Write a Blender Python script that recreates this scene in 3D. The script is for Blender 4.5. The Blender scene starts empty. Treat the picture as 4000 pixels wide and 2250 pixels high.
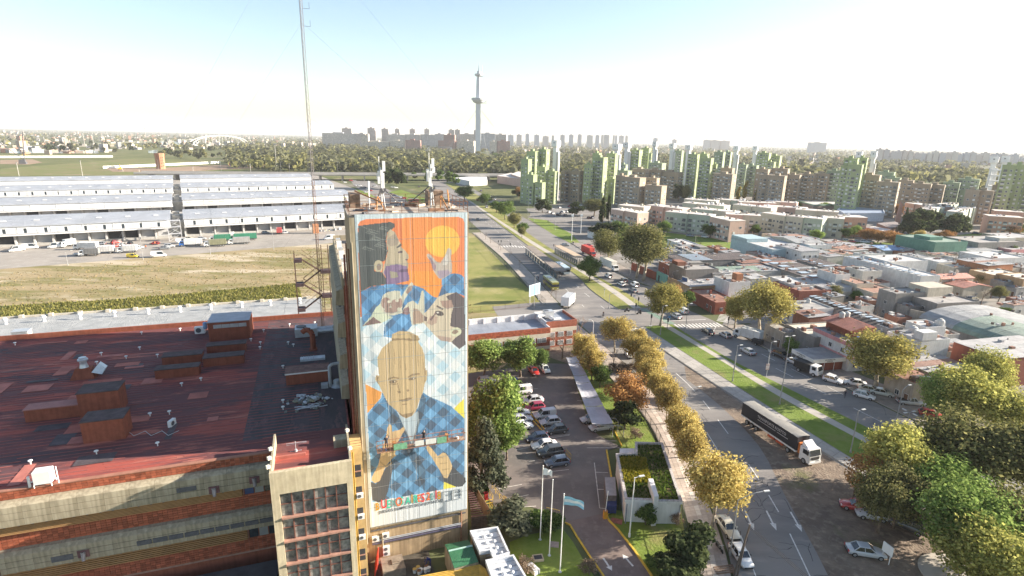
import bpy, bmesh, math, random
import numpy as np
from mathutils import Vector, Matrix
rnd = random.Random(7)
scene = bpy.context.scene
C = scene.collection
PI = math.pi
# ---------------------------------------------------------------- camera
F, PITCH, ROLL, H = 2180., math.radians(15.0), math.radians(1.33), 50.
cp, sp, cr, sr = math.cos(PITCH), math.sin(PITCH), math.cos(ROLL), math.sin(ROLL)
cd = bpy.data.cameras.new('camera'); cam = bpy.data.objects.new('camera', cd); C.objects.link(cam)
Xl, Yl, Bk = Vector((1,0,0)), Vector((0,sp,cp)), Vector((0,-cp,sp))
rt, up = cr*Xl+sr*Yl, -sr*Xl+cr*Yl
cam.matrix_world = Matrix(((rt.x,up.x,Bk.x,0),(rt.y,up.y,Bk.y,0),(rt.z,up.z,Bk.z,H),(0,0,0,1)))
cd.sensor_width = 36; cd.lens = F/4000*36; cd.clip_start = .5; cd.clip_end = 60000
scene.camera = cam
# ---------------------------------------------------------------- sky, sun, exposure
SAZ, SEL = math.radians(9.5), math.radians(18.0)
w = bpy.data.worlds.new('World'); scene.world = w; w.use_nodes = True
nt = w.node_tree; bg = nt.nodes['Background']
sky = nt.nodes.new('ShaderNodeTexSky'); sky.sky_type = 'NISHITA'; sky.sun_disc = False
sky.sun_elevation = SEL; sky.sun_rotation = PI/2-SAZ; sky.altitude = 20
sky.air_density = 1.0; sky.dust_density = .8; sky.ozone_density = 1.0
nt.links.new(sky.outputs[0], bg.inputs[0]); bg.inputs[1].default_value = .07
ld = bpy.data.lights.new('sun', 'SUN'); ld.energy = 5.0; ld.angle = math.radians(.53); ld.color = (1,.90,.76)
sun = bpy.data.objects.new('sun', ld); C.objects.link(sun)
sd = Vector((math.cos(SAZ)*math.cos(SEL), math.sin(SAZ)*math.cos(SEL), math.sin(SEL)))
sun.rotation_euler = sd.to_track_quat('Z','Y').to_euler()
sun.location = (200, 60, 150)
vs = scene.view_settings; vs.view_transform = 'Standard'; vs.look = 'None'; vs.exposure = 1.88; vs.gamma = 1
# ---------------------------------------------------------------- photo pixel -> ray -> place on the ground or on a plane
CR = {0:(0,0,1.5528),1:(0,450,.552),2:(1200,450,.552),3:(2000,500,.414),4:(3000,500,.414),5:(0,1150,.5047),6:(0,1600,.4486),
 7:(950,1550,.483),8:(1300,750,.483),9:(1300,1400,.483),10:(1750,1150,.414),11:(1800,1650,.414),12:(2200,850,.414),13:(3000,900,.414),
 14:(2500,1400,.3795),15:(3100,1400,.3796),16:(2700,1750,.5047),17:(1400,1850,.3106),18:(1100,850,.3106),19:(1100,1250,.3106),
 20:(1100,0,.5525),21:(1780,200,.3039),22:(1340,580,.1941)}
def q(n,x,y): a,b,s = CR[n]; return a+x*s, b+y*s
def ray(u,v):
    x, y = (u-2000)/F, -(v-1125)/F
    xl, yl = cr*x-sr*y, sr*x+cr*y
    return Vector((xl, cp+yl*sp, -sp+yl*cp))
def G(u,v,z=0): d = ray(u,v); return d*((z-H)/d.z)+Vector((0,0,H))
def at(u,v,Y): d = ray(u,v); return d*(Y/d.y)+Vector((0,0,H))
def g(n,x,y,z=0): return G(*q(n,x,y),z)
def topz(n,x,y,p):                      # height above the ground point p of the pixel straight over it
    u,v = q(n,x,y); return at(u,v,p[1]).z
def rect(n, pts, z, A):                 # pixels of a roof outline at height z -> origin, width, depth in a grid turned by A degrees
    a = math.radians(A); c,s = math.cos(a), math.sin(a)
    P = [g(n,x,y,z) for x,y in pts]
    S = [p.x*c+p.y*s for p in P]; T = [-p.x*s+p.y*c for p in P]
    s0,s1,t0,t1 = min(S),max(S),min(T),max(T)
    return (s0*c-t0*s, s0*s+t0*c), s1-s0, t1-t0
# ---------------------------------------------------------------- object helpers
def tag(o, label=None, cat=None, group=None, kind=None):
    if label: o['label'] = label
    if cat: o['category'] = cat
    if group: o['group'] = group
    if kind: o['kind'] = kind
    return o
def thing(name, label, cat, loc=(0,0,0), rot=0, group=None):
    o = bpy.data.objects.new(name, None); C.objects.link(o)
    o.location = (loc[0], loc[1], loc[2] if len(loc)>2 else 0); o.rotation_euler.z = rot; o.empty_display_size = .3
    return tag(o, label, cat, group)
def link(name, me, parent=None, loc=None, rot=None):
    o = bpy.data.objects.new(name, me); C.objects.link(o)
    if parent: o.parent = parent
    if loc is not None: o.location = loc
    if rot is not None: o.rotation_euler = rot
    return o
def copy_tree(o, parent=None):
    c = o.copy(); C.objects.link(c); c.parent = parent
    for ch in KIDS.get(o.name) or [k for k in o.children]: copy_tree(ch, c)
    return c
KIDS = {}
class MB:
    def __init__(s): s.v=[]; s.f=[]; s.m=[]
    def add(s, vs, fs, m=0):
        b=len(s.v); s.v += [tuple(p) for p in vs]; s.f += [tuple(i+b for i in f) for f in fs]; s.m += [m]*len(fs); return s
    def box(s, x0,x1,y0,y1,z0,z1,m=0):
        return s.add([(x0,y0,z0),(x1,y0,z0),(x1,y1,z0),(x0,y1,z0),(x0,y0,z1),(x1,y0,z1),(x1,y1,z1),(x0,y1,z1)],
          [(0,3,2,1),(4,5,6,7),(0,1,5,4),(1,2,6,5),(2,3,7,6),(3,0,4,7)],m)
    def rbox(s, c, L, W, z0, z1, a, m=0):
        ca,sa=math.cos(a),math.sin(a); P=[]
        for z in (z0,z1):
            for x,y in ((-L/2,-W/2),(L/2,-W/2),(L/2,W/2),(-L/2,W/2)): P.append((c[0]+x*ca-y*sa,c[1]+x*sa+y*ca,z))
        return s.add(P,[(0,3,2,1),(4,5,6,7),(0,1,5,4),(1,2,6,5),(2,3,7,6),(3,0,4,7)],m)
    def prism(s, poly, z0, z1, m=0, mt=None):
        n=len(poly); s.add([(p[0],p[1],z0) for p in poly]+[(p[0],p[1],z1) for p in poly],
          [(i,(i+1)%n,n+(i+1)%n,n+i) for i in range(n)]+[tuple(range(n-1,-1,-1))],m)
        return s.add([(p[0],p[1],z1) for p in poly],[tuple(range(n))],m if mt is None else mt)
    def ext(s, prof, x0, x1, m=0):       # profile in (y,z) run along x
        n=len(prof)
        return s.add([(x0,p[0],p[1]) for p in prof]+[(x1,p[0],p[1]) for p in prof],
          [(i,n+i,n+(i+1)%n,(i+1)%n) for i in range(n)]+[tuple(range(n)),tuple(range(2*n-1,n-1,-1))],m)
    def tube(s, p0, p1, r0, r1=None, n=6, m=0, cap=True):
        p0,p1=Vector(p0),Vector(p1); r1=r0 if r1 is None else r1
        d=(p1-p0); d=d.normalized() if d.length>1e-6 else Vector((0,0,1))
        a=d.orthogonal().normalized(); b=d.cross(a); P=[]
        for p,r in ((p0,r0),(p1,r1)):
            for i in range(n): t=2*PI*i/n; P.append(p+(a*math.cos(t)+b*math.sin(t))*r)
        fs=[(i,(i+1)%n,n+(i+1)%n,n+i) for i in range(n)]
        if cap: fs+=[tuple(range(n-1,-1,-1)),tuple(range(n,2*n))]
        return s.add(P,fs,m)
    def path(s, pts, r, n=6, m=0):
        for i in range(len(pts)-1):
            r0 = r[i] if isinstance(r,(list,tuple)) else r; r1 = r[i+1] if isinstance(r,(list,tuple)) else r
            s.tube(pts[i],pts[i+1],r0,r1,n,m)
        return s
    def lathe(s, prof, c=(0,0,0), n=12, m=0):
        P=[]; k=len(prof)
        for r,z in prof:
            for i in range(n): t=2*PI*i/n; P.append((c[0]+r*math.cos(t),c[1]+r*math.sin(t),c[2]+z))
        fs=[(j*n+i,j*n+(i+1)%n,(j+1)*n+(i+1)%n,(j+1)*n+i) for j in range(k-1) for i in range(n)]
        return s.add(P,fs+[tuple(range(n-1,-1,-1)),tuple(range((k-1)*n,k*n))],m)
    def mesh(s, mats, smooth=False, name='mesh'):
        me=bpy.data.meshes.new(name); me.from_pydata(s.v,[],s.f)
        for x in (mats if isinstance(mats,(list,tuple)) else [mats]): me.materials.append(x)
        if any(s.m): me.polygons.foreach_set('material_index', s.m)
        if smooth: me.polygons.foreach_set('use_smooth',[True]*len(s.f))
        me.update(); return me
    def build(s, name, mats, parent=None, smooth=False, loc=None, rot=None):
        return link(name, s.mesh(mats,smooth,name), parent, loc, rot)
def B(): return MB()
# ---------------------------------------------------------------- materials
MC = {}
def M(name, c=None, r=.75, v=.12, sc=1.2, b=0., met=0., c2=None, streak=0., spec=.35, wave=None, tr=0.):
    if name in MC: return MC[name]
    m = bpy.data.materials.new(name); m.use_nodes=True; MC[name]=m
    t=m.node_tree; n=t.nodes; L=t.links.new; p=n['Principled BSDF']
    p.inputs['Roughness'].default_value=r; p.inputs['Metallic'].default_value=met; p.inputs['Specular IOR Level'].default_value=spec
    co=n.new('ShaderNodeTexCoord'); no=n.new('ShaderNodeTexNoise'); no.inputs['Scale'].default_value=sc; no.inputs['Detail'].default_value=7
    no.inputs['Roughness'].default_value=.62
    L(co.outputs['Object'],no.inputs['Vector'])
    rp=n.new('ShaderNodeValToRGB'); L(no.outputs['Fac'],rp.inputs[0])
    lo=[x*(1-v) for x in c]; hi=[min(1,x*(1+v)) for x in (c2 or c)]
    if c2: lo=list(c)
    rp.color_ramp.elements[0].position=.34; rp.color_ramp.elements[1].position=.66
    rp.color_ramp.elements[0].color=(*lo,1); rp.color_ramp.elements[1].color=(*hi,1)
    out=rp.outputs[0]
    if streak:
        mp=n.new('ShaderNodeMapping'); mp.inputs['Scale'].default_value=(1.6,1.6,.12); L(co.outputs['Object'],mp.inputs[0])
        n2=n.new('ShaderNodeTexNoise'); n2.inputs['Scale'].default_value=2.2; n2.inputs['Detail'].default_value=5; L(mp.outputs[0],n2.inputs['Vector'])
        r2=n.new('ShaderNodeValToRGB'); r2.color_ramp.elements[0].position=.38; r2.color_ramp.elements[1].position=.62
        r2.color_ramp.elements[0].color=(1-streak,1-streak*1.05,1-streak*1.15,1); r2.color_ramp.elements[1].color=(1,1,1,1)
        L(n2.outputs['Fac'],r2.inputs[0])
        mx=n.new('ShaderNodeMix'); mx.data_type='RGBA'; mx.blend_type='MULTIPLY'; mx.inputs[0].default_value=1
        L(out,mx.inputs[6]); L(r2.outputs[0],mx.inputs[7]); out=mx.outputs[2]
    L(out,p.inputs['Base Color'])
    hgt=None
    if b:
        n3=n.new('ShaderNodeTexNoise'); n3.inputs['Scale'].default_value=sc*9; n3.inputs['Detail'].default_value=4; L(co.outputs['Object'],n3.inputs['Vector']); hgt=n3.outputs['Fac']
    if wave:                                   # corrugation: (axis, scale, strength)
        wv=n.new('ShaderNodeTexWave'); wv.bands_direction=wave[0]; wv.inputs['Scale'].default_value=wave[1]; L(co.outputs['Object'],wv.inputs['Vector']); hgt=wv.outputs['Fac']; b=wave[2]
    if hgt is not None:
        bp=n.new('ShaderNodeBump'); bp.inputs['Strength'].default_value=min(1,b); bp.inputs['Distance'].default_value=.05 if not wave else .08
        L(hgt,bp.inputs['Height']); L(bp.outputs[0],p.inputs['Normal'])
    if tr: p.inputs['Alpha'].default_value=tr
    return m
def glass(name='window_glass', c=(.03,.04,.05), r=.08):
    return M(name,c,r,.3,3,spec=.8)
def flat(name,c,r=.6,met=0.,spec=.4): return M(name,c,r,.06,2.,met=met,spec=spec)
def leafmat(name, c1, c2, tr=.4):
    if name in MC: return MC[name]
    m=bpy.data.materials.new(name); m.use_nodes=True; MC[name]=m
    t=m.node_tree; n=t.nodes; L=t.links.new; n.remove(n['Principled BSDF'])
    ge=n.new('ShaderNodeNewGeometry'); oi=n.new('ShaderNodeObjectInfo'); co=n.new('ShaderNodeTexCoord')
    no=n.new('ShaderNodeTexNoise'); no.inputs['Scale'].default_value=2.2; no.inputs['Detail'].default_value=3; L(co.outputs['Object'],no.inputs['Vector'])
    a=n.new('ShaderNodeMath'); a.operation='MULTIPLY_ADD'; a.inputs[1].default_value=.75; L(ge.outputs['Random Per Island'],a.inputs[0]); 
    b2=n.new('ShaderNodeMath'); b2.operation='MULTIPLY_ADD'; b2.inputs[1].default_value=.3; b2.inputs[2].default_value=-.45; L(oi.outputs['Random'],b2.inputs[0]); L(b2.outputs[0],a.inputs[2])
    d=n.new('ShaderNodeMath'); d.operation='ADD'; L(a.outputs[0],d.inputs[0]); L(no.outputs['Fac'],d.inputs[1])
    rp=n.new('ShaderNodeValToRGB'); rp.color_ramp.elements[0].position=.25; rp.color_ramp.elements[1].position=.85
    rp.color_ramp.elements[0].color=(*c1,1); rp.color_ramp.elements[1].color=(*c2,1); L(d.outputs[0],rp.inputs[0])
    df=n.new('ShaderNodeBsdfDiffuse'); tl=n.new('ShaderNodeBsdfTranslucent'); mx=n.new('ShaderNodeMixShader'); mx.inputs[0].default_value=tr
    L(rp.outputs[0],df.inputs[0]); L(rp.outputs[0],tl.inputs[0]); L(df.outputs[0],mx.inputs[1]); L(tl.outputs[0],mx.inputs[2])
    L(mx.outputs[0],n['Material Output'].inputs[0]); return m
def ground(name, poly, z, m, kind='structure', label=None):
    """flat sheet from world points"""
    me=bpy.data.meshes.new(name); me.from_pydata([(p[0],p[1],0) for p in poly],[],[tuple(range(len(poly)))]); me.materials.append(m)
    # face up
    if me.polygons[0].normal.z<0: me.flip_normals()
    o=link(name,me,None,(0,0,z)); tag(o,label,None,None,kind); return o
def gp(n,*pts): return [g(n,x,y) for x,y in pts]
# ================================================================ GROUND, ROADS, PAVEMENTS
def mixmat(name, cols, scales, rough=.95, b=.3, stretch=None):
    """ground material: cols = [(r,g,b), ...] blended by noises of given scales"""
    m=bpy.data.materials.new(name); m.use_nodes=True; t=m.node_tree; n=t.nodes; L=t.links.new; p=n['Principled BSDF']
    p.inputs['Roughness'].default_value=rough; p.inputs['Specular IOR Level'].default_value=.15
    co=n.new('ShaderNodeTexCoord'); vec=co.outputs['Object']
    if stretch:
        mp=n.new('ShaderNodeMapping'); mp.inputs['Rotation'].default_value=(0,0,stretch[0]); mp.inputs['Scale'].default_value=(stretch[1],stretch[2],1); L(vec,mp.inputs[0]); vec=mp.outputs[0]
    out=None
    for i,c in enumerate(cols):
        if out is None:
            rgb=n.new('ShaderNodeRGB'); rgb.outputs[0].default_value=(*c,1); out=rgb.outputs[0]; continue
        sc,lo,hi=scales[i-1]
        no=n.new('ShaderNodeTexNoise'); no.inputs['Scale'].default_value=sc; no.inputs['Detail'].default_value=8; no.inputs['Roughness'].default_value=.65
        mp2=n.new('ShaderNodeVectorMath'); mp2.operation='ADD'; mp2.inputs[1].default_value=(i*37.3,i*11.7,0); L(vec,mp2.inputs[0]); L(mp2.outputs[0],no.inputs['Vector'])
        mr=n.new('ShaderNodeMapRange'); mr.inputs['From Min'].default_value=lo; mr.inputs['From Max'].default_value=hi; mr.clamp=True; L(no.outputs['Fac'],mr.inputs['Value'])
        mx=n.new('ShaderNodeMix'); mx.data_type='RGBA'; mx.inputs[7].default_value=(*c,1); L(mr.outputs[0],mx.inputs[0]); L(out,mx.inputs[6]); out=mx.outputs[2]
    L(out,p.inputs['Base Color'])
    n3=n.new('ShaderNodeTexNoise'); n3.inputs['Scale'].default_value=3; n3.inputs['Detail'].default_value=5; L(co.outputs['Object'],n3.inputs['Vector'])
    bp=n.new('ShaderNodeBump'); bp.inputs['Strength'].default_value=b; bp.inputs['Distance'].default_value=.15; L(n3.outputs['Fac'],bp.inputs['Height']); L(bp.outputs[0],p.inputs['Normal'])
    MC[name]=m; return m
far_m = mixmat('far_land',[(.10,.115,.05),(.16,.15,.09),(.055,.07,.03),(.24,.21,.17)],[(.004,.45,.6),(.02,.48,.62),(.011,.56,.66)],b=0)
field_m = mixmat('dry_field',[(.34,.265,.155),(.21,.185,.08),(.48,.40,.29),(.19,.18,.065)],[(.05,.44,.56),(.035,.53,.6),(.11,.55,.66)],b=.7,stretch=(math.radians(-32),.45,1.6))
lawn_m = mixmat('lawn',[(.27,.25,.09),(.17,.19,.05),(.38,.32,.17)],[(.06,.42,.6),(.045,.55,.68)],b=.6)
grass_m = mixmat('short_grass',[(.13,.185,.03),(.175,.225,.05),(.23,.205,.085)],[(.25,.4,.6),(.12,.55,.7)],b=.8)
conc_m = mixmat('yard_concrete',[(.34,.305,.27),(.28,.255,.225),(.38,.35,.31)],[(.05,.42,.6),(.3,.5,.7)],b=.1)
asph_m = mixmat('asphalt',[(.245,.228,.212),(.185,.172,.165),(.305,.278,.25)],[(.12,.42,.62),(.45,.55,.72)],b=.15,stretch=(math.radians(15),.35,1.))
lot_m = mixmat('parking_asphalt',[(.19,.165,.15),(.145,.13,.12),(.225,.195,.17)],[(.15,.42,.6),(.6,.55,.7)],b=.15)
dirt_m = mixmat('dirt',[(.22,.17,.13),(.15,.115,.09),(.29,.235,.18),(.12,.12,.055)],[(.3,.42,.6),(.9,.5,.68),(.13,.58,.7)],b=.8)
side_m = mixmat('sidewalk_concrete',[(.38,.33,.285),(.31,.27,.235),(.42,.38,.33)],[(.3,.42,.6),(1.1,.5,.7)],b=.15)
path_m = mixmat('path_concrete',[(.44,.40,.35),(.38,.345,.30)],[(.4,.42,.62)],b=.08)
block_m = mixmat('block_ground',[(.20,.18,.16),(.27,.25,.225),(.14,.12,.10)],[(.12,.42,.6),(.25,.52,.66)],b=.2)
park_m = mixmat('park_ground',[(.15,.15,.06),(.10,.115,.04),(.24,.20,.12)],[(.02,.42,.6),(.012,.55,.66)],b=0)
green_m = mixmat('sport_green',[(.10,.125,.075),(.13,.15,.09)],[(.2,.4,.6)],b=0)
ground('ground',[(-16000,-1000),(16000,-1000),(16000,18000),(-16000,18000)],-.03,far_m,label='flat land stretching to the horizon')
P=[g(22,*p) for p in [(800,1040),(180,790),(150,640)]]
field=ground('field',[(-420,40),(-186,196.5),(-86,261.5),(-62,277),(-22,300),(2,200),(11,167),(14,150),(-10,100),(-60,70),(-200,30)],-.012,field_m,label='dry mown field between factory and market')
ground('park_ground',[(-900,500),(-330,640),(-150,640),(-60,470),(60,560),(60,1700),(-1400,1700)],-.02,park_m,label='park grounds with worn grass')
ground('market_yard',[(-420,47),(-186,196.5),(-86,261.5),(-45,288),P[0],P[1],g(1,2290,440),g(1,2180,412),(-420,520)],-.004,conc_m,label='pale concrete yard around the market halls')
ground('lawn',gp(2,(1080,850),(1190,858),(1480,1150),(1690,1340),(1590,1400),(1080,1400)),-.004,lawn_m,label='yellowing lawn behind the low brick building')
# green strips and car park beyond the market
ground('grass_strip',[g(22,*p) for p in [(240,800),(520,900),(700,1000),(500,960),(300,860)]],.004,grass_m)
ground('grass_mound',[g(22,*p) for p in [(900,880),(1180,830),(1640,1000),(1700,1200),(1400,1200),(1250,1000),(1000,900)]],.006,grass_m)
ground('car_park',[g(22,*p) for p in [(150,640),(560,660),(900,820),(1250,1010),(1400,1210),(700,1210),(520,1000),(200,720)]],.002,asph_m)
# avenue asphalt, one sheet under everything
def sample(pl, n=40):
    """smooth polyline through points"""
    pl=[Vector((a,b,0)) for a,b in pl]; out=[]
    for i in range(len(pl)-1):
        p0=pl[max(0,i-1)];p1=pl[i];p2=pl[i+1];p3=pl[min(len(pl)-1,i+2)]
        k=max(2,int((p2-p1).length/4))
        for j in range(k):
            t=j/k; out.append(.5*((2*p1)+(p2-p0)*t+(2*p0-5*p1+4*p2-p3)*t*t+(3*p1-p0-3*p2+p3)*t**3))
    return out+[pl[-1]]
kerbW=sample([(25.6,46),(27.4,56),(28.7,64),(30.4,85),(30.6,100),(27.5,118),(22,138),(15.3,168.7),(1.6,237.1),(-12.2,285),(-16.9,302),(-60,480),(-108,690)])
roadE=sample([(110,45),(96,60),(84,78),(77.6,93.3),(74,103.8),(69.5,116.2),(64.7,131.3),(60,152),(53.5,169),(49.7,193.1),(44.3,201.9),(28,278.1),(9,356),(-20,480),(-70,690)])
ground('avenue',kerbW+roadE[::-1],.0,asph_m,label='worn grey asphalt of the wide avenue')
ground('side_street',[(60,151),(68,166.5),(95,174),(140,187),(150,180),(100,163)],.003,asph_m)
ground('side_street',[(20,152),(13,172),(-6,164),(-4,155)],.003,asph_m)
def strip(name, a, b, z, m, h=0, label=None, kind='structure'):
    a=sample(a) if not isinstance(a[0],Vector) else a; b=sample(b) if not isinstance(b[0],Vector) else b
    poly=a+b[::-1]
    if not h: return ground(name,poly,z,m,kind,label)
    A2=sum(poly[i][0]*poly[(i+1)%len(poly)][1]-poly[(i+1)%len(poly)][0]*poly[i][1] for i in range(len(poly)))
    if A2<0: poly=poly[::-1]
    k=B().prism(poly,-.05,h,0,1); me=k.mesh([M('kerb_stone',(.36,.335,.30),.9,.15,2.),m]); o=link(name,me,None,(0,0,z)); return tag(o,label,None,None,kind)
# near median: bus lane of concrete slabs, grass, path, grass
laneL=[(62,60),(57.4,73),(53.5,82.9),(47.4,99.5),(39.4,125),(33.6,144.5)]
grL=[(66,62),(60.5,74),(56.5,83.6),(49.9,104.5),(43.8,125.2),(37.1,148.1)]
paL=[(72,66),(65.8,79),(60.8,91.2),(55.2,102+3.5),(49.6,125.6),(42.1,150.3)]
paR=[(73.6,66.6),(67.2,80.5),(62.1,93.3),(56.8,108),(51.3,125.7),(44.3,150.4)]
grR=[(77,70),(70.5,83),(64.2,97.2),(58.8,110),(52.5,125.8),(45.6,150.5)]
def off(pl,d): return [(x+d*.955,y+d*.29) for x,y in pl]
grassN=strip('median_grass',off(grL,.05),off(grR,-.05),0,grass_m,.12,'sunlit grass median with a path beside the bus lane')
strip('median_path',paL,paR,.128,path_m,0,'pale concrete path along the grass median')
busl=strip('bus_lane',laneL,grL,0,M('lane_base',(.20,.19,.175),.9,.15,1.),.10,'concrete bus lane of worn slabs beside the grass median')
# its slabs, one by one
smp=lambda pl,t: (lambda s: s[min(len(s)-1,int(t*(len(s)-1)))])(sample(pl))
nsl=26; sla,slb=sample(laneL),sample(grL)
def resamp(s,n):
    d=[0]
    for i in range(1,len(s)): d.append(d[-1]+(s[i]-s[i-1]).length)
    out=[]
    for k in range(n+1):
        x=d[-1]*k/n; i=max(j for j in range(len(d)) if d[j]<=x+1e-6); i=min(i,len(s)-2)
        out.append(s[i].lerp(s[i+1],(x-d[i])/max(1e-6,d[i+1]-d[i])))
    return out
ra,rb=resamp(sla,nsl),resamp(slb,nsl)
slm=[M('slab_%s'%k,tuple(x*f for x in (.35,.325,.295)),.9,.14,.9,b=.1) for k,f in (('a',1),('b',.9),('c',1.08))]
for i in range(nsl):
    for j in range(2):
        def pt(k,fr): return ra[k].lerp(rb[k],.06+fr*.9)
        e=.012
        a0=ra[i].lerp(ra[i+1],e); a1=ra[i].lerp(ra[i+1],1-e); b0=rb[i].lerp(rb[i+1],e); b1=rb[i].lerp(rb[i+1],1-e)
        f0,f1=.05+.45*j+.005,.05+.45*(j+1)-.005
        pl=[a0.lerp(b0,f0),a0.lerp(b0,f1),a1.lerp(b1,f1),a1.lerp(b1,f0)]; c0=sum(pl,Vector())/4
        B().prism([p-c0 for p in pl][::-1] if (pl[1]-pl[0]).cross(pl[2]-pl[1]).z<0 else [p-c0 for p in pl],0,.035+rnd.random()*.008).build('slab',rnd.choice(slm),busl,loc=(c0.x,c0.y,.1))
dirt=strip('dirt_verge',[(37.8,50),(39.5,60),(41,72),(43,86),(41.5,101),(38.6,113)],[(96,50),(66,61),(57.0,73),(53.2,82.9),(47.1,99.5),(40.5,121)],.005,dirt_m,0,'brown dirt shoulder where cars and the lorry are parked')
# far median beyond the junction
kb=[(33,164),(27.5,185.4),(22.8,215),(7.1,267.7),(-22.1,393.3),(-37.8,464.6),(-80,640)]
pb=[(37.6,165.2),(32.4,190),(25.4,217),(9.9,268.1),(-14.9,365.2),(-38,459.2)]
pr=[(40.3,165.4),(35.2,190),(27.6,217),(12.2,270),(-12.6,365.2),(-36,459.8)]
rl=[(42.5,166.7),(38.2,186.4),(30.5,213),(15.5,270),(3.4,325.6),(-2.5,360.7),(-26,480),(-70,640)]
strip('median_grass',kb,rl,0,lawn_m,.12,'grass median beyond the junction with a path')
strip('median_path',pb,pr,.128,path_m,0,'pale path along the far median')
# western sidewalk beside the field (with street trees) and the near one by the gatehouse
sw=[(-17.5,302),(-12.6,285),(1.2,237.1),(14.8,168.7)]; sw2=[(-22.4,300),(-18.5,287),(-3.4,232),(9.8,167.8)]
strip('sidewalk',sw,sw2,0,side_m,.14,'concrete pavement between the field fence and the avenue')
swn=[(25.2,46),(27.0,56),(28.3,64),(30.0,85),(30.2,100),(27.1,118),(21.6,138),(17.5,152)]
swn2=[(21.8,46),(23.4,56),(24.8,66),(25.9,85),(25.2,97),(21.5,115),(18.6,132),(14.5,148)]
sideN=strip('sidewalk',swn,swn2,0,M('paving',(.37,.31,.265),.9,.16,.7,b=.1),.14,'tan paved pavement in front of the gatehouse')
# a lighter tactile stripe of slabs and cross joints on it
ra,rb=resamp(sample(swn),96),resamp(sample(swn2),96)
tm=M('pale_paver',(.52,.46,.40),.9,.1,2.); pm=[M('paver_%d'%k,tuple(x*f for x in (.38,.315,.27)),.9,.12,1.4) for k,f in enumerate((.9,1,1.1))]
for i in range(0,64):
    for j in range(5):
        f0,f1=.03+.19*j+.006,.03+.19*(j+1)-.006; e=.02
        a0,a1,b0,b1=ra[i].lerp(ra[i+1],e),ra[i].lerp(ra[i+1],1-e),rb[i].lerp(rb[i+1],e),rb[i].lerp(rb[i+1],1-e)
        pl=[a0.lerp(b0,f0),a0.lerp(b0,f1),a1.lerp(b1,f1),a1.lerp(b1,f0)]; c0=sum(pl,Vector())/4
        if i*5+j<300: B().prism([p-c0 for p in pl][::-1] if (pl[1]-pl[0]).cross(pl[2]-pl[1]).z<0 else [p-c0 for p in pl],0,.02+rnd.random()*.006).build('paving_slab',tm if j==2 and i%3 else rnd.choice(pm),sideN,loc=(c0.x,c0.y,.14))
# eastern pavements
swe=[(100,62),(88,80),(80.5,95),(76.8,105.5),(72,117.5),(67.5,131.8),(63,150)]; swi=[(99,60),(84.6,78.3),(78.1,93.5),(74.5,104),(70,116.5),(65.2,131.5),(60.6,151)]
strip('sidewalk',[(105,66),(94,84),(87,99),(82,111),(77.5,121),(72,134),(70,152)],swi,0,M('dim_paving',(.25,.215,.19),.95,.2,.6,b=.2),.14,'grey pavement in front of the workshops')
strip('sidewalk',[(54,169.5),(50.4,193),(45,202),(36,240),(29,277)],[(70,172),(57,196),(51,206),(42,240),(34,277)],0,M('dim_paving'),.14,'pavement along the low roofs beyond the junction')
ground('town_ground',[(70,150),(105,66),(160,60),(420,250),(420,520),(120,640),(30,560),(9,360),(34,277),(52,200)],-.006,block_m,label='dusty ground between the houses')
ground('estate_grass',[(55,262),(150,222),(230,262),(330,330),(300,350),(200,300),(110,300),(60,340),(30,330)],.004,grass_m,label='grass strip before the pink flats')
ground('estate_car_park',[g(3,*p) for p in [(130,760),(700,740),(920,800),(800,860),(400,880),(200,840)]],.006,asph_m)
ground('estate_grass',[g(3,*p) for p in [(150,850),(330,870),(560,1000),(640,1080),(560,1090),(380,1000)]],.008,grass_m)
ground('plaza',[g(3,*p) for p in [(300,870),(900,860),(1000,1000),(820,1110),(640,1075),(540,1000)]],.005,block_m)
# ---- painted markings
paint=M('road_paint',(.62,.60,.56),.8,.25,2.5); MK=B()
def stripe(pl,w,z,m,name,dash=None,parent=None):
    s=sample(pl); d=0; k=B()
    for i in range(len(s)-1):
        a,b2=s[i],s[i+1]; n=(b2-a).normalized(); p=Vector((-n.y,n.x,0))*w/2
        d+=(b2-a).length
        if dash and (d%(dash[0]+dash[1]))>dash[0]: continue
        k.add([a-p,b2-p,b2+p,a+p],[(0,1,2,3)])
    return tag(k.build(name,m,None,loc=(0,0,z)),'faded white lane line on the avenue',None,None,'structure')
stripe([(36.6,56),(38.3,68),(38.9,80),(39.1,94.8),(38,111.6),(33,135)],.16,.012,paint,'lane_line',(3.5,4))
stripe([(33,52),(34.3,63),(35.2,80),(35.3,95),(33.5,112),(29,132)],.16,.012,paint,'lane_line',(3.5,4))
stripe([(29.2,50),(31,63)],.14,.012,paint,'lane_line')
for pl in ([(28.6,164.5),(24.6,182.5),(20.4,204.5),(6,262),(-24,392)],[(22.5,166),(15.5,202),(2,260),(-28,390)],[(51.5,170),(44,198),(27,270)],[(46.8,168.5),(41.5,190),(34.5,215),(22,270)]):
    stripe(pl,.16,.012,paint,'lane_line',(4,5))
for pl in ([(71,93),(66,107),(57.5,132)],[(73.7,94),(69.5,107),(61,132)],[(52.5,139.5),(58,150)]):
    stripe(pl,.15,.012,paint,'lane_line',(4,4.5))
stripe([(41.7,118.7),(47.2,102)],.14,.012,paint,'lane_line')
stripe([(43.9,153.6),(57,156)],.3,.012,paint,'lane_line')
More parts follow.
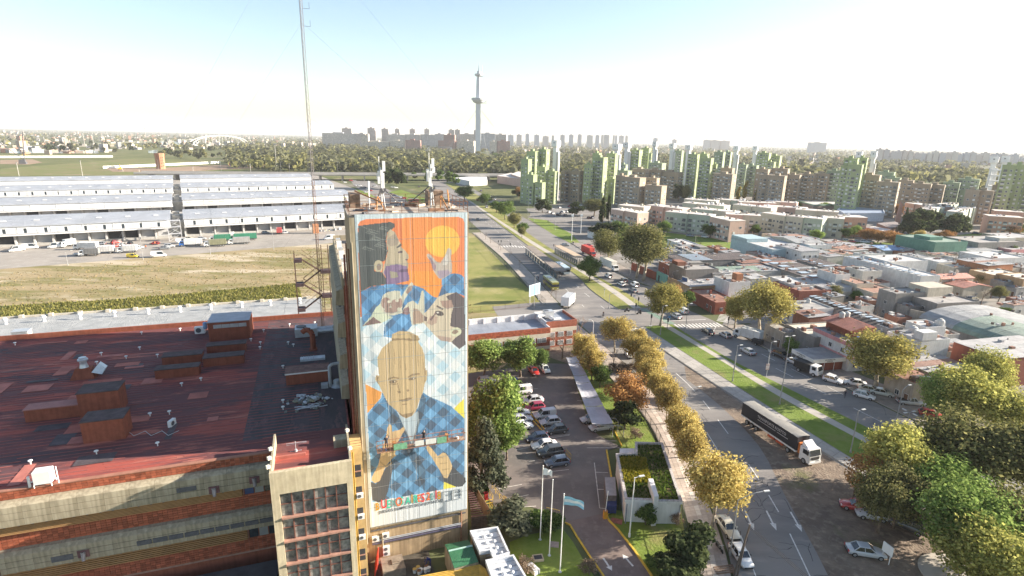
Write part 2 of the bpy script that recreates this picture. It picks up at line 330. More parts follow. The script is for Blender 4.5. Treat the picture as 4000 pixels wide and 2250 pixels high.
# zebra crossings
def zebra(a,b2,n,L,w,name='zebra_bar'):
    a,b2=Vector((*a,0)),Vector((*b2,0)); d=(b2-a)/n; t=d.normalized(); p=Vector((-t.y,t.x,0))
    k=B()
    for i in range(n):
        c0=a+d*(i+.5); 
        k.add([c0-t*w/2-p*L/2,c0+t*w/2-p*L/2,c0+t*w/2+p*L/2,c0-t*w/2+p*L/2],[(0,1,2,3)])
    return tag(k.build('zebra_crossing',paint,None,loc=(0,0,.013)),'white striped zebra crossing on the avenue',None,None,'structure')
zebra((46.2,149),(60,151.6),13,3.4,.55); zebra((27.5,143.5),(35.3,145.6),8,3.2,.55); zebra((61,154),(66.5,165),9,3.,.55)
zebra((2.4,262.3),(14.5,265.5),10,4,.6); zebra((-9,262),(2,264.5),8,4,.6)
# lane arrows
am=paint
def arrow(p,a,L=4.2,m=am):
    k=B().add([(-L/2,-.12,0),(L*.15,-.12,0),(L*.15,.12,0),(-L/2,.12,0)],[(0,1,2,3)]).add([(L*.15,-.42,0),(L/2,0,0),(L*.15,.42,0)],[(0,1,2)])
    return tag(k.build('lane_arrow',m,None,loc=(p[0],p[1],.014),rot=(0,0,a)),'white painted arrow on the road surface',None,None,'structure')
for x,y in ((451,560),(620,560),(812,570)):
    p=g(16,x,y); arrow(p,math.radians(-96))
for n,x,y,a in ((11,1385,1340,-70),(11,1575,1300,115)): arrow(g(n,x,y),math.radians(a),2.2)
# green bike crossing, tar cracks
ground('bike_lane',[(44.6,151),(47.0,151.2),(41.6,165),(39.8,165)],.010,M('bike_green',(.16,.23,.18),.9,.15,1.))
crack=M('tar_crack',(.035,.033,.033),.9,.2,3.); k=B(); r2=random.Random(3)
for i in range(85):
    if i<62: y0=r2.uniform(52,124); x0=r2.uniform(29.5,38.6) if y0>90 else r2.uniform(30,41)
    else: y0=r2.uniform(96,150); x0=66-(y0-125)*.45+r2.uniform(-7,3)
    p=Vector((x0,y0,0)); a=r2.uniform(0,2*PI) if i%3 else r2.uniform(1.2,1.9)
    for j in range(r2.randint(3,9)):
        a+=r2.uniform(-.7,.7); q2=p+Vector((math.cos(a),math.sin(a),0))*r2.uniform(.5,1.3); n=(q2-p).normalized(); s2=Vector((-n.y,n.x,0))*r2.uniform(.015,.04)
        k.add([p-s2,q2-s2,q2+s2,p+s2],[(0,1,2,3)]); p=q2
tag(k.build('tar_cracks',crack,None,loc=(0,0,.009)),'dark tar filled cracks in the asphalt',None,None,'stuff')
# ================================================================ FACTORY: mural tower, slab, red roofed wing
FA=19.5; fa=math.radians(FA); cfa,sfa=math.cos(fa),math.sin(fa)
def W(s,t,z=0): return Vector((s*cfa-t*sfa, s*sfa+t*cfa, z))
def onT(u,v,T): d=ray(u,v); k=T/(-d.x*sfa+d.y*cfa); p=d*k; return p.x*cfa+p.y*sfa, p.z+H      # -> s, z
def ST(p): return p[0]*cfa+p[1]*sfa, -p[0]*sfa+p[1]*cfa
def sg(n,x,y,z=0): return ST(g(n,x,y,z))
cream=M('cream_concrete',(.37,.32,.23),.85,.12,.8,b=.1,streak=.28); tan_w=M('tan_wall',(.42,.31,.19),.85,.15,.6,b=.1,streak=.3)
rust=M('rusty_steel',(.17,.085,.05),.8,.4,5.,c2=(.24,.13,.08)); rust2=M('rusty_rail',(.20,.10,.06),.8,.3,4.)
redroof=mixmat('red_roof_membrane',[(.34,.085,.065),(.15,.06,.06),(.42,.15,.11),(.09,.055,.06)],[(.16,.42,.50),(.3,.56,.62),(.08,.51,.57)],rough=.7,b=.2,stretch=(fa,.35,1.7))
redwall=M('red_wall',(.27,.085,.05),.85,.15,1.2,b=.1,streak=.15); darkmet=M('dark_metal',(.10,.10,.11),.5,.2,3.)
galv=M('galvanised',(.48,.50,.52),.4,.12,2.,met=.4); white=M('white_paint',(.74,.74,.72),.6,.06,1.); gl=glass()
T0=sg(0,1729/1.5528,2145/1.5528)[1]
S0=onT(1385,845,T0)[0]; S1=onT(1826,832,T0)[0]
tw=thing('mural_tower','tall narrow tower covered by a huge painted mural of faces and hands','tower',W(S0-.55,T0+.32),fa)
TW=S1-S0+.75; ZT=42.2; X0=.55; X1=X0+(S1-S0)
ZB0,ZB1=onT(1452,2062,T0)[1],onT(1824,1987,T0)[1]; ZB=(ZB0+ZB1)/2
k=B().box(0,TW,0,9.2,0,ZT-.35); k.build('wall',tan_w,tw)
B().box(0.004,.5,-.28,0,4.2,ZT-.3).build('edge_pier',cream,tw)
B().box(-.12,TW+.06,.0,9.3,ZT-.35,ZT-.05).build('roof_slab',M('roof_concrete',(.34,.29,.24),.9,.3,1.5,b=.2),tw)
for x,r,m in ((-.18,.09,rust),(-.4,.07,rust),(-.62,.11,M('red_pipe',(.22,.07,.05),.7,.3,3.)),(.12,.06,cream)):
    B().tube((x,.9 if x<0 else -.33,3.0),(x,.9 if x<0 else -.33,ZT-1-(r*30)),r).build('downpipe',m,tw)
# ---- the mural, panel by panel: paint sampled onto ribbed cladding panels
NX,NZ=192,624; px=(X1-X0)/NX; pz=(ZT-ZB)/NZ
gx=(np.arange(NX)+.5)*px+X0; gz=(np.arange(NZ)+.5)*pz+ZB
GX,GZ=np.meshgrid(gx,gz)
o=W(S0-.55,T0+.32)
wx=o.x+GX*cfa+.32*sfa; wy=o.y+GX*sfa-.32*cfa; wz=GZ-H
dep=wy*cp-wz*sp; upc=wy*sp+wz*cp; xl,yl=wx/dep,upc/dep
U=2000+(cr*xl+sr*yl)*F; V=1125-(-sr*xl+cr*yl)*F
PX,PY=(U-1300)/.483,(V-750)/.483
IMG=np.zeros((NZ,NX,3)); IMG[:]=(.52,.62,.67)
def inpoly(p):
    p=np.array(p,float); ins=np.zeros(PX.shape,bool); j=len(p)-1
    for i in range(len(p)):
        xi,yi=p[i]; xj,yj=p[j]
        c=((yi>PY)!=(yj>PY))&(PX<(xj-xi)*(PY-yi)/((yj-yi) or 1e-9)+xi); ins^=c; j=i
    return ins
D9=1345.8
def n9(p): return [(x,y+D9) for x,y in p]
def ell(cx,cy,rx,ry,a=0):
    c,s=math.cos(a),math.sin(a); dx,dy=PX-cx,PY-cy; return ((dx*c+dy*s)/rx)**2+((-dx*s+dy*c)/ry)**2<1
def fill(mask,c): IMG[mask]=c
gu=np.floor((GX+GZ)/1.45).astype(int); gv=np.floor((GX-GZ)/1.45).astype(int)
rs=np.random.RandomState(4); jit=rs.rand(400,400)[gu%400,gv%400]
ging=(gu%2)+(gv%2)
def check(mask,cols,amp=.16):
    for t in range(3):
        mm=mask&(ging==t); IMG[mm]=np.array(cols[t])*(1-amp/2+amp*jit[mm])[:,None]
lowmask=PY>n9([(0,1165)])[0][1]-(PX-320)*.18
fill(PY>1090,(.60,.68,.71))
inner=inpoly([(203,300),(205,262),(225,235),(262,222),(700,205),(1020,203),(1055,215),(1066,250),(1064,1449),(1066,2420),(320,2510),(225,1090)])
check(inner&(PY>1000),[(.74,.77,.78),(.60,.68,.72),(.40,.57,.67)],.2)
up_=inner&(PY<1010); fill(up_,(.72,.19,.055)); 
fill(up_&(PX>560)&(PX<1010),(.76,.235,.04)); fill(up_&(PX>620)&(PX<960)&(PY>640),(.80,.27,.025))
fill(ell(888,400,140,128)&up_,(.80,.43,.05)); fill(ell(875,395,80,120)&up_,(.82,.48,.05))
blue=[(.115,.33,.60),(.055,.21,.43),(.045,.125,.25)]
check(inpoly([(228,810),(310,765),(470,745),(600,748),(660,755),(730,780),(800,840),(840,856),(890,830),(960,812),(1000,1000),(740,1062),(640,1080),(600,1130),(470,1182),(410,1170),(420,1080),(490,1010),(395,1060),(240,1086)]),blue)
check(inpoly([(850,856),(885,760),(880,705),(920,672),(975,658),(1030,665),(1063,690),(1065,842),(1000,815),(940,820)]),blue)
hair=(.045,.058,.062)
fill(inpoly([(205,275),(330,258),(470,243),(502,258),(500,285),(470,310),(440,330),(430,400),(445,480),(420,560),(345,570),(335,640),(400,650),(430,700),(430,748),(300,765),(228,810),(215,600),(205,400)]),hair)
skin=(.44,.37,.26)
fill(inpoly([(470,300),(505,330),(538,400),(558,425),(553,445),(590,480),(613,510),(616,535),(600,550),(608,575),(611,600),(605,640),(614,670),(621,700),(614,718),(560,730),(520,742),(432,748),(430,690),(400,650),(425,560),(448,480),(435,400),(445,325)]),skin)
fill(inpoly([(505,335),(538,402),(520,430),(470,440),(440,420),(450,370)]),(.33,.27,.21))
fill(inpoly([(430,600),(520,585),(600,600),(605,640),(614,670),(621,700),(614,718),(560,730),(520,742),(432,748),(430,690),(410,655)]),(.20,.125,.25))
fill(inpoly([(460,640),(520,650),(530,690),(470,700)]),(.30,.27,.20))
fill(ell(370,600,38,48),(.46,.40,.27)); fill(ell(374,606,18,28),(.24,.18,.15))
fill(inpoly([(515,446),(550,418),(557,428),(548,442),(515,456)]),(.05,.05,.06)); fill(ell(545,487,20,9,-.2),(.10,.07,.09))
fill(inpoly([(530,632),(608,622),(606,648),(530,648)]),(.10,.06,.13)); fill(ell(598,548,10,8),(.15,.09,.12))
for i in range(26):
    x=225+(i*37)%250; y=272+(i*53)%190; L2=50+(i*29)%60
    fill(inpoly([(x,y),(x+L2,y+22),(x+L2+2,y+26),(x,y+6)])&inpoly([(205,270),(480,245),(440,330),(440,480),(205,520)]),(.17,.19,.18))
# hands and the second face
hs=(.46,.40,.35)
fill(inpoly([(760,505),(772,498),(790,508),(840,565),(870,575),(905,520),(925,468),(940,453),(960,470),(957,540),(967,600),(967,650),(940,672),(885,706),(858,700),(815,640),(790,560),(765,530)]),hs)
fill(inpoly([(772,520),(800,540),(838,600),(830,640),(812,630),(790,560)]),(.27,.19,.23)); fill(inpoly([(905,530),(925,500),(935,560),(925,590),(890,590)]),(.62,.58,.54)); fill(inpoly([(845,640),(930,630),(960,655),(885,700),(860,695)]),(.34,.27,.35))
fill(inpoly([(385,900),(390,960),(440,1000),(485,1010),(400,1060),(240,1087),(312,1000),(350,935)]),(.56,.61,.46)); fill(inpoly([(240,1086),(330,1010),(350,1030),(398,1058)]),(.19,.115,.11))
fill(inpoly([(626,738),(640,730),(652,742),(648,762),(582,870),(562,920),(562,980),(490,1000),(440,1000),(390,960),(385,900),(408,832),(440,813),(500,798),(545,802),(552,850),(602,770)]),(.53,.52,.42))
for e in ((430,900,38,48),(505,910,34,40),(470,960,55,22),(620,790,16,40,.6),(545,900,18,40)): fill(ell(*e),(.30,.20,.17))
for e in ((455,888,14,12),(520,880,14,12)): fill(ell(*e),(.66,.62,.5))
fill(inpoly([(718,802),(732,798),(742,835),(742,960),(742,1062),(640,1078),(622,980),(558,986),(570,945),(610,893),(650,878),(690,910),(706,860)]),(.55,.53,.42))
fill(inpoly([(560,985),(575,945),(615,925),(625,985),(600,995)]),(.22,.13,.14)); fill(inpoly([(650,940),(690,950),(735,1000),(735,1055),(650,1070)]),(.36,.25,.19))
fill(inpoly([(738,985),(790,930),(850,850),(930,818),(1000,812),(1066,858),(1072,1232),(1025,1272),(960,1215),(870,1200),(838,1172),(780,1112),(738,1062)]),(.56,.48,.36))
fill(inpoly([(915,845),(1000,810),(1066,858),(1073,1235),(1025,1272),(958,1216),(1010,1165),(1035,1110),(950,1085),(960,990),(978,925)]),(.085,.065,.075))
fill(inpoly([(870,880),(960,875),(975,930),(930,950),(885,925)]),(.34,.22,.18)); fill(inpoly([(790,1000),(850,1010),(840,1060),(800,1080),(760,1060)]),(.40,.29,.23)); fill(inpoly([(840,1160),(960,1180),(955,1215),(870,1202)]),(.40,.29,.24))
fill(ell(995,1132,46,36,-.2),(.60,.60,.42)); fill(ell(990,1132,26,16,-.3),(.25,.18,.13))
fill(ell(862,982,36,20,.25),(.07,.05,.05)); fill(ell(850,975,9,7),(.7,.66,.6)); fill(inpoly([(842,915),(895,945),(893,957),(838,930)]),(.09,.06,.06)); fill(inpoly([(738,1000),(765,1015),(760,1045),(738,1045)]),(.13,.08,.08)); fill(inpoly([(785,1030),(830,975),(838,985),(795,1045)]),(.16,.10,.1))
fill(inpoly([(620,1130),(640,1080),(742,1058),(785,1108),(845,1172),(870,1205),(960,1215),(1010,1260),(1020,1300),(640,1300)])&(ging==0),(.78,.80,.80))
# seated woman
tanp=(.50,.365,.185)
fill(inpoly(n9([(265,210),(395,275),(385,325),(280,445)])),(.74,.30,.04)); fill(inpoly(n9([(1062,325),(1065,490),(980,408)])),(.78,.66,.05))
jk=n9([(280,447),(390,322),(400,275),(450,370),(530,430),(590,485),(640,460),(690,400),(722,272),(780,310),(880,350),(960,390),(1065,487),(1066,960),(1030,1040),(900,1000),(893,1064),(760,1090),(420,1144),(320,1167),(300,800),(285,600)])
fill(inpoly(n9([(893,1066),(900,995),(1040,1035),(1030,1050)])),(.78,.68,.05))
check(inpoly(jk),[(.125,.34,.58),(.055,.20,.38),(.035,.085,.155)])
fill(inpoly(n9([(520,430),(590,485),(645,455),(690,425),(700,520),(645,705),(600,620)])),(.40,.49,.54))
for pl in ([(402,280),(440,350),(535,460),(560,520),(605,610),(640,700),(750,900),(745,1092),(690,940),(590,740),(520,690),(560,640),(470,470)],[(722,275),(755,330),(740,430),(700,540),(650,700),(640,690),(690,500),(690,400)]):
    mk=inpoly(n9(pl)); IMG[mk]=IMG[mk]*.42
fill(inpoly([(475,1192),(480,1150),(540,1125),(620,1130),(690,1165),(702,1195),(690,1210),(722,1262),(746,1330),(748,1449)]+n9([(766,90),(762,170),(745,202),(732,270),(705,335),(682,400),(672,430),(640,468),(592,487),(560,470),(520,428),(450,370),(402,275),(375,220),(342,170),(350,138),(375,140),(365,60),(360,0)])+[(365,1330),(400,1262),(476,1202)]),tanp)
dk=(.24,.16,.075)
for i in range(22):
    x=400+(i*47)%330; y=1215+(i*61)%230; fill(inpoly([(x,y),(x+5,y),(x+12,y+60),(x+8,y+60)])&inpoly([(380,1330),(480,1200),(690,1215),(740,1330),(740,1440),(380,1440)]),(.36,.25,.12))
fill(inpoly([(478,1185),(700,1185),(702,1198),(640,1208),(560,1196),(478,1205)]),dk); fill(inpoly([(620,1140),(690,1170),(700,1195),(640,1190)]),(.33,.23,.11))
for e in ((490,190+D9,34,14,-.1),(642,166+D9,32,13,-.2)): fill(ell(*e),dk); fill(ell(e[0]+3,e[1]-1,12,7),(.6,.5,.36)); fill(ell(e[0],e[1],7,8),(.06,.04,.03))
for pl in ([(445,165),(490,148),(535,158),(535,167),(490,160),(447,176)],[(605,150),(640,128),(700,120),(708,128),(645,142),(608,160)],[(525,340),(580,328),(605,318),(648,318),(610,345),(570,352)],[(522,268),(548,262),(552,280),(530,284)],[(596,256),(616,250),(620,266),(602,272)],[(520,200),(528,200),(540,262),(532,264)],[(455,210),(520,206),(520,211),(458,216)],[(350,140),(370,150),(372,215),(362,200)],[(745,80),(752,80),(748,190),(742,190)],[(560,372),(600,366),(600,374),(562,380)],[(520,425),(560,455),(640,440),(660,420),(640,465),(592,485),(550,465)]): fill(inpoly(n9(pl)),dk)
slv=(.035,.04,.05)
fill(inpoly(n9([(308,1000),(350,1018),(480,805),(485,900),(445,1080),(420,1142),(370,1168),(320,1150)])),slv); fill(inpoly(n9([(862,895),(930,972),(962,870),(1072,968),(1077,1000),(1050,1036),(1000,1042),(900,1000)])),slv)
hp=(.60,.42,.20)
fill(inpoly(n9([(440,570),(455,533),(475,540),(482,592),(540,580),(575,553),(582,580),(520,690),(502,780),(514,785),(480,812),(430,872),(380,992),(340,1012),(313,988),(318,960),(370,860),(400,720),(430,650)])),hp)
fill(inpoly(n9([(756,718),(770,708),(790,718),(850,792),(890,763),(912,768),(937,800),(967,870),(960,900),(927,972),(900,966),(880,930),(830,850),(800,800),(765,750)])),hp)
for pl in ([(385,830),(430,870),(480,840),(475,855),(430,885),(382,845)],[(455,700),(490,690),(495,760),(460,770)],[(850,795),(900,800),(890,810),(850,806)],[(865,850),(930,840),(930,848),(868,858)],[(880,900),(945,890),(940,900),(885,908)],[(455,560),(462,560),(462,640),(452,640)]): fill(inpoly(n9(pl)),(.42,.29,.13))
foot=PY>(1165+D9)-(PX-320)*.180
fill(foot&~inpoly(n9([(300,1000),(445,1000),(445,1080),(420,1142),(370,1168),(320,1150)])),(.64,.68,.70))
mot=rs.rand(NX); vs_=1-.22*(mot[None,:]**2)*(.5+rs.rand(NZ,NX)*.5); IMG*=vs_[...,None]
IMG*=(1-.07*rs.rand(NZ,NX))[...,None]; IMG=np.clip(IMG*.9+.055,0,1)
mm=bpy.data.materials.new('mural_paint'); mm.use_nodes=True; tt=mm.node_tree; at_=tt.nodes.new('ShaderNodeVertexColor'); at_.layer_name='paint'
tt.links.new(at_.outputs[0],tt.nodes['Principled BSDF'].inputs['Base Color']); tt.nodes['Principled BSDF'].inputs['Roughness'].default_value=.7
ybase=-.016*rs.rand(NX+1)
NR,NCc=14,4; zr=np.linspace(0,NZ,NR+1).astype(int); xc=np.linspace(0,NX,NCc+1).astype(int)
mur=B().box(X0-.03,X1+.02,-.26,-.0,ZB-.05,ZT+.0).build('mural',M('cladding_frame',(.30,.33,.34),.8,.1,2.),tw)
for i in range(NR):
    for j in range(NCc):
        a,b_,c0,d0=zr[i],zr[i+1],xc[j],xc[j+1]; nx,nz=d0-c0,b_-a
        xs=(np.arange(nx+1))*px; zs=np.arange(nz+1)*pz
        xs[0]+=.012; xs[-1]-=.012; zs[0]+=.022; zs[-1]-=.022
        vx,vz=np.meshgrid(xs,zs); vy=np.broadcast_to(ybase[c0:d0+1][None,:],vx.shape)+np.random.RandomState(i*7+j).rand(*vx.shape)*.008
        co=np.stack([vx,vy,vz],-1).reshape(-1,3)
        ii=(np.arange(nz)[:,None]*(nx+1)+np.arange(nx)[None,:]).reshape(-1)
        fc=np.stack([ii,ii+1,ii+nx+2,ii+nx+1],-1)
        me=bpy.data.meshes.new('panel'); me.vertices.add(len(co)); me.vertices.foreach_set('co',co.ravel()); me.loops.add(fc.size); me.loops.foreach_set('vertex_index',fc.ravel().astype(np.int32))
        me.polygons.add(len(fc)); me.polygons.foreach_set('loop_start',np.arange(0,fc.size,4,dtype=np.int32)); me.update(calc_edges=True)
        me.materials.append(mm); ca=me.color_attributes.new('paint','FLOAT_COLOR','CORNER')
        col=IMG[a:b_,c0:d0].reshape(-1,3); col=np.concatenate([col,np.ones((len(col),1))],1); ca.data.foreach_set('color',np.repeat(col,4,0).ravel().astype(np.float32))
        link('panel',me,mur,(X0+c0*px,-.27,ZB+a*pz))
# lettering on the foot of the mural
def text(body,size,loc,rot,m,parent,name='lettering',ext=.004,align='LEFT',bold=0.,sx=1.):
    cu=bpy.data.curves.new('t','FONT'); cu.body=body; cu.size=size; cu.extrude=ext; cu.offset=bold; cu.align_x=align; cu.resolution_u=3
    ob=bpy.data.objects.new('t',cu); C.objects.link(ob); dg=bpy.context.evaluated_depsgraph_get(); me=bpy.data.meshes.new_from_object(ob.evaluated_get(dg)); bpy.data.objects.remove(ob); bpy.data.curves.remove(cu)
    me.materials.clear(); me.materials.append(m); o=link(name,me,parent,loc,rot); o.scale.x=sx; return o
def tl(n,x,y): s,z=onT(*q(n,x,y),T0); return s-S0+.55, z
tc={'o':M('letter_ochre',(.50,.27,.02),.7),'r':M('letter_red',(.68,.06,.05),.7),'g':M('letter_green',(.06,.50,.34),.7),'t':M('letter_teal',(.12,.33,.30),.7),'n':M('letter_orange',(.72,.16,.04),.7),'k':M('letter_grey',(.10,.11,.12),.7)}
word='BUENOS AIRES 2018'; cc='orgtnggognrntro'
xs_=[345,390,437,475,507,545,590,633,652,684,714,757,788,819,845]; ys_=[1228,1217,1210,1202,1195,1188,1178,1172,1168,1163,1160,1150,1146,1142,1138]
i=0
for ch in word:
    if ch==' ': continue
    x,z=tl(9,xs_[i],ys_[i]); text(ch,1.38+.14*((i*5)%3),(x,-.305,z-.05+.08*((i*3)%2)),(PI/2,0,0),tc[cc[i]],mur,bold=.03,sx=.62); i+=1
x,z=tl(9,375,1256); text('JUEGOS OLIMPICOS DE LA JUVENTUD',.52,(x,-.305,z),(PI/2,0,0),tc['k'],mur,bold=.006,sx=.87)
for (xa,ya,xb,yb) in ((897,1076,967,1146),(976,1062,1041,1130)):
    xa_,z1=tl(9,xa,ya); xb_,z0=tl(9,xb,yb); k=B()
    for s in ((xa_,xb_,z0,z0+.05),(xa_,xb_,z1-.05,z1),(xa_,xa_+.05,z0+.05,z1-.05),(xb_-.05,xb_,z0+.05,z1-.05)): k.box(s[0],s[1],-.305,-.355,s[2],s[3])
    k.build('logo_frame',M('logo_grey',(.32,.34,.35),.7),mur)
x,z=tl(9,986,1090); text('YOG',.42,(x,-.305,z-.02),(PI/2,0,0),tc['k'],mur); text('DNA',.42,(x,-.305,z-.50),(PI/2,0,0),tc['k'],mur)
x,z=tl(9,915,1108); k=B(); 
for i in range(5):
    cx,cz=x+.14+i*.125,z-.06*(i%2)
    k.path([(cx+.07*math.cos(t*PI/4),-.30,cz+.07*math.sin(t*PI/4)) for t in range(9)],.012,4)
k.build('ring_emblem',M('logo_grey'),mur)
# things bolted to the lower wall: pipes, cable trays
for z,y in ((ZB-.25,-.22),(ZB-.75,-.12)): B().box(.6,TW-.3,y,-.004,z,z+.14).build('ledge',cream if y<-.2 else darkmet,tw)
for i in range(5): B().tube((.7,-.15-.05*(i%2),2.6+.14*i),(TW-.9,-.15-.05*(i%2),2.6+.14*i),.05).build('pipe',M('blue_pipe',(.12,.11,.17),.6,.2,3.) if i<3 else galv,tw)
B().path([(TW-.9,-.12,ZB-.3),(TW-.9,-.12,.3)],.08).build('pipe',rust,tw); B().path([(.5,-.2,3.6),(1.9,-.2,3.7),(1.9,-.2,1.6)],.09).build('pipe',cream,tw)
# ---- roof gear
def rail(root,pts,z,h=1.15,m=rust2,name='railing',step=1.6,r=.035):
    k=B()
    for i in range(len(pts)-1):
        a,b_=Vector((*pts[i],z)),Vector((*pts[i+1],z)); n=max(1,int((b_-a).length/step))
        for j in range(n+1): p=a.lerp(b_,j/n); k.tube(p,p+Vector((0,0,h)),r,n=4)
        for f in (1,.62,.28): k.tube(a+Vector((0,0,h*f)),b_+Vector((0,0,h*f)),r*.8,n=4)
    return k.build(name,m,root)
ZR=ZT-.05
rail(tw,[(.05,.15),(TW-.05,.15)],ZR); rail(tw,[(TW-.05,.2),(TW-.05,9.1)],ZR); rail(tw,[(TW-.1,9.1),(.05,9.1)],ZR); rail(tw,[(.05,9.1),(.05,.2)],ZR)
clut=M('rust_clutter',(.23,.13,.08),.85,.4,3.)
B().box(.5,1.6,5.6,8.4,ZR,ZR+1.5).build('tank_cabin',M('rust_panel',(.26,.18,.13),.85,.35,2.,streak=.3),tw); B().box(9.4,11.2,6.6,8.6,ZR,ZR+1.7).build('tank_cabin',M('rust_panel'),tw)
r3=random.Random(5)
for i in range(26): 
    x,y=r3.uniform(.4,TW-.6),r3.uniform(.8,8.6); L2=r3.uniform(.4,2.2); B().rbox((x,y),L2,r3.uniform(.1,.5),ZR,ZR+r3.uniform(.06,.35),r3.uniform(0,PI)).build('debris',r3.choice([clut,rust,darkmet,M('pale_board',(.42,.36,.29),.9,.2,2.)]),tw)
org=M('orange_steel',(.42,.19,.06),.7,.25,3.)
for x0,d in ((3.0,-1),(9.9,1)):
    k=B().tube((x0,2.2,ZR),(x0+.2,3,ZR+1.5),.06).tube((x0+.9,2.2,ZR),(x0+.25,3,ZR+1.5),.06).tube((x0+.3,-.6,ZR+1.25),(x0+.1+d*1.9,7.5,ZR+1.7),.09).tube((x0+.3,-.6,ZR+1.25),(x0+.3,-.6,ZR+.9),.03)
    k.build('davit',org,tw)
def ant_mast(x,y,hh,seed,braces):
    r4=random.Random(seed); a=thing('antenna_mast','','antenna',tw.matrix_basis@Vector((x,y,ZR)),fa)
    B().tube((0,0,0),(0,0,hh),.11,.08,8).tube((.35,0,0),(.1,0,hh*.55),.06).build('pole',galv,a)
    for bx,by in braces: B().tube((bx,by,.1),(0,0,hh*.52),.06).build('brace',darkmet,a)
    for i in range(5):
        an=i*1.3+seed; z=hh*(.50+.10*i); L2=(1.6,1.4,.7,.6,1.1)[i]; ox,oy=.34*math.cos(an),-.1-.34*abs(math.sin(an))*.9
        B().box(ox-.16,ox+.16,oy-.1,oy+.06,z,z+L2).build('panel_antenna',white,a)
        B().tube((ox,oy+.04,z+L2*.5),(0,0,z+L2*.4),.03,n=4).build('bracket',darkmet,a)
    k=B()
    for i in range(6): k.box(-.25+.12*i,-.12+.12*i,-.24,-.08,hh*.36+.15*(i%3),hh*.36+.3+.15*(i%3))
    k.build('radio_units',darkmet,a)
    B().tube((-.15,0,hh*.9),(-.15,0,hh*1.25),.03,n=5).build('whip',white,a)
    return a
am1=ant_mast(3.9,5.2,4.5,1,[(2.4,2.2),(-.4,2.6)]); tag(am1,'antenna mast with two large white panels on the mural tower roof')
am2=ant_mast(9.4,5.0,4.9,2,[(-2.4,2.),(.6,2.2)]); tag(am2,'antenna mast with a single tall white panel on the mural tower roof')
tag(B().tube((0,0,0),(0,0,2.4),.09,.09,8).tube((0,0,-.7),(0,0,0),.03).build('whip_antenna',white,None,loc=tw.matrix_basis@Vector((2.4,3.6,ZR+.7))),'short white rod antenna on the mural tower roof','antenna')
# floodlights hung from the mural head
# ---- window cleaner's cradle with cables
def person_mat(c): return M('cloth_%.2f_%.2f_%.2f'%c,c,.9,.15,8.)
cx0,cz0=tl(9,345,672); cx1,cz1=tl(9,1040,572); czm=(cz0+cz1)/2-.5
gd=thing('painting_cradle','long suspended work cradle hanging across the mural with green netting','cradle',tw.matrix_basis@Vector((cx0,-2.05,czm)),fa); GL=cx1-cx0
k=B().box(0,GL,0,.85,0,.06); k.build('deck',M('cradle_deck',(.30,.22,.16),.8,.3,3.),gd)
k=B()
n=14
for y in (0,.85):
    k.tube((0,y,.03),(GL,y,.03),.035,n=4).tube((0,y,1.0),(GL,y,1.0),.035,n=4).tube((0,y,.5),(GL,y,.5),.02,n=4)
    for i in range(n+1): k.tube((GL*i/n,y,0),(GL*i/n,y,1.0),.028,n=4)
    if y==0:
        for i in range(n): k.tube((GL*i/n,y,0 if i%2 else 1),(GL*(i+1)/n,y,1 if i%2 else 0),.022,n=4)
k.build('frame',M('cradle_steel',(.34,.16,.10),.7,.3,4.),gd)
for a,b_,m in ((.18,.33,'net_green'),(.42,.52,'net_white'),(.54,.66,'net_white'),(.67,.78,'net_green')):
    B().box(GL*a,GL*b_,-.06,-.04,.1+.1*(m!='net_green'),.85).build('netting',M('net_green',(.16,.36,.22),.9,.2,3.) if m=='net_green' else M('net_white',(.62,.62,.58),.9,.1,3.),gd)
for x in (1.9,GL-2.1): 
    B().tube((x,.4,.0),(x,.4,ZT-czm+.9),.018,n=4).build('cable',darkmet,gd); B().box(x-.15,x+.15,.15,.6,.06,.9).build('hoist',org,gd)
for i in range(12): B().lathe([(.12,0),(.14,.28)],(r3.uniform(.5,GL-.5),r3.uniform(.2,.6),.062),8).build('bucket',r3.choice([white,darkmet,M('paint_blue',(.08,.2,.4)),org]),gd)
tag(B().tube((0,0,0),(0,0,25),.012,n=4).tube((2.9,-.0,3),(2.9,0,34),.012,n=4).build('rope',white,None,loc=tw.matrix_basis@Vector((3.1,-1.2,8)),rot=(0,0,fa)),'pale safety ropes hanging down in front of the mural','rope')
# ---- slab block behind the tower
sl=thing('office_slab','long banded office slab with rust red and cream storeys behind the mural tower','building',W(2.2,T0+9.6),fa)
SLD=30; SLH=33.0
B().box(.3,12.2,0,SLD,0,SLH-.6).build('wall',redwall,sl); B().box(.2,12.3,-.01,SLD+.1,SLH-.6,SLH-.3).build('roof',M('roof_concrete'),sl)
B().box(.12,.35,-.02,SLD+.2,SLH-.9,SLH+.5).build('parapet',cream,sl); B().box(.36,12.3,SLD-.2,SLD+.1,SLH-.3,SLH+.5).build('parapet',cream,sl)
for f in range(4):
    z=SLH-1.0-f*4.15
    pr=[(-.9,z-2.0),(-.75,z-.25),(0.1,z),(.1,z-2.1)]
    for j in range(14): 
        kk=B(); y0,y1=j*SLD/14+.03,(j+1)*SLD/14-.03
        kk.add([(p[0]+.2,y0,p[1]) for p in pr]+[(p[0]+.2,y1,p[1]) for p in pr],[(0,1,5,4),(1,2,6,5),(3,0,4,7),(0,3,2,1),(4,5,6,7)]); kk.build('cladding_panel',cream,sl)
        B().box(-.35,-.05,y0+.9,y0+1.25,z-2.5,z-2.15).build('vent',darkmet,sl)
    B().box(.22,.3,.3,SLD-.3,z-3.3,z-2.3).build('window_band',gl,sl)
for i in range(7): B().box(.5,1.2,1.5+i*4.,2.2+i*4.,SLH-.3,SLH+.7+.2*(i%2)).build('roof_unit',white if i%2 else galv,sl)
B().box(3,6,SLD-4,SLD-1.5,SLH-.3,SLH+1.2).build('roof_cabin',cream,sl)
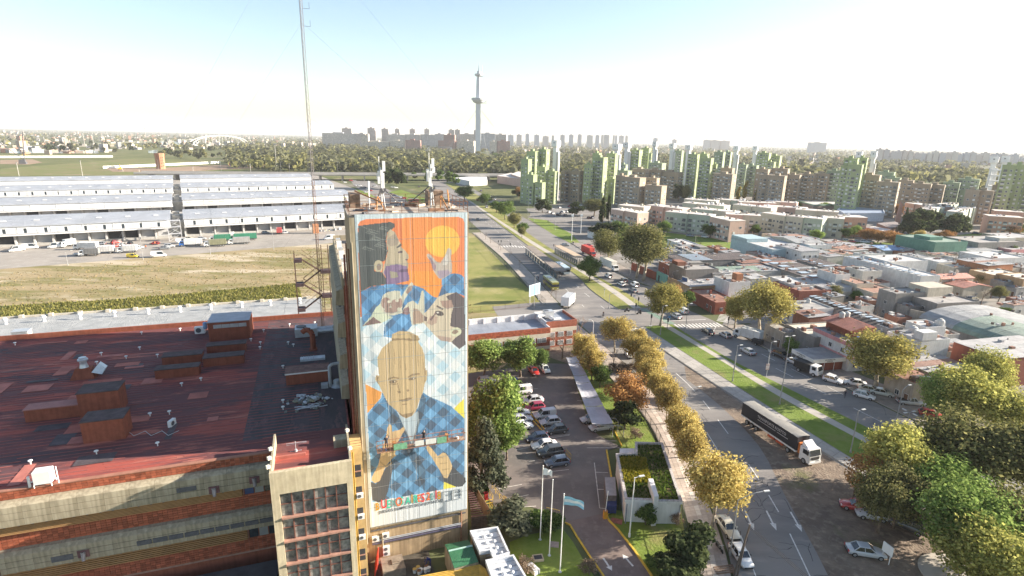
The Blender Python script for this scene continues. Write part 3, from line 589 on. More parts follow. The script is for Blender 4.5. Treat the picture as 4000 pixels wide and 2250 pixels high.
# ---- red roofed wing
wg=thing('factory_wing','low factory wing with a huge patched red roof and banded tile facade','building',W(0,59.1),fa); WT=107.2-59.1; ZF=16.5
B().box(-95,1.9,.35,WT,0,ZF-.05).build('wall',redwall,wg); B().box(-95,2.1,.2,WT,ZF-.05,ZF).build('roof',redroof,wg)
B().box(-95,2.1,WT,WT+.35,ZF-2,ZF+.75).build('parapet',redwall,wg)
k=B()
for i in range(62): 
    y=1.2+i*.75
    if r3.random()<.9:
        x=-62
        while x<-1.5:
            L2=r3.uniform(4,16); k.box(x,min(x+L2,-1.3),y,y+.10,ZF,ZF+.045); x+=L2+r3.uniform(.3,3)
k.build('roof_seams',M('roof_seam',(.34,.10,.08),.8,.35,.25,c2=(.14,.06,.06)),wg)['kind']='stuff'
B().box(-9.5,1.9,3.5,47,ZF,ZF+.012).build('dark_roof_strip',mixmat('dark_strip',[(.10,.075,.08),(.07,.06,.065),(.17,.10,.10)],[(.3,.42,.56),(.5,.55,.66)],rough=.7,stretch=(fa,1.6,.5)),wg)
for i in range(46):
    x,y=r3.uniform(-56,-11),r3.uniform(1,45); B().rbox((x,y),r3.uniform(.8,5),r3.uniform(.5,2.2),ZF+.05,ZF+.056+.001*(i%9),r3.choice([0,0,PI/2])).build('roof_patch',r3.choice([M('patch_red',(.36,.11,.08),.7,.25,.8),M('patch_dark',(.09,.07,.075),.8,.3,.8),M('patch_pink',(.40,.14,.11),.8,.2,.8)]),wg)
B().path([W(0,0)*0+Vector((-22+.9*i,9.5-1.1*(i%2)-.25*i,ZF+.08)) for i in range(7)],.03,4).build('hose',galv,wg)
tilem=[M('red_tile_%d'%i,tuple(x*f for x in (.30,.085,.045)),.6,.22,2.) for i,f in enumerate((.8,1,1.15,1.3))]
B().box(-95,-6.2,.10,.36,4.5,ZF).build('facade_backing',M('mortar',(.33,.20,.15),.9,.2,2.),wg); B().box(-95,-5.8,.0,.5,ZF,ZF+.10).build('coping',M('coping_red',(.33,.15,.10),.8,.2,1.),wg)
tme=[B().box(-.215,.215,-.03,.06,-.125,.125).mesh(m,name='tile') for m in tilem]; nt_=0; st=B()
for zb,zt in ((15.62,16.48),(10.3,11.95),(4.75,6.4)):
    rows=max(2,round((zt-zb)/.285)); hz=(zt-zb)/rows
    for r_ in range(rows):
        x=-6.5
        while x>-58:
            z=zb+(r_+.5)*hz
            if zb==10.3 and x>-31 and nt_<300: link('tile',rnd.choice(tme),wg,(x,.07,z)); nt_+=1
            else: st.box(x-.215,x+.215,.04,.13,z-.125,z+.125,rnd.randint(0,3))
            x-=.455
st.build('tiles',tilem,wg)['kind']='stuff'
def cornice(zt,zb,rows,outm,y=-.75):
    pr=[(.1,zt),(-.35,zt-.05),(y,zt-.35)]
    for i in range(1,rows): z=zt-.3-(zt-.3-zb)*i/rows; pr+=[(y-.03*i,z+.03),(y+.03,z+.015),(y+.03,z-.015),(y-.03*i,z-.03)]
    pr+=[(y-.05,zb),(.1,zb)]
    me=None
    for i in range(24):
        kk=B(); n=len(pr); kk.ext([(p[0],p[1]) for p in pr],-1.09,1.09)
        if me is None: me=kk.mesh(outm,name='cornice_panel')
        link('cornice_panel',me,wg,(-7.4-i*2.2,.0,0))
        if i<23:
            for dx in (-.55,.55): link('drain_hole',HOLE,wg,(-7.4-i*2.2+dx,-.5,zb-.06))
HOLE=B().box(-.09,.09,-.2,.2,-.06,.05).mesh(darkmet,name='drain_hole')
cornice(15.6,13.2,3,cream); cornice(10.25,8.1,3,cream)
ochre=M('ochre_louver',(.36,.20,.085),.7,.12,.8)
for zt,zb in ((13.1,12.0),(8.05,6.5)):
    for i in range(7): z=zb+(zt-zb)*i/7; B().ext([(-.30,z),(.1,z+.02),(.1,z+.15),(-.30,z+.10)],-60,-9.5).build('louver',ochre,wg)
    for i in range(3): 
        f=B().box(-9.3+i*1.0,-8.4+i*1.0,-.02,.1,zb,zt).build('window',M('blind',(.30,.30,.29),.7) if i==1 else M('blue_blind',(.05,.08,.20),.5) if zt>10 and i==0 else gl,wg)
        B().box(-9.35+i,-9.3+i,-.08,.1,zb,zt).build('window_post',redwall,wg)
k=[(-13.,14.2,13.6),(-20.2,9.3,8.7)]
for x,zt,zb in ((-14.5,14.5,14.0),(-26,9.1,8.5)): B().box(x-.9,x+.9,-.86,-.80,zb,zt).build('broken_panel',darkmet,wg)
for i in range(9): B().box(-19.6+i*1.45,-18.3+i*1.45,-.90,-.80,8.65,9.15).build('dark_opening',darkmet,wg)
pat=M('patched_hatch',(.17,.085,.085),.8,.3,3.)
for x,z in ((-12.0,13.7),(-8.1,14.1),(-24.2,8.9),(-31.5,8.6),(-36,8.4)):
    h=B().box(x-.5,x+.5,-.92,-.84,z-.4,z+.4).build('hatch',pat,wg); B().tube((x,-.95,z+.25),(x+.05,-1.25,z-.55),.22,.16,8).build('hood',M('hood_grey',(.30,.27,.28),.5,.3,3.,met=.3),h)
# roof boxes
def rbx(s0,s1,t0,t1,h,name='roof_box',m=redwall,mt=None,lip=.0):
    B().box(s0,s1,t0-59.1,t1-59.1,ZF,ZF+h).build(name,m,wg)
    B().box(s0-.08,s1+.08,t0-59.18,t1-59.02,ZF+h,ZF+h+.1).build(name+'_top',mt or M('dark_membrane',(.085,.06,.06),.85,.3,1.),wg)
rbx(-28.3,-24.1,74,76.8,3.0); rbx(-25.8,-21.8,67,69.6,2.5); rbx(-33.8,-28.4,74.4,76,1.5,mt=M('pink_top',(.34,.16,.14),.9,.15,1.))
for a in ((-22.8,-17.6,88.7,90.5),(-22.6,-17.2,83.7,85.3),(-17.1,-11.7,86.6,88.4),(-17.4,-11.9,91.8,93.4)): rbx(*a,1.3)
rbx(-18,-11.8,98,103,3.2,mt=M('pale_roof',(.34,.36,.40),.6,.15,.6)); rbx(-5.4,.2,76.6,79,1.7,mt=M('rusty_sheet',(.20,.11,.09),.8,.3,1.5)); B().box(-5.5,.3,17.4,17.52,ZF+1.55,ZF+1.75).build('white_fascia',white,wg)
for i in range(4): B().box(-17.2+i*1.25,-16.0+i*1.25,38.82,38.9,ZF+2.2,ZF+2.8).build('louver_vent',galv,wg)
k=B()
for i in range(8): k.box(-15.0+.13*i,-14.95+.13*i,38.8,38.86,ZF+2.2,ZF+2.8)
rv=M('silver_vent',(.55,.58,.60),.35,.1,2.,met=.5)
def rooft(name,label,cat,s,t,z,rot=0): return thing(name,label,cat,W(s,t,z),fa+rot)
v=rooft('roof_ventilator','big conical ventilator with a silver scoop on the red roof','ventilator',*sg(5,665,640,16.5),16.5)
B().add([(-1.6,-.9,0),(1.3,-.9,0),(1.3,.9,0),(-1.6,.9,0),(-.9,-.5,1.5),(.9,-.5,1.5),(.9,.5,1.5),(-.9,.5,1.5)],[(0,1,5,4),(1,2,6,5),(2,3,7,6),(3,0,4,7),(4,5,6,7)]).build('hood_base',redwall,v)
B().lathe([(.55,0),(.42,.5),(.42,.95),(.62,1.0),(.62,1.2),(.45,1.3),(.45,1.45)],(0,0,1.5),14).build('cowl',rv,v); B().add([(1.0,-.8,.9),(2.2,-.8,.5),(2.6,-.5,1.2),(1.9,-.3,2.0),(1.0,.6,.9),(2.2,.6,.5),(2.6,.5,1.2),(1.9,.4,2.0)],[(0,1,2,3),(7,6,5,4),(0,4,5,1),(1,5,6,2),(2,6,7,3),(3,7,4,0)]).build('scoop',rv,v)
# small mushroom vents and pipes
mv=B().lathe([(.06,0),(.06,.4),(.22,.42),(.2,.5),(.05,.54)],(0,0,0),8).mesh(white,name='mushroom_vent')
for x,y in ((115,380),(1095,298),(1393,270),(748,528),(783,458),(1218,472),(1080,415),(975,485),(1405,695),(1555,655),(1160,928),(1310,912),(2015,375),(2012,412),(2040,280),(2240,235),(1942,350),(2190,825),(2190,877),(2190,560),(2270,392),(2230,375),(2435,220)):
    s,t=sg(5,x,y,16.8); o_=link('mushroom_vent',mv,None,W(s,t,16.5)); tag(o_,'small white mushroom vent on the red factory roof','vent','vents on the red roof')
s,t=sg(6,265,470,16.6)
for x,y in ((265,462),(840,378),(1372,305)): 
    s,t=sg(6,x,y,16.7); tag(link('mushroom_vent',mv,None,W(s,t,16.5)),'small white mushroom vent on the red factory roof','vent','vents on the red roof')
def acunit(name,label,loc,rot,sc=1.):
    a=thing(name,label,'air conditioner',loc,rot); B().box(-.45*sc,.45*sc,-.18*sc,.18*sc,0,.7*sc).build('case',white,a)
    B().lathe([(.25*sc,-.01),(.25*sc,.01)],(0,0,0),14).build('fan_grille',darkmet,a,loc=(-.1*sc,-.19*sc,.36*sc),rot=(PI/2,0,0)); return a
s,t=sg(6,1500,140,16.5); acunit('air_conditioner','lone white air conditioner in the middle of the red roof',W(s,t,16.5),fa+1.2,1.1)
s,t=sg(6,385,650,16.5); a=thing('cooling_frame','white framed cooling unit by the sunlit roof edge','cooling unit',W(s,t,16.5),fa); B().box(-.6,.8,-.5,.5,.3,1.6).build('case',white,a); B().tube((1.3,-.3,0),(1.3,-.3,1.9),.06).tube((-1.,-.3,0),(-1,-.3,1.2),.12).tube((-1,-.3,.6),(1.3,-.3,.6),.05).tube((-.6,-.5,0),(-.6,-.5,.3),.05).tube((.8,-.5,0),(.8,-.5,.3),.05).tube((-.6,.5,0),(-.6,.5,.3),.05).tube((.8,.5,0),(.8,.5,.3),.05).build('frame',white,a)
s,t=sg(5,1550,300,16.5); acunit('air_conditioner','tall white air conditioner beside the rooftop plant room',W(s,t,16.5),fa,1.7)
s,t=sg(5,1595,300,16.5); a=thing('water_cooler','blue tank on legs beside the rooftop plant room','tank',W(s,t,16.5),fa); B().lathe([(.3,.8),(.35,1.),(.35,1.9),(.2,2.)],(0,0,0),12).build('tank',M('tank_blue',(.22,.36,.55),.5),a); B().tube((-.2,0,0),(-.2,0,.8),.04).tube((.2,0,0),(.2,0,.8),.04).tube((0,.2,0),(0,.2,.8),.04).build('legs',darkmet,a)
B().box(-60,-6.5,-9,-1.2,3.6,3.9).box(-60,-6.5,-9,-1.2,0,3.59).build('lean_to_roof',M('dark_sheet',(.10,.10,.11),.7,.25,.5,wave=('X',6,.6)),wg)
a=thing('rooftop_chiller','pale grey chiller with silver ducts on the dark roof','chiller',W(*sg(19,300,230,16.5),16.5),fa)
B().box(-1.6,2.0,0,2.8,.2,1.6).build('case',galv,a); B().lathe([(.8,0),(.8,.12)],(-.6,1.6,1.6),16).build('fan',darkmet,a); B().box(-1.4,1.8,.2,2.6,0,.2).build('feet',darkmet,a)
B().path([(2,1.6,1.0),(4.5,1.6,1.0),(5.6,2.4,1.5),(6.6,2.4,2.2)],.38,8).build('duct',rv,a); B().path([(2,.6,.9),(4.8,.6,.9)],.34,8).build('duct',rv,a)
a=thing('red_duct','bent red duct rising from the dark roof','duct',W(*sg(19,400,370,16.5),16.5),fa); B().path([(0,0,0),(0,0,2.6),(-.35,.2,3.2),(-1.0,.4,3.3),(-1.5,.5,2.9)],.42,10).build('duct',redwall,a); B().box(-.6,.6,-.6,.6,0,.15).build('flange',redwall,a)
a=thing('grey_pipe','grey pipe bending from the roof into the slab','pipe',W(*sg(19,615,840,16.5),16.5),fa); B().path([(0,0,0),(0,0,3.0),(.4,0,3.3),(4.6,.3,3.5)],.22,8).build('pipe',M('grey_plastic',(.36,.38,.40),.5),a); B().lathe([(.9,0),(.5,.3),(.5,.9),(.2,1.)],(.9,0,0),10).build('blower',M('grey_plastic'),a); B().box(-1.2,-.3,-.4,.4,0,.6).build('motor',M('grey_plastic'),a)
a=thing('skylight_strip','ridged translucent skylight on the dark roof','skylight',W(*sg(19,235,530,16.5),16.5),fa); B().box(0,3.6,0,1.2,0,.35).build('box',M('pale_plastic',(.55,.60,.64),.4),a)
for i in range(6): B().box(.1+.35*i,.2+.35*i,.03,1.17,.35,.42).build('rib',galv,a)
# rubble heap: chunks
rb=thing('rubble_heap','heap of broken boards and rubble on the red roof','rubble',W(*sg(19,330,1090,16.5),16.5),fa); r5=random.Random(9)
rcm=[M('rub_%d'%i,c,.9,.2,4.) for i,c in enumerate([(.30,.31,.33),(.42,.43,.45),(.20,.21,.19),(.55,.57,.60),(.33,.31,.22)])]
for i in range(70):
    x,y=r5.gauss(.3,1.2),r5.gauss(1.2,1.0); L2=r5.uniform(.2,.7); z=max(0,.5-.25*abs(x)*.4-.2*abs(y-1.2))*r5.random()
    B().rbox((x,y),L2,L2*r5.uniform(.3,1),z,z+r5.uniform(.08,.35),r5.uniform(0,3)).build('chunk',r5.choice(rcm),rb)
for i in range(9): x=r5.uniform(-1,1.5); B().rbox((x,r5.uniform(-1.2,.2)),r5.uniform(1.5,3.),.12,.05+i*.03,.1+i*.03,r5.uniform(-.2,.4)).build('plank',rcm[3],rb)
# ---- stair block with glazed front
Sa,Sb,Ta,Zb=-5.9,1.75,51.7,18.5
sb=thing('stair_block','cream concrete stair block with a dark gridded glass front','building',W(Sa,Ta),fa); BW=Sb-Sa; BD=59.0-Ta
fr=M('cream_ribbed',(.47,.41,.29),.85,.14,1.,streak=.22,wave=('X',9,.5))
B().box(0,BW,-.0,.45,16.1,Zb).build('lintel',fr,sb); B().box(0,.75,0,.5,0,16.098).build('pier',fr,sb); B().box(BW-.6,BW,0,.5,0,16.098).build('pier',fr,sb)
B().box(.1,BW-.1,.5,BD,0,Zb-1.4).build('core',M('dark_inside',(.05,.05,.055),.8,.2,1.),sb); B().box(.2,BW-.2,.45,BD+.6,Zb-1.4,Zb-1.3).build('roof',redroof,sb)
B().box(0,.2,.45,BD+.5,Zb-1.6,Zb).build('parapet',cream,sb); B().box(BW-.2,BW,.45,BD+.5,Zb-1.6,Zb).build('parapet',cream,sb)
for y in (2.,4.6): B().box(.2,3.2,y,y+.28,Zb-1.3,Zb-1.0).build('roof_beam',M('pink_beam',(.40,.13,.10),.8,.15,1.),sb)
B().box(BW-1.6,BW-.25,5.2,6.4,Zb-1.3,Zb-.4).build('roof_cabin',fr,sb)
sill=M('sill_pink',(.36,.20,.15),.8,.2,1.5); post=M('window_steel',(.17,.075,.055),.7,.3,3.); dgl=M('dusty_glass',(.045,.047,.055),.25,.8,1.6,c2=(.12,.115,.11),spec=.7)
z=16.1; r_=0
while z>1:
    z0=z-2.72
    B().box(.75,BW-.6,-.12,.45,z0-.12,z0+.06).build('sill',sill,sb)
    nb=6; bw=(BW-1.35)/nb
    for i in range(nb):
        x0=.75+i*bw
        for zz0,zz1 in ((z0+.08,z0+1.4),(z0+1.44,z-.14)):
            B().box(x0+.05,x0+bw-.05,.28+rnd.random()*.03,.34,zz0,zz1).build('pane',dgl if rnd.random()<.7 else M('dusty_glass_2',(.10,.10,.10),.5,.7,2.,c2=(.2,.19,.17)),sb)
        if i: B().box(x0-.05,x0+.05,.16,.38,z0+.06,z-.12).build('mullion',post,sb)
    B().box(.75,BW-.6,.2,.36,z0+1.4,z0+1.45).build('transom',post,sb)
    z=z0; r_+=1
flm=M('floodlight',(.70,.66,.55),.5)
for x,y,zz in ((-.12,1.0,Zb),(-.12,2.6,Zb),(-.12,4.4,Zb),(BW-.05,2.2,Zb),(BW-.1,6.,Zb)): B().rbox((x,y),.35,.3,zz+.05,zz+.35,.5).tube((x,y,zz),(x,y,zz+.1),.03).build('floodlight',flm,sb)
tvm=thing('roof_aerial','thin crossbar aerial on the stair block roof','aerial',sb.matrix_basis@Vector((2.2,5.8,Zb-1.3)),fa); B().tube((0,0,0),(0,0,1.2),.03).tube((-.9,0,1.0),(1.1,0,1.0),.03).tube((-.6,0,.05),(.6,0,.05),.03).tube((-.9,.1,.75),(1.2,.1,.85),.02).lathe([(.18,0),(.12,.25)],(0,0,0),8).build('aerial',galv,tvm)
# ---- recessed bay between stair block and tower: yellow pipes, brick red spandrels
by=thing('service_bay','narrow yellow bay of pipes between the stair block and the mural tower','wall',W(Sb+.06,56.2),fa); yel=M('yellow_paint',(.62,.38,.07),.7,.15,2.); ycre=M('yellow_cream',(.52,.36,.16),.8,.15,1.)
B().box(0,1.2,.0,3.2,0,17.2).build('wall',ycre,by)
z=15.2
while z>1: B().box(.2,1.0,-.03,-.004,z-1.5,z).build('opening',M('dark_inside'),by); B().box(.15,1.05,-.1,-.004,z-.85,z-.72).build('spandrel',sill,by); z-=2.72
for i in range(4): B().tube((.0+.09*i,-.25-.05*(i%2),0),(.0+.09*i,-.25-.05*(i%2),17.0),.04).build('pipe',yel,by)
rail(by,[(0,.1),(1.2,.1)],17.2,.9,rust2)
for i in range(3): acunit('air_conditioner','white air conditioner fixed in the narrow yellow pipe bay',by.matrix_basis@Vector((.75,-.25,9.2-i*2.7+2)),fa,.8)['group']='air conditioners in the pipe bay'
for x,z in ((1.1,3.15),(2.3,3.35),(2.3,1.5),(2.3,.85)): acunit('air_conditioner','white air conditioner low on the wall under the mural',tw.matrix_basis@Vector((x,-.25,z)),fa,.9)['group']='air conditioners under the mural'
# ---- steel escape stair on the roof and radio mast
es=thing('escape_stair','rusty zigzag steel escape stair beside the slab','staircase',W(*sg(18,215,1245,16.5),16.5),fa); EL=6.0; EH=12.3; k=B()
rs_=M('brown_steel',(.105,.06,.045),.8,.3,4.)
for x,y in ((0,0),(0,1.6),(EL-1.2,0),(EL-1.2,1.6),(EL,0),(EL,1.6)): k.tube((x,y,0),(x,y,EH if x<1 else EH+1.0),.09,n=4)
k.build('posts',rs_,es)
lv=[0,2.1,4.7,7.3,9.6,12.0]; 
for i,z in enumerate((.9,3.3,5.8,8.1,10.4)):
    if i%2==0: B().box(-.1,1.3,-.1,1.7,z,z+.6).build('landing',M('landing_steel',(.075,.05,.055),.8,.3,2.),es)
    else: B().box(EL-1.6,EL+.4,-.1,1.7,z,z+.6).build('landing',M('landing_steel'),es)
    if i<4:
        a=(1.3,z+.5); b_=(EL-1.6,z+2.8) 
        if i%2: a,b_=(EL-1.6,z+.5),(1.3,z+2.8)
        f=B()
        for y in (.1,.8): f.tube((a[0],y,a[1]),(b_[0],y,b_[1]),.08,n=4); f.tube((a[0],y,a[1]+1),(b_[0],y,b_[1]+1),.03,n=4)
        f.build('stringer',rs_,es)
        for j in range(10): t=j/10+.05; B().box(a[0]+(b_[0]-a[0])*t-.16,a[0]+(b_[0]-a[0])*t+.16,.1,.8,a[1]+(b_[1]-a[1])*t-.03,a[1]+(b_[1]-a[1])*t+.03).build('tread',rs_,es)
k=B()
for z in range(1,13): k.tube((0,0,z),(1.3,0,z),.03,n=4).tube((EL-1.4,0,z),(EL,0,z),.03,n=4)
for z in (1,4.,7.,9.5): k.tube((1.3,1.6,z),(EL-1.2,1.6,z+3),.03,n=4).tube((1.3,1.6,z+3),(EL-1.2,1.6,z),.03,n=4)
k.build('bracing',rs_,es)
ms=thing('radio_mast','very tall thin lattice radio mast held by guy wires','mast',W(*ST(G(1262,1290,16.5)),16.5),fa); MHt=68
legs=[(.25*math.cos(a),.25*math.sin(a)) for a in (.3,2.4,4.5)]
for nm,z0,z1,m in (('lower_section',0,26,M('mast_rust',(.27,.15,.10),.7,.25,2.)),('upper_section',26,MHt,M('mast_grey',(.30,.27,.27),.7,.2,2.))):
    k=B()
    for x,y in legs: k.tube((x,y,z0),(x,y,z1),.045,n=4)
    z=z0
    while z<z1-.5:
        for i in range(3): a,b_=legs[i],legs[(i+1)%3]; k.tube((*a,z),(*b_,z+.9),.018,n=3); k.tube((*a,z),(*b_,z),.018,n=3)
        z+=.9
    k.build(nm,m,ms)
k=B()
for zt,rr in ((22,26),(36,38),(50,48),(64,55)):
    for a in (.5,1.6,2.7): k.tube((0,0,zt),(rr*math.cos(a),rr*math.sin(a),-10 if a>1 else 18),.011,n=3)
k.build('guy_wires',M('wire',(.35,.35,.36),.5),ms)
for z in (52,49.5): B().path([(.3,0,z),(1.2,0,z),(1.2,0,z+.9)],.03,4).build('dipole',darkmet,ms)
# ---- grey metal shed beyond the red roof
gs_=thing('metal_shed','long shed with pale ribbed metal roof and a row of vents','shed',W(0,107.8),fa); shm=M('ribbed_sheet',(.27,.275,.275),.65,.14,.35,met=0.,c2=(.34,.34,.335),wave=('X',5,.35),streak=0.)
B().box(-95,-1.5,.05,31.9,0,10.4).build('wall',cream,gs_)
for i in range(12):
    x0=-95+i*7.9; B().add([(x0,0,13.2),(x0+7.86,0,13.2),(x0+7.86,32.4,11.0),(x0,32.4,11.0),(x0,0,13.05),(x0+7.86,0,13.05),(x0+7.86,32.4,10.85),(x0,32.4,10.85)],[(0,1,2,3),(4,7,6,5),(0,4,5,1),(2,6,7,3),(1,5,6,2),(3,7,4,0)]).build('roof_sheet',shm,gs_)
B().box(-95,-1.4,32.4,32.8,10.6,11.35).build('gutter',M('pale_gutter',(.52,.47,.38),.8,.1,1.),gs_)
for i in range(18): B().box(-92+i*5.2,-91.2+i*5.2,32.0,32.7,11.0,11.6).build('gutter_box',M('pale_gutter'),gs_)
vm=B().lathe([(.34,0),(.22,.5),(.22,.75),(.42,.85),(.45,1.05),(.30,1.15),(.34,1.3)],(0,0,0),12).mesh(white,name='roof_vent')
for x,y in ((45,225),(342,205),(622,185),(887,165),(1148,147),(1395,130),(1632,112),(1872,95),(2092,80),(2322,62)):
    s,t=sg(5,x,y,11.5); z=13.2-2.2*(t-107.8)/32.4; tag(link('roof_vent',vm,None,W(s,t,z)),'white rotary vent on the pale metal shed roof','vent','vents along the metal shed')
s,t=sg(5,175,325,13); a=thing('evaporative_cooler','boxy louvred cooler on the pale metal shed roof','cooler',W(s,t,12.2),fa); B().box(-1.2,1.2,-.8,.8,0.3,1.9).build('case',M('cooler_cream',(.5,.48,.42),.6),a); B().box(-1.3,1.3,-.9,.9,1.9,2.05).build('lid',galv,a)
for i in range(6): B().box(-1.1,1.1,-.86,-.8,.45+.23*i,.58+.23*i).build('louvre',galv,a)
# ================================================================ CAR PARK, GATEHOUSE, LOW BUILDINGS AT THE TOWER'S FOOT
lotp=gp(10,(185,745),(560,700),(920,650),(1140,655),(1210,870),(1340,1240),(1420,1330),(1640,1445))+gp(11,(1500,220),(1375,265),(1420,520),(1470,830),(1400,850),(1380,880))+gp(11,(980,950),(930,890),(640,790),(330,800),(200,640),(150,500))+[Vector((-7,72,0)),Vector((-9.5,100,0))]
ground('parking_lot',lotp,.006,lot_m,label='grey asphalt car park with painted bays')
drv=gp(11,(985,940),(1380,850),(1480,1000),(1640,1215),(1830,1500),(1350,1500),(1150,1150),(1060,1010))
ground('driveway',drv,.009,mixmat('driveway_brick',[(.20,.155,.135),(.16,.125,.11),(.24,.19,.165)],[(.4,.42,.6),(1.3,.5,.7)],b=.1),label='brownish driveway with yellow kerbs')
lw=gp(11,(460,1130),(640,1060),(960,1000),(1060,1130),(1170,1320),(1290,1500),(560,1500),(470,1300))
ground('front_lawn',lw,.008,grass_m,label='green lawn around the flagpoles')
rl_=gp(11,(1385,870),(1470,830),(1990,880),(2085,860),(2110,1060),(2290,1500),(1830,1500),(1640,1215),(1480,1010))
ground('side_lawn',rl_,.010,grass_m,label='shaded lawn before the gatehouse')
ground('planting_bed',[Vector((20.5,79)),Vector((25.4,79.5)),Vector((25.2,97)),Vector((21.5,115)),Vector((18.0,119)),Vector((14.8,118.5)),Vector((18.5,86))],.007,grass_m)
ground('forecourt',[Vector((13.6,120)),Vector((18.4,118.5)),Vector((18.6,132)),Vector((14.5,148)),Vector((18,152)),Vector((6,140)),Vector((9,124))],.004,dirt_m)
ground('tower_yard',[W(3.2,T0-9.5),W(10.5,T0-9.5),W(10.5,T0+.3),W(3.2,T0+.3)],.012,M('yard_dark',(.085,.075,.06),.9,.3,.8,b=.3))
ypaint=M('yellow_line',(.62,.42,.06),.8,.2,2.); wpaint=M('bay_line',(.50,.47,.42),.85,.25,2.)
def lines(name,segs,w,z,m,label):
    k=B()
    for a,b_ in segs:
        a,b_=Vector((a[0],a[1],0)),Vector((b_[0],b_[1],0)); n=(b_-a).normalized(); p=Vector((-n.y,n.x,0))*w/2; k.add([a-p,b_-p,b_+p,a+p],[(0,1,2,3)])
    return tag(k.build(name,m,None,loc=(0,0,z)),label,None,None,'structure')
bays=[((10,x0,y0),(10,x1,y1)) for x0,y0,x1,y1 in ((540,880,400,930),(530,985,230,1040),(640,900,850,890),(660,970,870,940),(930,1345,1150,1320),(760,1120,900,1090),(440,790,700,1000),(1220,1000,1310,1010))]+[((11,x0,y0),(11,x1,y1)) for x0,y0,x1,y1 in ((310,635,575,585),(410,730,640,683),(560,800,710,790),(830,150,1025,120),(560,205,620,195),(520,260,650,235),(640,370,700,360),(800,470,1020,445),(1230,175,1470,175),(1190,240,1500,240),(1260,380,1310,810),(1270,470,1390,475),(1295,632,1400,632),(1310,808,1380,815))]
lines('bay_lines',[(g(*a),g(*b_)) for a,b_ in bays],.13,.014,wpaint,'faded white bay lines of the car park')
def kerb(name,pl,m,label,w=.25,h=.16,n=None):
    k=B(); pl=[Vector((p[0],p[1],0)) for p in pl]
    for i in range(len(pl)-1):
        c0=(pl[i]+pl[i+1])/2; d=pl[i+1]-pl[i]; k.rbox(c0,d.length+.05,w,-.05,h+.002*(i%2),math.atan2(d.y,d.x))
    o=k.build(name,m,None); return tag(o,label,'kerb')
ykm=M('yellow_kerb',(.60,.40,.05),.8,.2,2.5)
kerb('yellow_kerb',gp(11,(1400,850),(1375,880),(1400,930),(1480,1010),(1640,1215),(1800,1449),(1830,1500)),ykm,'yellow kerb beside the boom gate')
kerb('yellow_kerb',gp(11,(985,950),(1030,970),(1090,1070),(1200,1240),(1345,1449),(1380,1500)),ykm,'yellow kerb between flagpole lawn and driveway',.18)
kerb('yellow_kerb',gp(11,(1375,265),(1420,520)),ykm,'yellow kerb beside the green roofed gatehouse')
kerb('yellow_kerb',gp(11,(1450,80),(1520,225)),ykm,'short yellow kerb behind the carport',.2)
# yellow wheel stop rail between the two car rows
ws=thing('wheel_stop_rail','yellow pipe rail separating two rows of parked cars','rail',g(10,880,1310),0); o0=ws.location.copy()
for a,b_ in (((530,910),(900,1310)),((560,905),(925,1300))):
    A_,B_=g(10,*a)-o0,g(10,*b_)-o0; B().tube(A_+Vector((0,0,.3)),B_+Vector((0,0,.3)),.09).build('pipe',ypaint,ws)
    for i in range(12): p=A_.lerp(B_,i/11); B().tube(p,p+Vector((0,0,.3)),.06,n=5).build('post',ypaint,ws)
for i in range(10):
    p=g(10,545+37*i,925+39*i)-o0; d=Vector((1.0,.15,0)); B().rbox(p+d*(1 if i%2 else -1)*.8,.9,.16,0,.12,.15).build('wheel_stop',ypaint,ws)
# ---- gatehouse with planted roof
gz=3.6
gh=thing('gatehouse','low white gatehouse with an overgrown green roof','building',(0,0,0),0); ghp=[g(11,*p,gz) for p in [(1475,300),(1655,292),(1655,190),(1895,197),(2078,740),(1858,738),(1790,728),(1560,718)]]
c0=sum(ghp,Vector())/len(ghp); c0.z=0; gh.location=c0; ghp=[p-c0 for p in ghp]
whitew=M('white_wall',(.66,.66,.66),.8,.06,.8,streak=.12)
def ccw(poly): 
    a=sum(poly[i][0]*poly[(i+1)%len(poly)][1]-poly[(i+1)%len(poly)][0]*poly[i][1] for i in range(len(poly))); return poly if a>0 else poly[::-1]
B().prism(ccw(ghp),0,gz-.35).build('wall',whitew,gh)
def edge(root,poly,z0,z1,w,m,name,inset=0):
    for i in range(len(poly)):
        a,b_=poly[i],poly[(i+1)%len(poly)]; d=b_-a; B().rbox((a+b_)/2,d.length+w*.98,w,z0,z1+.003*(i%2),math.atan2(d.y,d.x)).build(name,m,root)
edge(gh,ghp,gz-.4,gz,.34,whitew,'parapet'); edge(gh,ghp,gz,gz+.05,.40,M('stone_coping',(.40,.37,.35),.85,.4,5.),'coping')
soil=ccw(ghp); me=B().prism([p*.985 for p in soil],gz-.36,gz-.2).build('soil',mixmat('roof_soil',[(.16,.12,.06),(.10,.115,.03),(.24,.18,.09)],[(.5,.42,.58),(.9,.52,.66)]),gh)
r6=random.Random(2)
def inp(p,poly):
    c=False; j=len(poly)-1
    for i in range(len(poly)):
        if (poly[i][1]>p[1])!=(poly[j][1]>p[1]) and p[0]<(poly[j][0]-poly[i][0])*(p[1]-poly[i][1])/(poly[j][1]-poly[i][1])+poly[i][0]: c=not c
        j=i
    return c
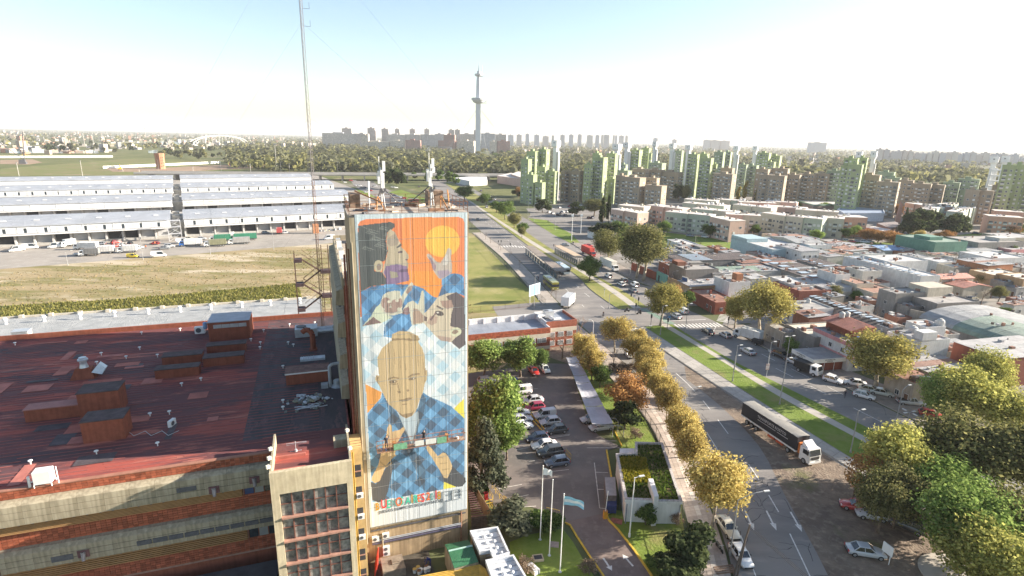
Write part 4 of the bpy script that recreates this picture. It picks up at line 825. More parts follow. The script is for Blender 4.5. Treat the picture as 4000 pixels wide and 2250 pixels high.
def tufts(name,poly,z,n,h,m,parent=None,label=None,wd=.08,seed=1,base=(0,0,0)):
    r=random.Random(seed); xs=[p[0] for p in poly]; ys=[p[1] for p in poly]; k=B(); c=0
    while c<n:
        x,y=r.uniform(min(xs),max(xs)),r.uniform(min(ys),max(ys))
        if not inp((x,y),poly): continue
        c+=1; a=r.uniform(0,PI); hh=h*r.uniform(.5,1.3); w2=wd*r.uniform(.6,1.5); lx,ly=r.uniform(-.4,.4)*hh,r.uniform(-.4,.4)*hh
        k.add([(x-w2*math.cos(a),y-w2*math.sin(a),z),(x+w2*math.cos(a),y+w2*math.sin(a),z),(x+lx,y+ly,z+hh)],[(0,1,2)])
    o=k.build(name,m,parent,loc=base if parent is None else None); return tag(o,label,None,None,'stuff')
lf_y=leafmat('leaf_yellowgreen',(.16,.17,.02),(.34,.29,.04)); lf_g=leafmat('leaf_green',(.035,.065,.012),(.11,.16,.03)); lf_br=leafmat('leaf_bright',(.06,.11,.015),(.18,.24,.05))
ins=[p*.95 for p in soil]
tufts('roof_plants',ins,gz-.2,2400,.32,lf_g,gh,wd=.12,seed=3); yb=[g(11,*p,gz)-c0 for p in [(1500,330),(1740,330),(1800,560),(1640,570),(1540,560)]]
tufts('yellow_groundcover',yb,gz-.18,2200,.42,lf_y,gh,wd=.16,seed=4)
B().prism(ccw([g(11,*p,gz+1.)-c0 for p in [(1770,530),(1815,530),(1868,695),(1825,700)]]),0,gz+1.0).build('fin_wall',whitew,gh)
for x,y in ((1570,790),(2060,800)): p=g(11,x,y,gz-1.0)-c0; p*=1.02; B().tube((p.x,p.y,0),(p.x,p.y,gz-.6),.07).build('downpipe',M('pipe_bluegrey',(.18,.21,.26),.6),gh)
lowp=[g(11,*p,1.6)-c0 for p in [(1440,300),(1470,300),(1545,740),(1520,740)]]
B().prism(ccw([g(11,*p,2.2)-c0 for p in [(1500,245),(1640,245),(1640,300),(1500,300)]]),0,2.2).build('step_wall',whitew,gh)
# container-like kiosk beside it
kp=[g(11,*p,2.5) for p in [(1370,540),(1455,540),(1470,680),(1375,680)]]; kc=sum(kp,Vector())/4; kc.z=0
kk=thing('blue_skip','dark blue open container parked beside the gatehouse','container',kc,0)
B().prism(ccw([g(11,*p,2.3)-kc for p in [(1358,515),(1457,515),(1470,690),(1372,690)]]),.25,2.3,0,1).build('box',[M('rust_dark',(.14,.11,.10),.8,.3,2.),M('grey_tarp',(.30,.28,.27),.9,.15,1.)],kk)
B().prism(ccw([g(11,*p,1.4)-kc for p in [(1372,700),(1470,700),(1470,790),(1372,790)]]),.25,1.4).build('front',M('navy',(.035,.05,.14),.6,.2,2.),kk)
for x,y in ((1390,560),(1450,560),(1395,800),(1460,800)): p=g(11,x,y)-kc; B().tube((p.x-.1,p.y,.25),(p.x+.1,p.y,.25),.25,n=10).build('wheel',M('tyre',(.02,.02,.02),.8),kk)
# boom gate
bm=thing('boom_gate','orange boom gate post with its white arm raised','boom gate',g(11,1360,905),0); B().rbox((0,0),.5,.4,0,1.15,.2).build('cabinet',M('orange_paint',(.65,.30,.03),.5),bm); B().tube((0,0,1.1),(.15,.0,4.3),.05).build('arm',white,bm); B().rbox((0,0),.55,.45,1.15,1.2,.2).build('cap',org,bm)
# flagpoles
def flagpole(p,h,label,flag):
    f=thing('flagpole',label,'flagpole',p,0,'flagpoles on the lawn'); B().tube((0,0,0),(0,0,h),.075,.045,8).build('pole',white,f); B().lathe([(.05,0),(.09,.08),(.02,.16)],(0,0,h),8).build('finial',white,f)
    B().lathe([(.22,0),(.2,.06)],(0,0,0),10).build('foot',galv,f)
    if flag:
        nx,nz=12,9; vs=[];fs=[]
        for j in range(nz+1):
            for i in range(nx+1):
                u,v_=i/nx,j/nz; drop=u*u*.75+u*.15
                vs.append((.07+u*flag[0],.16*math.sin(u*9+v_*2)*u+.05,h-.25-v_*flag[1]*(1-.25*u)-drop*flag[2]))
        fs=[(j*(nx+1)+i,j*(nx+1)+i+1,(j+1)*(nx+1)+i+1,(j+1)*(nx+1)+i) for j in range(nz) for i in range(nx)]
        k=B()
        for fi,ff in enumerate(fs): k.f.append(ff); k.m.append((fi//nx)//3)
        k.v=vs; k.build('flag',flag[3],f,smooth=True)
    return f
for i,(b_,t_,lab,fl) in enumerate((((748,1105),(782,415),'flagpole with a limp white flag on the lawn',(1.1,1.0,.5,[white]*3)),((835,1255),(877,545),'bare flagpole without any flag on the lawn',None),((935,1410),(972,680),'flagpole flying a pale blue and white striped flag',(2.3,1.15,.9,[M('flag_blue',(.30,.55,.66),.8),M('flag_white',(.75,.75,.73),.8),M('flag_blue')])))):
    p=g(11,*b_); flagpole(p,topz(11,*t_,p),lab,fl)
def lamp(base,h,label,arm=None,col=None,group='street lamps',head=1,name='street_lamp'):
    l=thing(name,label,'lamp',base,0,group); m=col or M('lamp_grey',(.30,.30,.30),.5,.1,2.,met=.2)
    B().tube((0,0,0),(0,0,h*(.9 if arm else 1)),.10,.06,7).build('pole',m,l); B().lathe([(.16,0),(.16,.5),(.1,.6)],(0,0,0),8).build('base',m,l)
    hm=M('lamp_head',(.55,.55,.53),.5)
    if arm:
        ax,ay=arm; pts=[(0,0,h*.9)]+[(ax*t,ay*t,h*(.9+.1*math.sin(t*PI/2))) for t in (.15,.4,.7,1)]; B().path(pts,.055,6).build('arm',m,l)
        B().rbox((ax*1.15,ay*1.15),.75,.25,h-.06,h+.07,math.atan2(ay,ax)).build('head',hm,l)
    else:
        for i in range(head):
            a=i*2*PI/max(1,head)+.3; d=Vector((math.cos(a),math.sin(a))); B().tube((0,0,h-.05),(d.x*.7,d.y*.7,h+.05),.04,n=5).build('arm',m,l); B().rbox((d.x*1.0,d.y*1.0),.75,.26,h,h+.12,a).build('head',hm,l)
    return l
p=g(11,1590,1080); lamp(p,topz(11,1620,520,p),'white lamp post on the shaded lawn before the gatehouse',None,white,None)
p=g(11,130,190); lamp(p,topz(11,145,75,p)+2,'pale lamp post between the big tree and the mural tower',None,white,None)
p=g(10,1740,740); lamp(p,topz(10,1750,590,p)+1,'pale lamp post by the bare hedge',None,white,None); p=g(10,1360,490); lamp(p,7,'lamp post among the golden trees by the brick building',(-.8,0),white,None)
# steps, planter and hatch on the lawn
tag(B().rbox((0,0),1.3,1.0,0,.3,.2).rbox((0,0),1.0,.7,.3,.302,.2,1).build('planter_box',[M('planter_stone',(.46,.38,.27),.9,.1,2.),M('dark_inside')],None,loc=g(11,728,1290)),'empty square stone planter on the lawn by the flagpoles','planter')
tag(B().rbox((0,0),1.5,1.0,0,.12,-.3).build('manhole_cover',M('rusty_lid',(.26,.10,.07),.8,.3,2.),None,loc=g(11,1470,935)),'rust red cover plate on the shaded lawn','cover')
tag(B().rbox((0,0),1.2,1.0,0,.1,-.1).build('stone_slab',M('slab_pink',(.30,.24,.21),.9,.15,2.),None,loc=g(11,880,1155)),'flat stone slab on the lawn behind a flagpole','slab')
# ---- annex with silver roof, green shed, timber screen, all at the tower foot
anp=[g(17,*p,3.4) for p in [(1415,740),(1745,690),(1890,1010),(1700,1070),(1660,970),(1530,990)]]; ac=sum(anp,Vector())/len(anp); ac.z=0
an=thing('silver_roof_annex','low annex with a crumpled silver membrane roof beside the tower','building',ac,0); silv=M('silver_membrane',(.60,.61,.63),.5,.18,1.6,met=.1,b=.4)
B().prism(ccw([p-ac for p in anp]),0,3.3,0,1).build('wall',[tan_w,silv],an); edge(an,[p-ac for p in anp],3.1,3.62,.22,silv,'parapet')
an2p=[g(17,*p,3.4) for p in [(1610,1110),(1945,1045),(2110,1330),(1720,1420)]]; ac2=sum(an2p,Vector())/4; ac2.z=0
an2=thing('silver_roof_annex','second silver roofed annex next to the yellow pipework','building',ac2,0); B().prism(ccw([p-ac2 for p in an2p]),0,3.3,0,1).build('wall',[tan_w,silv],an2); edge(an2,[p-ac2 for p in an2p],3.1,3.62,.22,silv,'parapet')
dm=B().lathe([(.26,0),(.24,.1),(.14,.19),(.02,.22)],(0,0,0),12).mesh(M('dome_plastic',(.62,.63,.64),.25,.1,2.),True,'roof_dome')
for root,cc_,pts in ((an,ac,[(1580,785),(1665,768),(1612,865),(1708,845),(1655,940),(1740,925),(1700,1010),(1800,990)]),(an2,ac2,[(1795,1190),(1900,1165),(1830,1255),(1940,1235)])):
    for x,y in pts: p=g(17,x,y,3.4)-cc_; link('roof_dome',dm,root,(p.x,p.y,3.3))
    for i in range(5): a,b_=(g(17,1450+40*i,780+65*i,3.32)-cc_,g(17,1780+32*i,720+65*i,3.32)-cc_) if root is an else (g(17,1640+30*i,1150+60*i,3.32)-cc_,g(17,1960+35*i,1090+60*i,3.32)-cc_); B().tube((a.x,a.y,3.32),(b_.x,b_.y,3.32),.03,n=4).build('roof_seam',M('seam_grey',(.3,.31,.33),.6),root)
gp_=[g(17,*p,3.0) for p in [(1085,870),(1380,810),(1510,1085),(1205,1165)]]; gc=sum(gp_,Vector())/4; gc.z=0; gp_=[p-gc for p in gp_]
gsd=thing('green_shed','small shed with a ridged green metal roof in the tower yard','shed',gc,0); B().prism(ccw(gp_),0,2.7).build('wall',cream,gsd); grn=M('green_sheet',(.045,.15,.075),.45,.15,1.5)
a_,b_,c_,d_=gp_; mid1,mid2=a_.lerp(d_,.42),b_.lerp(c_,.42)
for e0,e1,h0,h1 in ((a_,mid1,2.75,3.15),(mid1,d_,3.15,2.75)):
    f0,f1=(b_,mid2) if e0 is a_ else (mid2,c_); n=15
    for i in range(n):
        t0,t1=i/n,(i+.88)/n; P_=[e0.lerp(f0,t0),e0.lerp(f0,t1),e1.lerp(f1,t1),e1.lerp(f1,t0)]; hh=[h0,h0,h1,h1]; 
        vs=[(p.x,p.y,h) for p,h in zip(P_,hh)]+[(p.x,p.y,h-.08) for p,h in zip(P_,hh)]
        B().add(vs,[(0,1,2,3),(7,6,5,4),(0,4,5,1),(1,5,6,2),(2,6,7,3),(3,7,4,0)]).build('roof_sheet',grn,gsd)
B().tube((mid1.x,mid1.y,3.17),(mid2.x,mid2.y,3.17),.12,n=6).build('ridge_cap',M('ridge_pale',(.30,.45,.40),.6),gsd)
wsn=M('timber_board',(.20,.13,.09),.85,.25,2.5,streak=.2)
tp=[g(17,*p,2.6) for p in [(1372,150),(1465,140),(1690,510),(1425,545)]]; tcn=sum(tp,Vector())/4; tcn.z=0; tp=[p-tcn for p in tp]
ts=thing('timber_screen','brown timber enclosure with a slatted top beside the tower','enclosure',tcn,0)
for i in range(4):
    a_,b_=tp[i],tp[(i+1)%4]; d=b_-a_; 
    if i==3: continue
    for j in range(9): B().rbox((a_+b_)/2,d.length,.08,.1+j*.28,.1+j*.28+.25,math.atan2(d.y,d.x)).build('board',wsn,ts)
    for t in (0,.5,1): p=a_.lerp(b_,t); B().rbox(p,.14,.14,0,2.66,math.atan2(d.y,d.x)).build('post',wsn,ts)
for i in range(14): t=i/14; a_,b_=tp[0].lerp(tp[3],t),tp[1].lerp(tp[2],t); m_=a_.lerp(b_,.62); d=m_-a_; B().rbox((a_+m_)/2,d.length,.22,2.3,2.38,math.atan2(d.y,d.x)).build('slat',M('dark_timber',(.075,.04,.04),.9,.3,2.),ts)
yp=thing('yellow_pipework','bundle of yellow pipes on a concrete ledge at the tower foot','pipework',g(17,1150,1270,2.5)*1,0); yo=yp.location.copy(); yo.z=0; yp.location=yo
a_,b_=g(17,800,1290,2.4)-yo,g(17,1520,1150,2.4)-yo; d=(b_-a_).normalized(); n=Vector((-d.y,d.x,0))
B().rbox((a_+b_)/2-n*.9,(b_-a_).length+.6,2.4,0,2.2,math.atan2(d.y,d.x)).build('ledge',cream,yp)
for i in range(9): B().path([Vector((*(a_-n*.22*i-d*2).xy,2.4)),Vector((*(b_-n*.22*i-d*.05*i).xy,2.4)),Vector((*(b_-n*.22*i+d*.5-d*.05*i-n*.8).xy,2.4)),Vector((*(b_-n*.22*i+d*.7-n*3-d*.05*i).xy,2.4))],.07,6).build('pipe',yel,yp)
cb=[g(17,*p,1.1) for p in [(275,1065),(545,1010),(595,1180),(310,1245)]]; cc0=sum(cb,Vector())/4; cc0.z=0
tag(B().prism(ccw([p-cc0 for p in cb]),0,1.1).prism(ccw([(p-cc0)*.35+Vector((.3,.2,0)) for p in cb]),1.1,1.25).build('concrete_cistern',M('cistern',(.22,.18,.14),.9,.25,1.5),None,loc=cc0),'stained concrete cistern in the tower yard','cistern')
pc=[(750,1215),(785,1245),(855,1205),(885,1225),(708,1245),(845,1240),(765,1262)]
for i,(x,y) in enumerate(pc):
    o_=thing('paint_bucket','white paint bucket in the cluster on the tower yard','bucket',g(17,x,y),0,'paint buckets'); B().lathe([(.2,0),(.23,.5)],(0,0,0),12).build('tub',white,o_); B().lathe([(.245,.5),(.245,.54)],(0,0,0),12).build('lid',[M('lid_ochre',(.5,.33,.1)),white,M('lid_brown',(.25,.12,.06)),white][i%4],o_)
tag(B().add([(0,0,0),(.5,-2.2,0),(.9,-2.2,1.6),(.5,0,2.2),(.1,.05,0),(.6,-2.15,0),(1.,-2.15,1.6),(.6,.05,2.2)],[(0,1,2,3),(7,6,5,4),(0,4,5,1),(1,5,6,2),(2,6,7,3),(3,7,4,0)]).build('red_tarpaulin',M('red_tarp',(.55,.06,.04),.7,.2,2.),None,loc=g(17,205,1120)),'bright red tarpaulin propped by the yellow pipes','tarpaulin')
# walkway with yellow handrails beside the screen
yr=thing('yellow_handrail','yellow handrails along the ramp beside the tower','handrail',g(17,1680,380),0); o0=yr.location.copy()
for pl in ([(1540,110),(1690,350),(1690,400),(1600,420)],[(1680,185),(1820,390)],[(1650,430),(1825,705)]):
    pts=[g(17,*p)-o0 for p in pl]; k=B()
    for i in range(len(pts)-1):
        for h in (.5,1.0): k.tube(pts[i]+Vector((0,0,h)),pts[i+1]+Vector((0,0,h)),.035,n=5)
        n=max(1,int((pts[i+1]-pts[i]).length/1.2))
        for j in range(n+1): p=pts[i].lerp(pts[i+1],j/n); k.tube(p,p+Vector((0,0,1.0)),.035,n=5)
    k.build('rail',ypaint,yr)
def ygate(pts,label):
    o_=thing('yellow_barrier',label,'barrier',pts[0],0); o1=Vector(pts[0]); k=B(); a_,b_=Vector((0,0,0)),Vector(pts[1])-o1
    for h in (.15,1.0): k.tube(a_+Vector((0,0,h)),b_+Vector((0,0,h)),.03,n=5)
    k.build('frame',ypaint,o_)
    n=8
    for j in range(n+1): p=a_.lerp(b_,j/n); B().tube(p,p+Vector((0,0,1.0)),.02,n=4).build('bar',ypaint,o_)
ygate([g(11,805,860),g(11,930,890)],'yellow barrier behind the round shrubs'); ygate([g(11,990,300),g(11,1040,355)],'yellow barrier standing behind the last parked hatchback'); ygate([g(11,400,750),g(11,430,765)],'small yellow barrier beside the ramp')
tag(B().rbox((0,0),.5,.4,0,1.0,.3).rbox((0,0),.6,.5,1.0,1.08,.3).build('red_bin',M('red_bin',(.6,.05,.05),.6),None,loc=g(17,1605,320)),'red bin by the yellow handrail','bin')
# ---- carport
cpz=2.5; cpp=[g(10,*p,cpz) for p in [(1115,590),(1210,585),(1560,1222),(1360,1222)]]; cc0=sum(cpp,Vector())/4; cc0.z=0; cpp=[p-cc0 for p in cpp]
cpt=thing('carport','long grey fabric carport beside the car park','carport',cc0,0); cpm=M('carport_fabric',(.40,.40,.43),.8,.12,.7)
a_,b_,c_,d_=cpp; n=9
for i in range(n):
    t0,t1=i/n,(i+.985)/n; e=[a_.lerp(d_,t0),b_.lerp(c_,t0),b_.lerp(c_,t1),a_.lerp(d_,t1)]
    vs=[];nn=5
    for j in range(nn):
        u=j/(nn-1)
        for ee in ((e[0],e[1],0),(e[3],e[2],1)): p=ee[0].lerp(ee[1],u); vs.append((p.x,p.y,cpz-.18*math.sin(u*PI)-.08*math.sin(i*2.1)+.12*(u-.5)))
    B().add(vs,[(2*j,2*j+2,2*j+3,2*j+1) for j in range(nn-1)]).build('canopy_bay',cpm,cpt)
for i in range(n+1):
    t=i/n; p=b_.lerp(c_,t); B().path([(p.x,p.y,0),(p.x,p.y,cpz-.3),tuple(a_.lerp(d_,t).xy)+(cpz-.25,)],.06,5).build('frame',M('lamp_grey',(.30,.30,.30)),cpt)
a2=thing('pipe_arch','curved grey pipe arch at the end of the carport','frame',g(10,1600,1300),0); B().path([(0,0,0),(0,0,2.),(-.4,.2,2.5),(-1.2,.3,2.6)],.06,6).build('pipe',M('lamp_grey'),a2); B().path([(.7,-1.6,0),(.7,-1.6,1.6),(.2,-1.6,2.1),(-3.5,-1.2,2.2)],.06,6).build('pipe',M('lamp_grey'),a2)
# ---- low brick building behind the car park
bz=6.2; brick=M('brick_band',(.27,.09,.055),.85,.25,2.2,b=.2)
bo,bw,bd=rect(10,[(180,385),(930,315),(830,200)],bz,FA); bk=thing('brick_building','low brick and white office with a grey roof deck behind the car park','building',(bo[0],bo[1]),fa)
bw=bw+.0; bd=9.0
B().box(-8,bw,0,bd,0,bz-.9).build('wall',brick,bk); B().box(-8,bw,.15,bd,bz-.9,bz-.7).build('roof_deck',M('deck_grey',(.25,.27,.31),.5,.15,.4),bk)
B().box(-8,bw,-.02,.22,bz-1.4,bz).build('parapet',brick,bk); B().box(bw-.22,bw+.02,.22,bd,bz-1.4,bz).build('parapet',whitew,bk); B().box(-8,bw,bd,bd+.3,bz-1.4,bz+.7).build('back_parapet',whitew,bk)
for i in range(8): B().box(-8+i*3.6,-7.6+i*3.6,bd-.25,bd,bz-.7,bz+.6).build('buttress',whitew,bk)
for i in range(12): B().box(-7.5+i*2.1,-7.44+i*2.1,.3,bd-.4,bz-.7,bz-.68).build('deck_seam',M('seam_pale',(.40,.42,.45),.6),bk)
tlm=[B().box(-.2,.2,-.04,.02,-.11,.11).mesh(m,name='brick_tile') for m in tilem]
c=0
for zr_ in range(5):
    for i in range(int((bw)/.43)): link('brick_tile',rnd.choice(tlm),bk,(bw-.25-i*.43,-.02,bz-1.25+zr_*.25)); c+=1
for z0,z1 in ((bz-2.4,bz-1.4),(bz-5.4,bz-4.6)): B().box(-8,bw+.02,-.05,.1,z0,z1).build('white_band',M('cream_band',(.52,.47,.38),.85,.1,1.),bk)
for i in range(5):
    x0=bw-.6-2.8*(i+1); f=B().box(x0,x0+2.4,-.06,.02,bz-3.7,bz-2.45).build('window',white,bk)
    for j in range(4): B().box(x0+.08+.58*j,x0+.58+.58*j,-.085,-.05,bz-3.62,bz-2.53).build('pane',M('curtain_glass',(.22,.23,.24),.3,.4,2.,spec=.6),f)
for i in range(7): B().tube((bw-1.3-i*1.9,.1,bz-.9),(bw-1.3-i*1.9,-.3,bz-1.1),.03,n=4).build('spout',darkmet,bk)
bx=thing('brick_corner_block','taller brick corner of the office with air handling plant on its roof','building',(bo[0]+bw*cfa-2.6*sfa,bo[1]+bw*sfa+2.6*cfa),fa)
B().box(.05,8.2,0,8.6,0,bz-.3).build('wall',brick,bx); B().box(.2,8.,.2,8.4,bz-.3,bz-.15).build('roof_deck',M('deck_grey'),bx)
for b4 in ((.0,8.25,-.05,.2),(.0,8.25,8.4,8.65),(.0,.22,.2,8.4),(8.03,8.25,.2,8.4)): B().box(*b4,bz-.8,bz+.5).build('parapet',whitew if b4[2]>1 or b4[0]<.1 and b4[1]<1 else brick,bx)
B().box(0,8.27,-.09,.0,bz-2.2,bz-1.2).build('white_band',M('cream_band'),bx)
for i in range(3):
    for z in (bz-3.6,bz-5.8): f=B().box(.8+2.4*i,2.4+2.4*i,-.06,.02,z,z+1.3).build('window',white,bx); B().box(.9+2.4*i,2.3+2.4*i,-.09,-.05,z+.1,z+1.2).build('pane',M('curtain_glass'),f)
ah=thing('air_handler','grey air handling unit with ducts on the brick office roof','air handler',bx.matrix_basis@Vector((1.4,4.2,bz-.15)),fa); B().box(0,2.4,0,1.8,.3,1.9).build('case',galv,ah); B().box(.2,1.1,.3,1.4,1.9,1.95).build('grille',darkmet,ah); B().path([(0,.4,.9),(-1.6,.4,.9),(-2.2,-.5,.6)],.45,8).build('duct',whitew,ah); B().path([(1.2,-.2,.4),(1.4,-2.0,.4),(3.4,-2.0,.4)],.4,8).build('duct',whitew,ah); B().box(.1,2.3,.1,1.7,0,.3).build('feet',darkmet,ah)
# ---- white container, blue billboard, field fence
wc=thing('white_trailer_box','white ribbed box trailer standing on the service road','trailer',g(2,1845,1350),math.radians(68)); B().box(-3.4,3.4,-1.25,1.25,.9,3.6).build('box',white,wc)
for i in range(12): B().box(-3.3+.58*i,-3.2+.58*i,-1.3,1.3,.9,3.66).build('rib',whitew,wc)
for x in (-2.4,-1.4,2.2):
    for y in (-1.05,1.05): B().tube((x,y-.12,.45),(x,y+.12,.45),.45,n=12).build('wheel',M('tyre'),wc)
p1,p2=g(2,1575,1330),g(2,1637,1310); bb=thing('billboard','pale blue blank billboard on two posts beside the field fence','billboard',p1,0); d=p2-p1; zt=topz(2,1572,1210,p1)
for pp in (Vector(),d): B().tube(pp,pp+Vector((0,0,zt)),.1,n=6).build('post',whitew,bb)
B().rbox(d/2,d.length+.8,.14,zt*.42,zt+.2,math.atan2(d.y,d.x)).build('panel',M('sky_panel',(.20,.45,.66),.5,.05,.5),bb); B().rbox(d/2,d.length+1.0,.10,zt*.42-.1,zt+.3,math.atan2(d.y,d.x)).build('frame',whitew,bb)
def fence(name,label,pl,h=1.9,step=2.4,m=None,bars=.35):
    f=thing(name,label,'fence',pl[0],0); m=m or M('dark_fence',(.06,.07,.06),.6); o0=Vector((pl[0][0],pl[0][1],0))
    for i in range(len(pl)-1):
        a_,b_=Vector((pl[i][0],pl[i][1],0))-o0,Vector((pl[i+1][0],pl[i+1][1],0))-o0; n=max(1,int((b_-a_).length/step))
        for j in range(n):
            p,q_=a_.lerp(b_,j/n),a_.lerp(b_,(j+1)/n); k=B().tube(p,p+Vector((0,0,h)),.05,n=4)
            for hh in (.15,h-.1): k.tube(p+Vector((0,0,hh)),q_+Vector((0,0,hh)),.03,n=4)
            nb=int((q_-p).length/bars)
            for b2 in range(nb): pp=p.lerp(q_,b2/nb); k.tube(pp+Vector((0,0,.1)),pp+Vector((0,0,h-.05)),.014,n=3)
            k.build('fence_bay',m,f)
    return f
fence('field_fence','thin dark railing along the far edge of the lawn by the avenue',[g(2,*p) for p in [(1190,862),(1480,1152),(1690,1342)]],1.8,4.)
fence('field_fence','rusty fence between the lawn and the brick building',[g(2,*p) for p in [(1140,1405),(1400,1375),(1690,1345)]],1.9,3.5,rust2)
fence('street_fence','black railing between the gatehouse garden and the tan pavement',[Vector((25.9,80.5)),Vector((25.8,88)),Vector((25.0,97))],2.0,2.4)
fence('street_fence','black railing beside the shaded lawn and the pavement',[g(11,2085,860),g(11,2120,1055),g(11,2200,1250)],2.0,2.4)
# ================================================================ MARKET HALLS
MA=30.3; ma=math.radians(MA); cm_,sm_=math.cos(ma),math.sin(ma); ms_=Vector((cm_,sm_,0)); mt_=Vector((-sm_,cm_,0))
hallw=M('hall_white',(.60,.61,.62),.6,.05,.2,wave=('X',2.4,.2)); hallr=M('hall_roof',(.34,.355,.385),.6,.12,.12,met=.05,wave=('X',3.2,.4)); dockw=M('dock_grey',(.30,.29,.28),.85,.15,.4); shut=M('shutter_grey',(.36,.36,.37),.7,.08,.6); dark=M('dark_inside')
dome=B().add([(-1.1,-.6,0),(1.1,-.6,0),(1.1,.6,0),(-1.1,.6,0),(-.8,-.35,.35),(.8,-.35,.35),(.8,.35,.35),(-.8,.35,.35)],[(0,1,5,4),(1,2,6,5),(2,3,7,6),(3,0,4,7),(4,5,6,7)]).mesh(M('skylight_pale',(.55,.56,.57),.5),name='skylight')
def hall(label,o,L,side,row,det):
    """o: front eave corner (world). side 1: runs right of it, -1: left"""
    h=thing('market_hall',label,'warehouse',o if side>0 else o-ms_*L,ma,'white market halls'); D=36.; ze=9.0
    B().box(0,L,3.0,D,0,5.0).build('dock_wall',dockw,h); B().box(0,L,0,D,5.25,ze).build('upper_wall',hallw,h)
    B().box(-.2,L+.2,-1.2,3.4,4.95,5.25).build('canopy',M('canopy_white',(.62,.62,.62),.7,.08,.5),h); B().box(0,L,-1.0,-.9,5.25,5.9).build('canopy_rail',M('rail_grey',(.34,.34,.35),.6),h)
    n=10; pr=[(-.5+(D+1)*i/n, ze+1.9*math.sin(PI*i/n)) for i in range(n+1)]
    sec=8; 
    for s_ in range(sec):
        x0,x1=L*s_/sec-(.3 if s_==0 else 0),L*(s_+1)/sec-.05+(.35 if s_==sec-1 else 0); kk=B(); m_=n+1
        kk.add([(x0,a,z) for a,z in pr]+[(x1,a,z) for a,z in pr],[(i,m_+i,m_+i+1,i+1) for i in range(n)]); kk.add([(x0,a,z-.25) for a,z in pr]+[(x0,a,z) for a,z in pr],[(i,i+1,m_+i+1,m_+i) for i in range(n)]); kk.add([(x1,a,z-.25) for a,z in pr]+[(x1,a,z) for a,z in pr],[(i+1,i,m_+i,m_+i+1) for i in range(n)])
        kk.add([(x0,-.5,ze-.3),(x1,-.5,ze-.3),(x1,-.5,ze),(x0,-.5,ze)],[(0,1,2,3)]); kk.build('roof_sheet',hallr,h)
    for e,nm in ((0,'gable'),(L,'gable')): 
        kk=B(); kk.add([(e,a,z-.02) for a,z in pr],[tuple(range(n+1)) if e else tuple(range(n,-1,-1))]); kk.build(nm,hallw,h)
    nb=max(4,int(L/11))
    for i in range(nb):
        x=(i+.5)*L/nb; link('skylight',dome,h,(x,7.5,ze+1.2),(-.12,0,0)); 
        B().box(x-L/nb/2,x-L/nb/2+.5,-.12,0,5.25,ze+.05).build('pilaster',hallw,h)
    if row in (1,3):
        for i in range(int(L/7)):
            x=3+i*7; B().box(x-1.9,x-.7,-.06,.0,5.4,7.9).build('door',M('grey_door',(.42,.43,.44),.6),h); B().box(x+.9,x+1.9,-.06,0,5.9,7.9).build('window',gl,h)
    if row==2 and side>0:
        for i in range(int(L/6)): B().box(2+i*6,5+i*6,-.07,0,7.0,7.5).build('name_board',M('pale_green_board',(.50,.55,.28),.7),h)
    nbd=int(L/6.2)
    for i in range(nbd):
        x=i*L/nbd; B().box(x-.35,x+.35,1.2,3.,0,4.95).build('column',M('column_grey',(.42,.41,.40),.8,.1,1.),h)
        op=(i*7+row*3)%5<2 if row!=1 else (i*5+1)%7<3
        B().box(x+.8,x+L/nbd-.8,2.9,2.98,1.0,4.3).build('loading_door',dark if op else shut,h)
    B().box(0,L,1.3,3.0,0,1.0).build('dock',M('dock_edge',(.34,.33,.31),.9,.1,1.),h)
    for i in range(int(L/3.4)): 
        if row in (1,): B().box(.8+i*3.4,2.6+i*3.4,-.95,-.1,5.25,5.9).build('canopy_unit',whitew if i%3 else galv,h)
    return h
R1=Vector((-159.2,267.8,0)); halls=[]
for row in (1,2,3,4):
    o=Vector((*g(1,*((1300,733),(1290,597),(1280,510),(1275,447))[row-1],9).xy,0))
    ol=Vector((*g(1,*((1200,738),(1215,600),(1222,512),(1222,450))[row-1],9).xy,0))
    er=(G(1470,815,9),G(1401,772,9),G(1286,714,9),G(1206,686,9))[row-1]; L=(Vector((er.x,er.y,0))-o).dot(ms_)
    wd=('first','second','third','farthest')[row-1]
    hall('white market hall in the %s row, on the radio mast side of the passage'%wd,o,L,1,row,1)
    hall('white market hall in the %s row, on the brick chimney side of the passage'%wd,ol,135,-1,row,1)
# passage between the halls
for row in (1,2,3):
    o=Vector((*g(1,*((1245,745),(1250,605),(1250,520))[row-1],8).xy,0)); ps=thing('hall_passage','concrete cross passage behind the %s row of market halls'%('first','second','third')[row-1],'passage',o,ma)
    B().box(-3.2,3.2,4,44,0,6.5).build('wall',M('passage_wall',(.42,.39,.34),.85,.12,.4),ps); B().box(-3.4,3.4,4,44,6.5,6.8).build('roof',M('passage_roof',(.40,.37,.33),.9,.15,.3),ps)
    for y in (12,26): B().box(-1.5,1.5,y,y+4,6.8,9).build('stair_head',M('passage_wall'),ps)
o=Vector((*g(1,1245,890).xy,0)); st=thing('steel_stair','open grey steel stair at the end of the hall passage','staircase',o,ma); k=B()
for x in (-2.6,2.6):
    for y in (0,3): k.tube((x,y,0),(x,y,9.5),.15,n=4)
for z in (3.2,6.4,9.4): k.box(-2.7,2.7,0,3,z,z+.15)
for z in (0,3.2,6.4): k.tube((-2.4,.4,z),(2.4,.4,z+3.2),.12,n=4).tube((-2.4,.4,z+1),(2.4,.4,z+4.2),.06,n=4).tube((2.4,2.4,z),(-2.4,2.4,z+3.2),.12,n=4)
k.build('frame',M('pale_steel',(.45,.45,.46),.6),st)
for b_,t_ in (((480,1062),(465,960)),((1013,1022),(1030,862)),((1490,985),(1478,828)),((1937,950),(1922,800))):
    p=g(1,*b_); lamp(p,topz(1,*t_,p),'tall thin lamp post at the edge of the market yard',(1.4,.8),None,'lamps along the market yard')
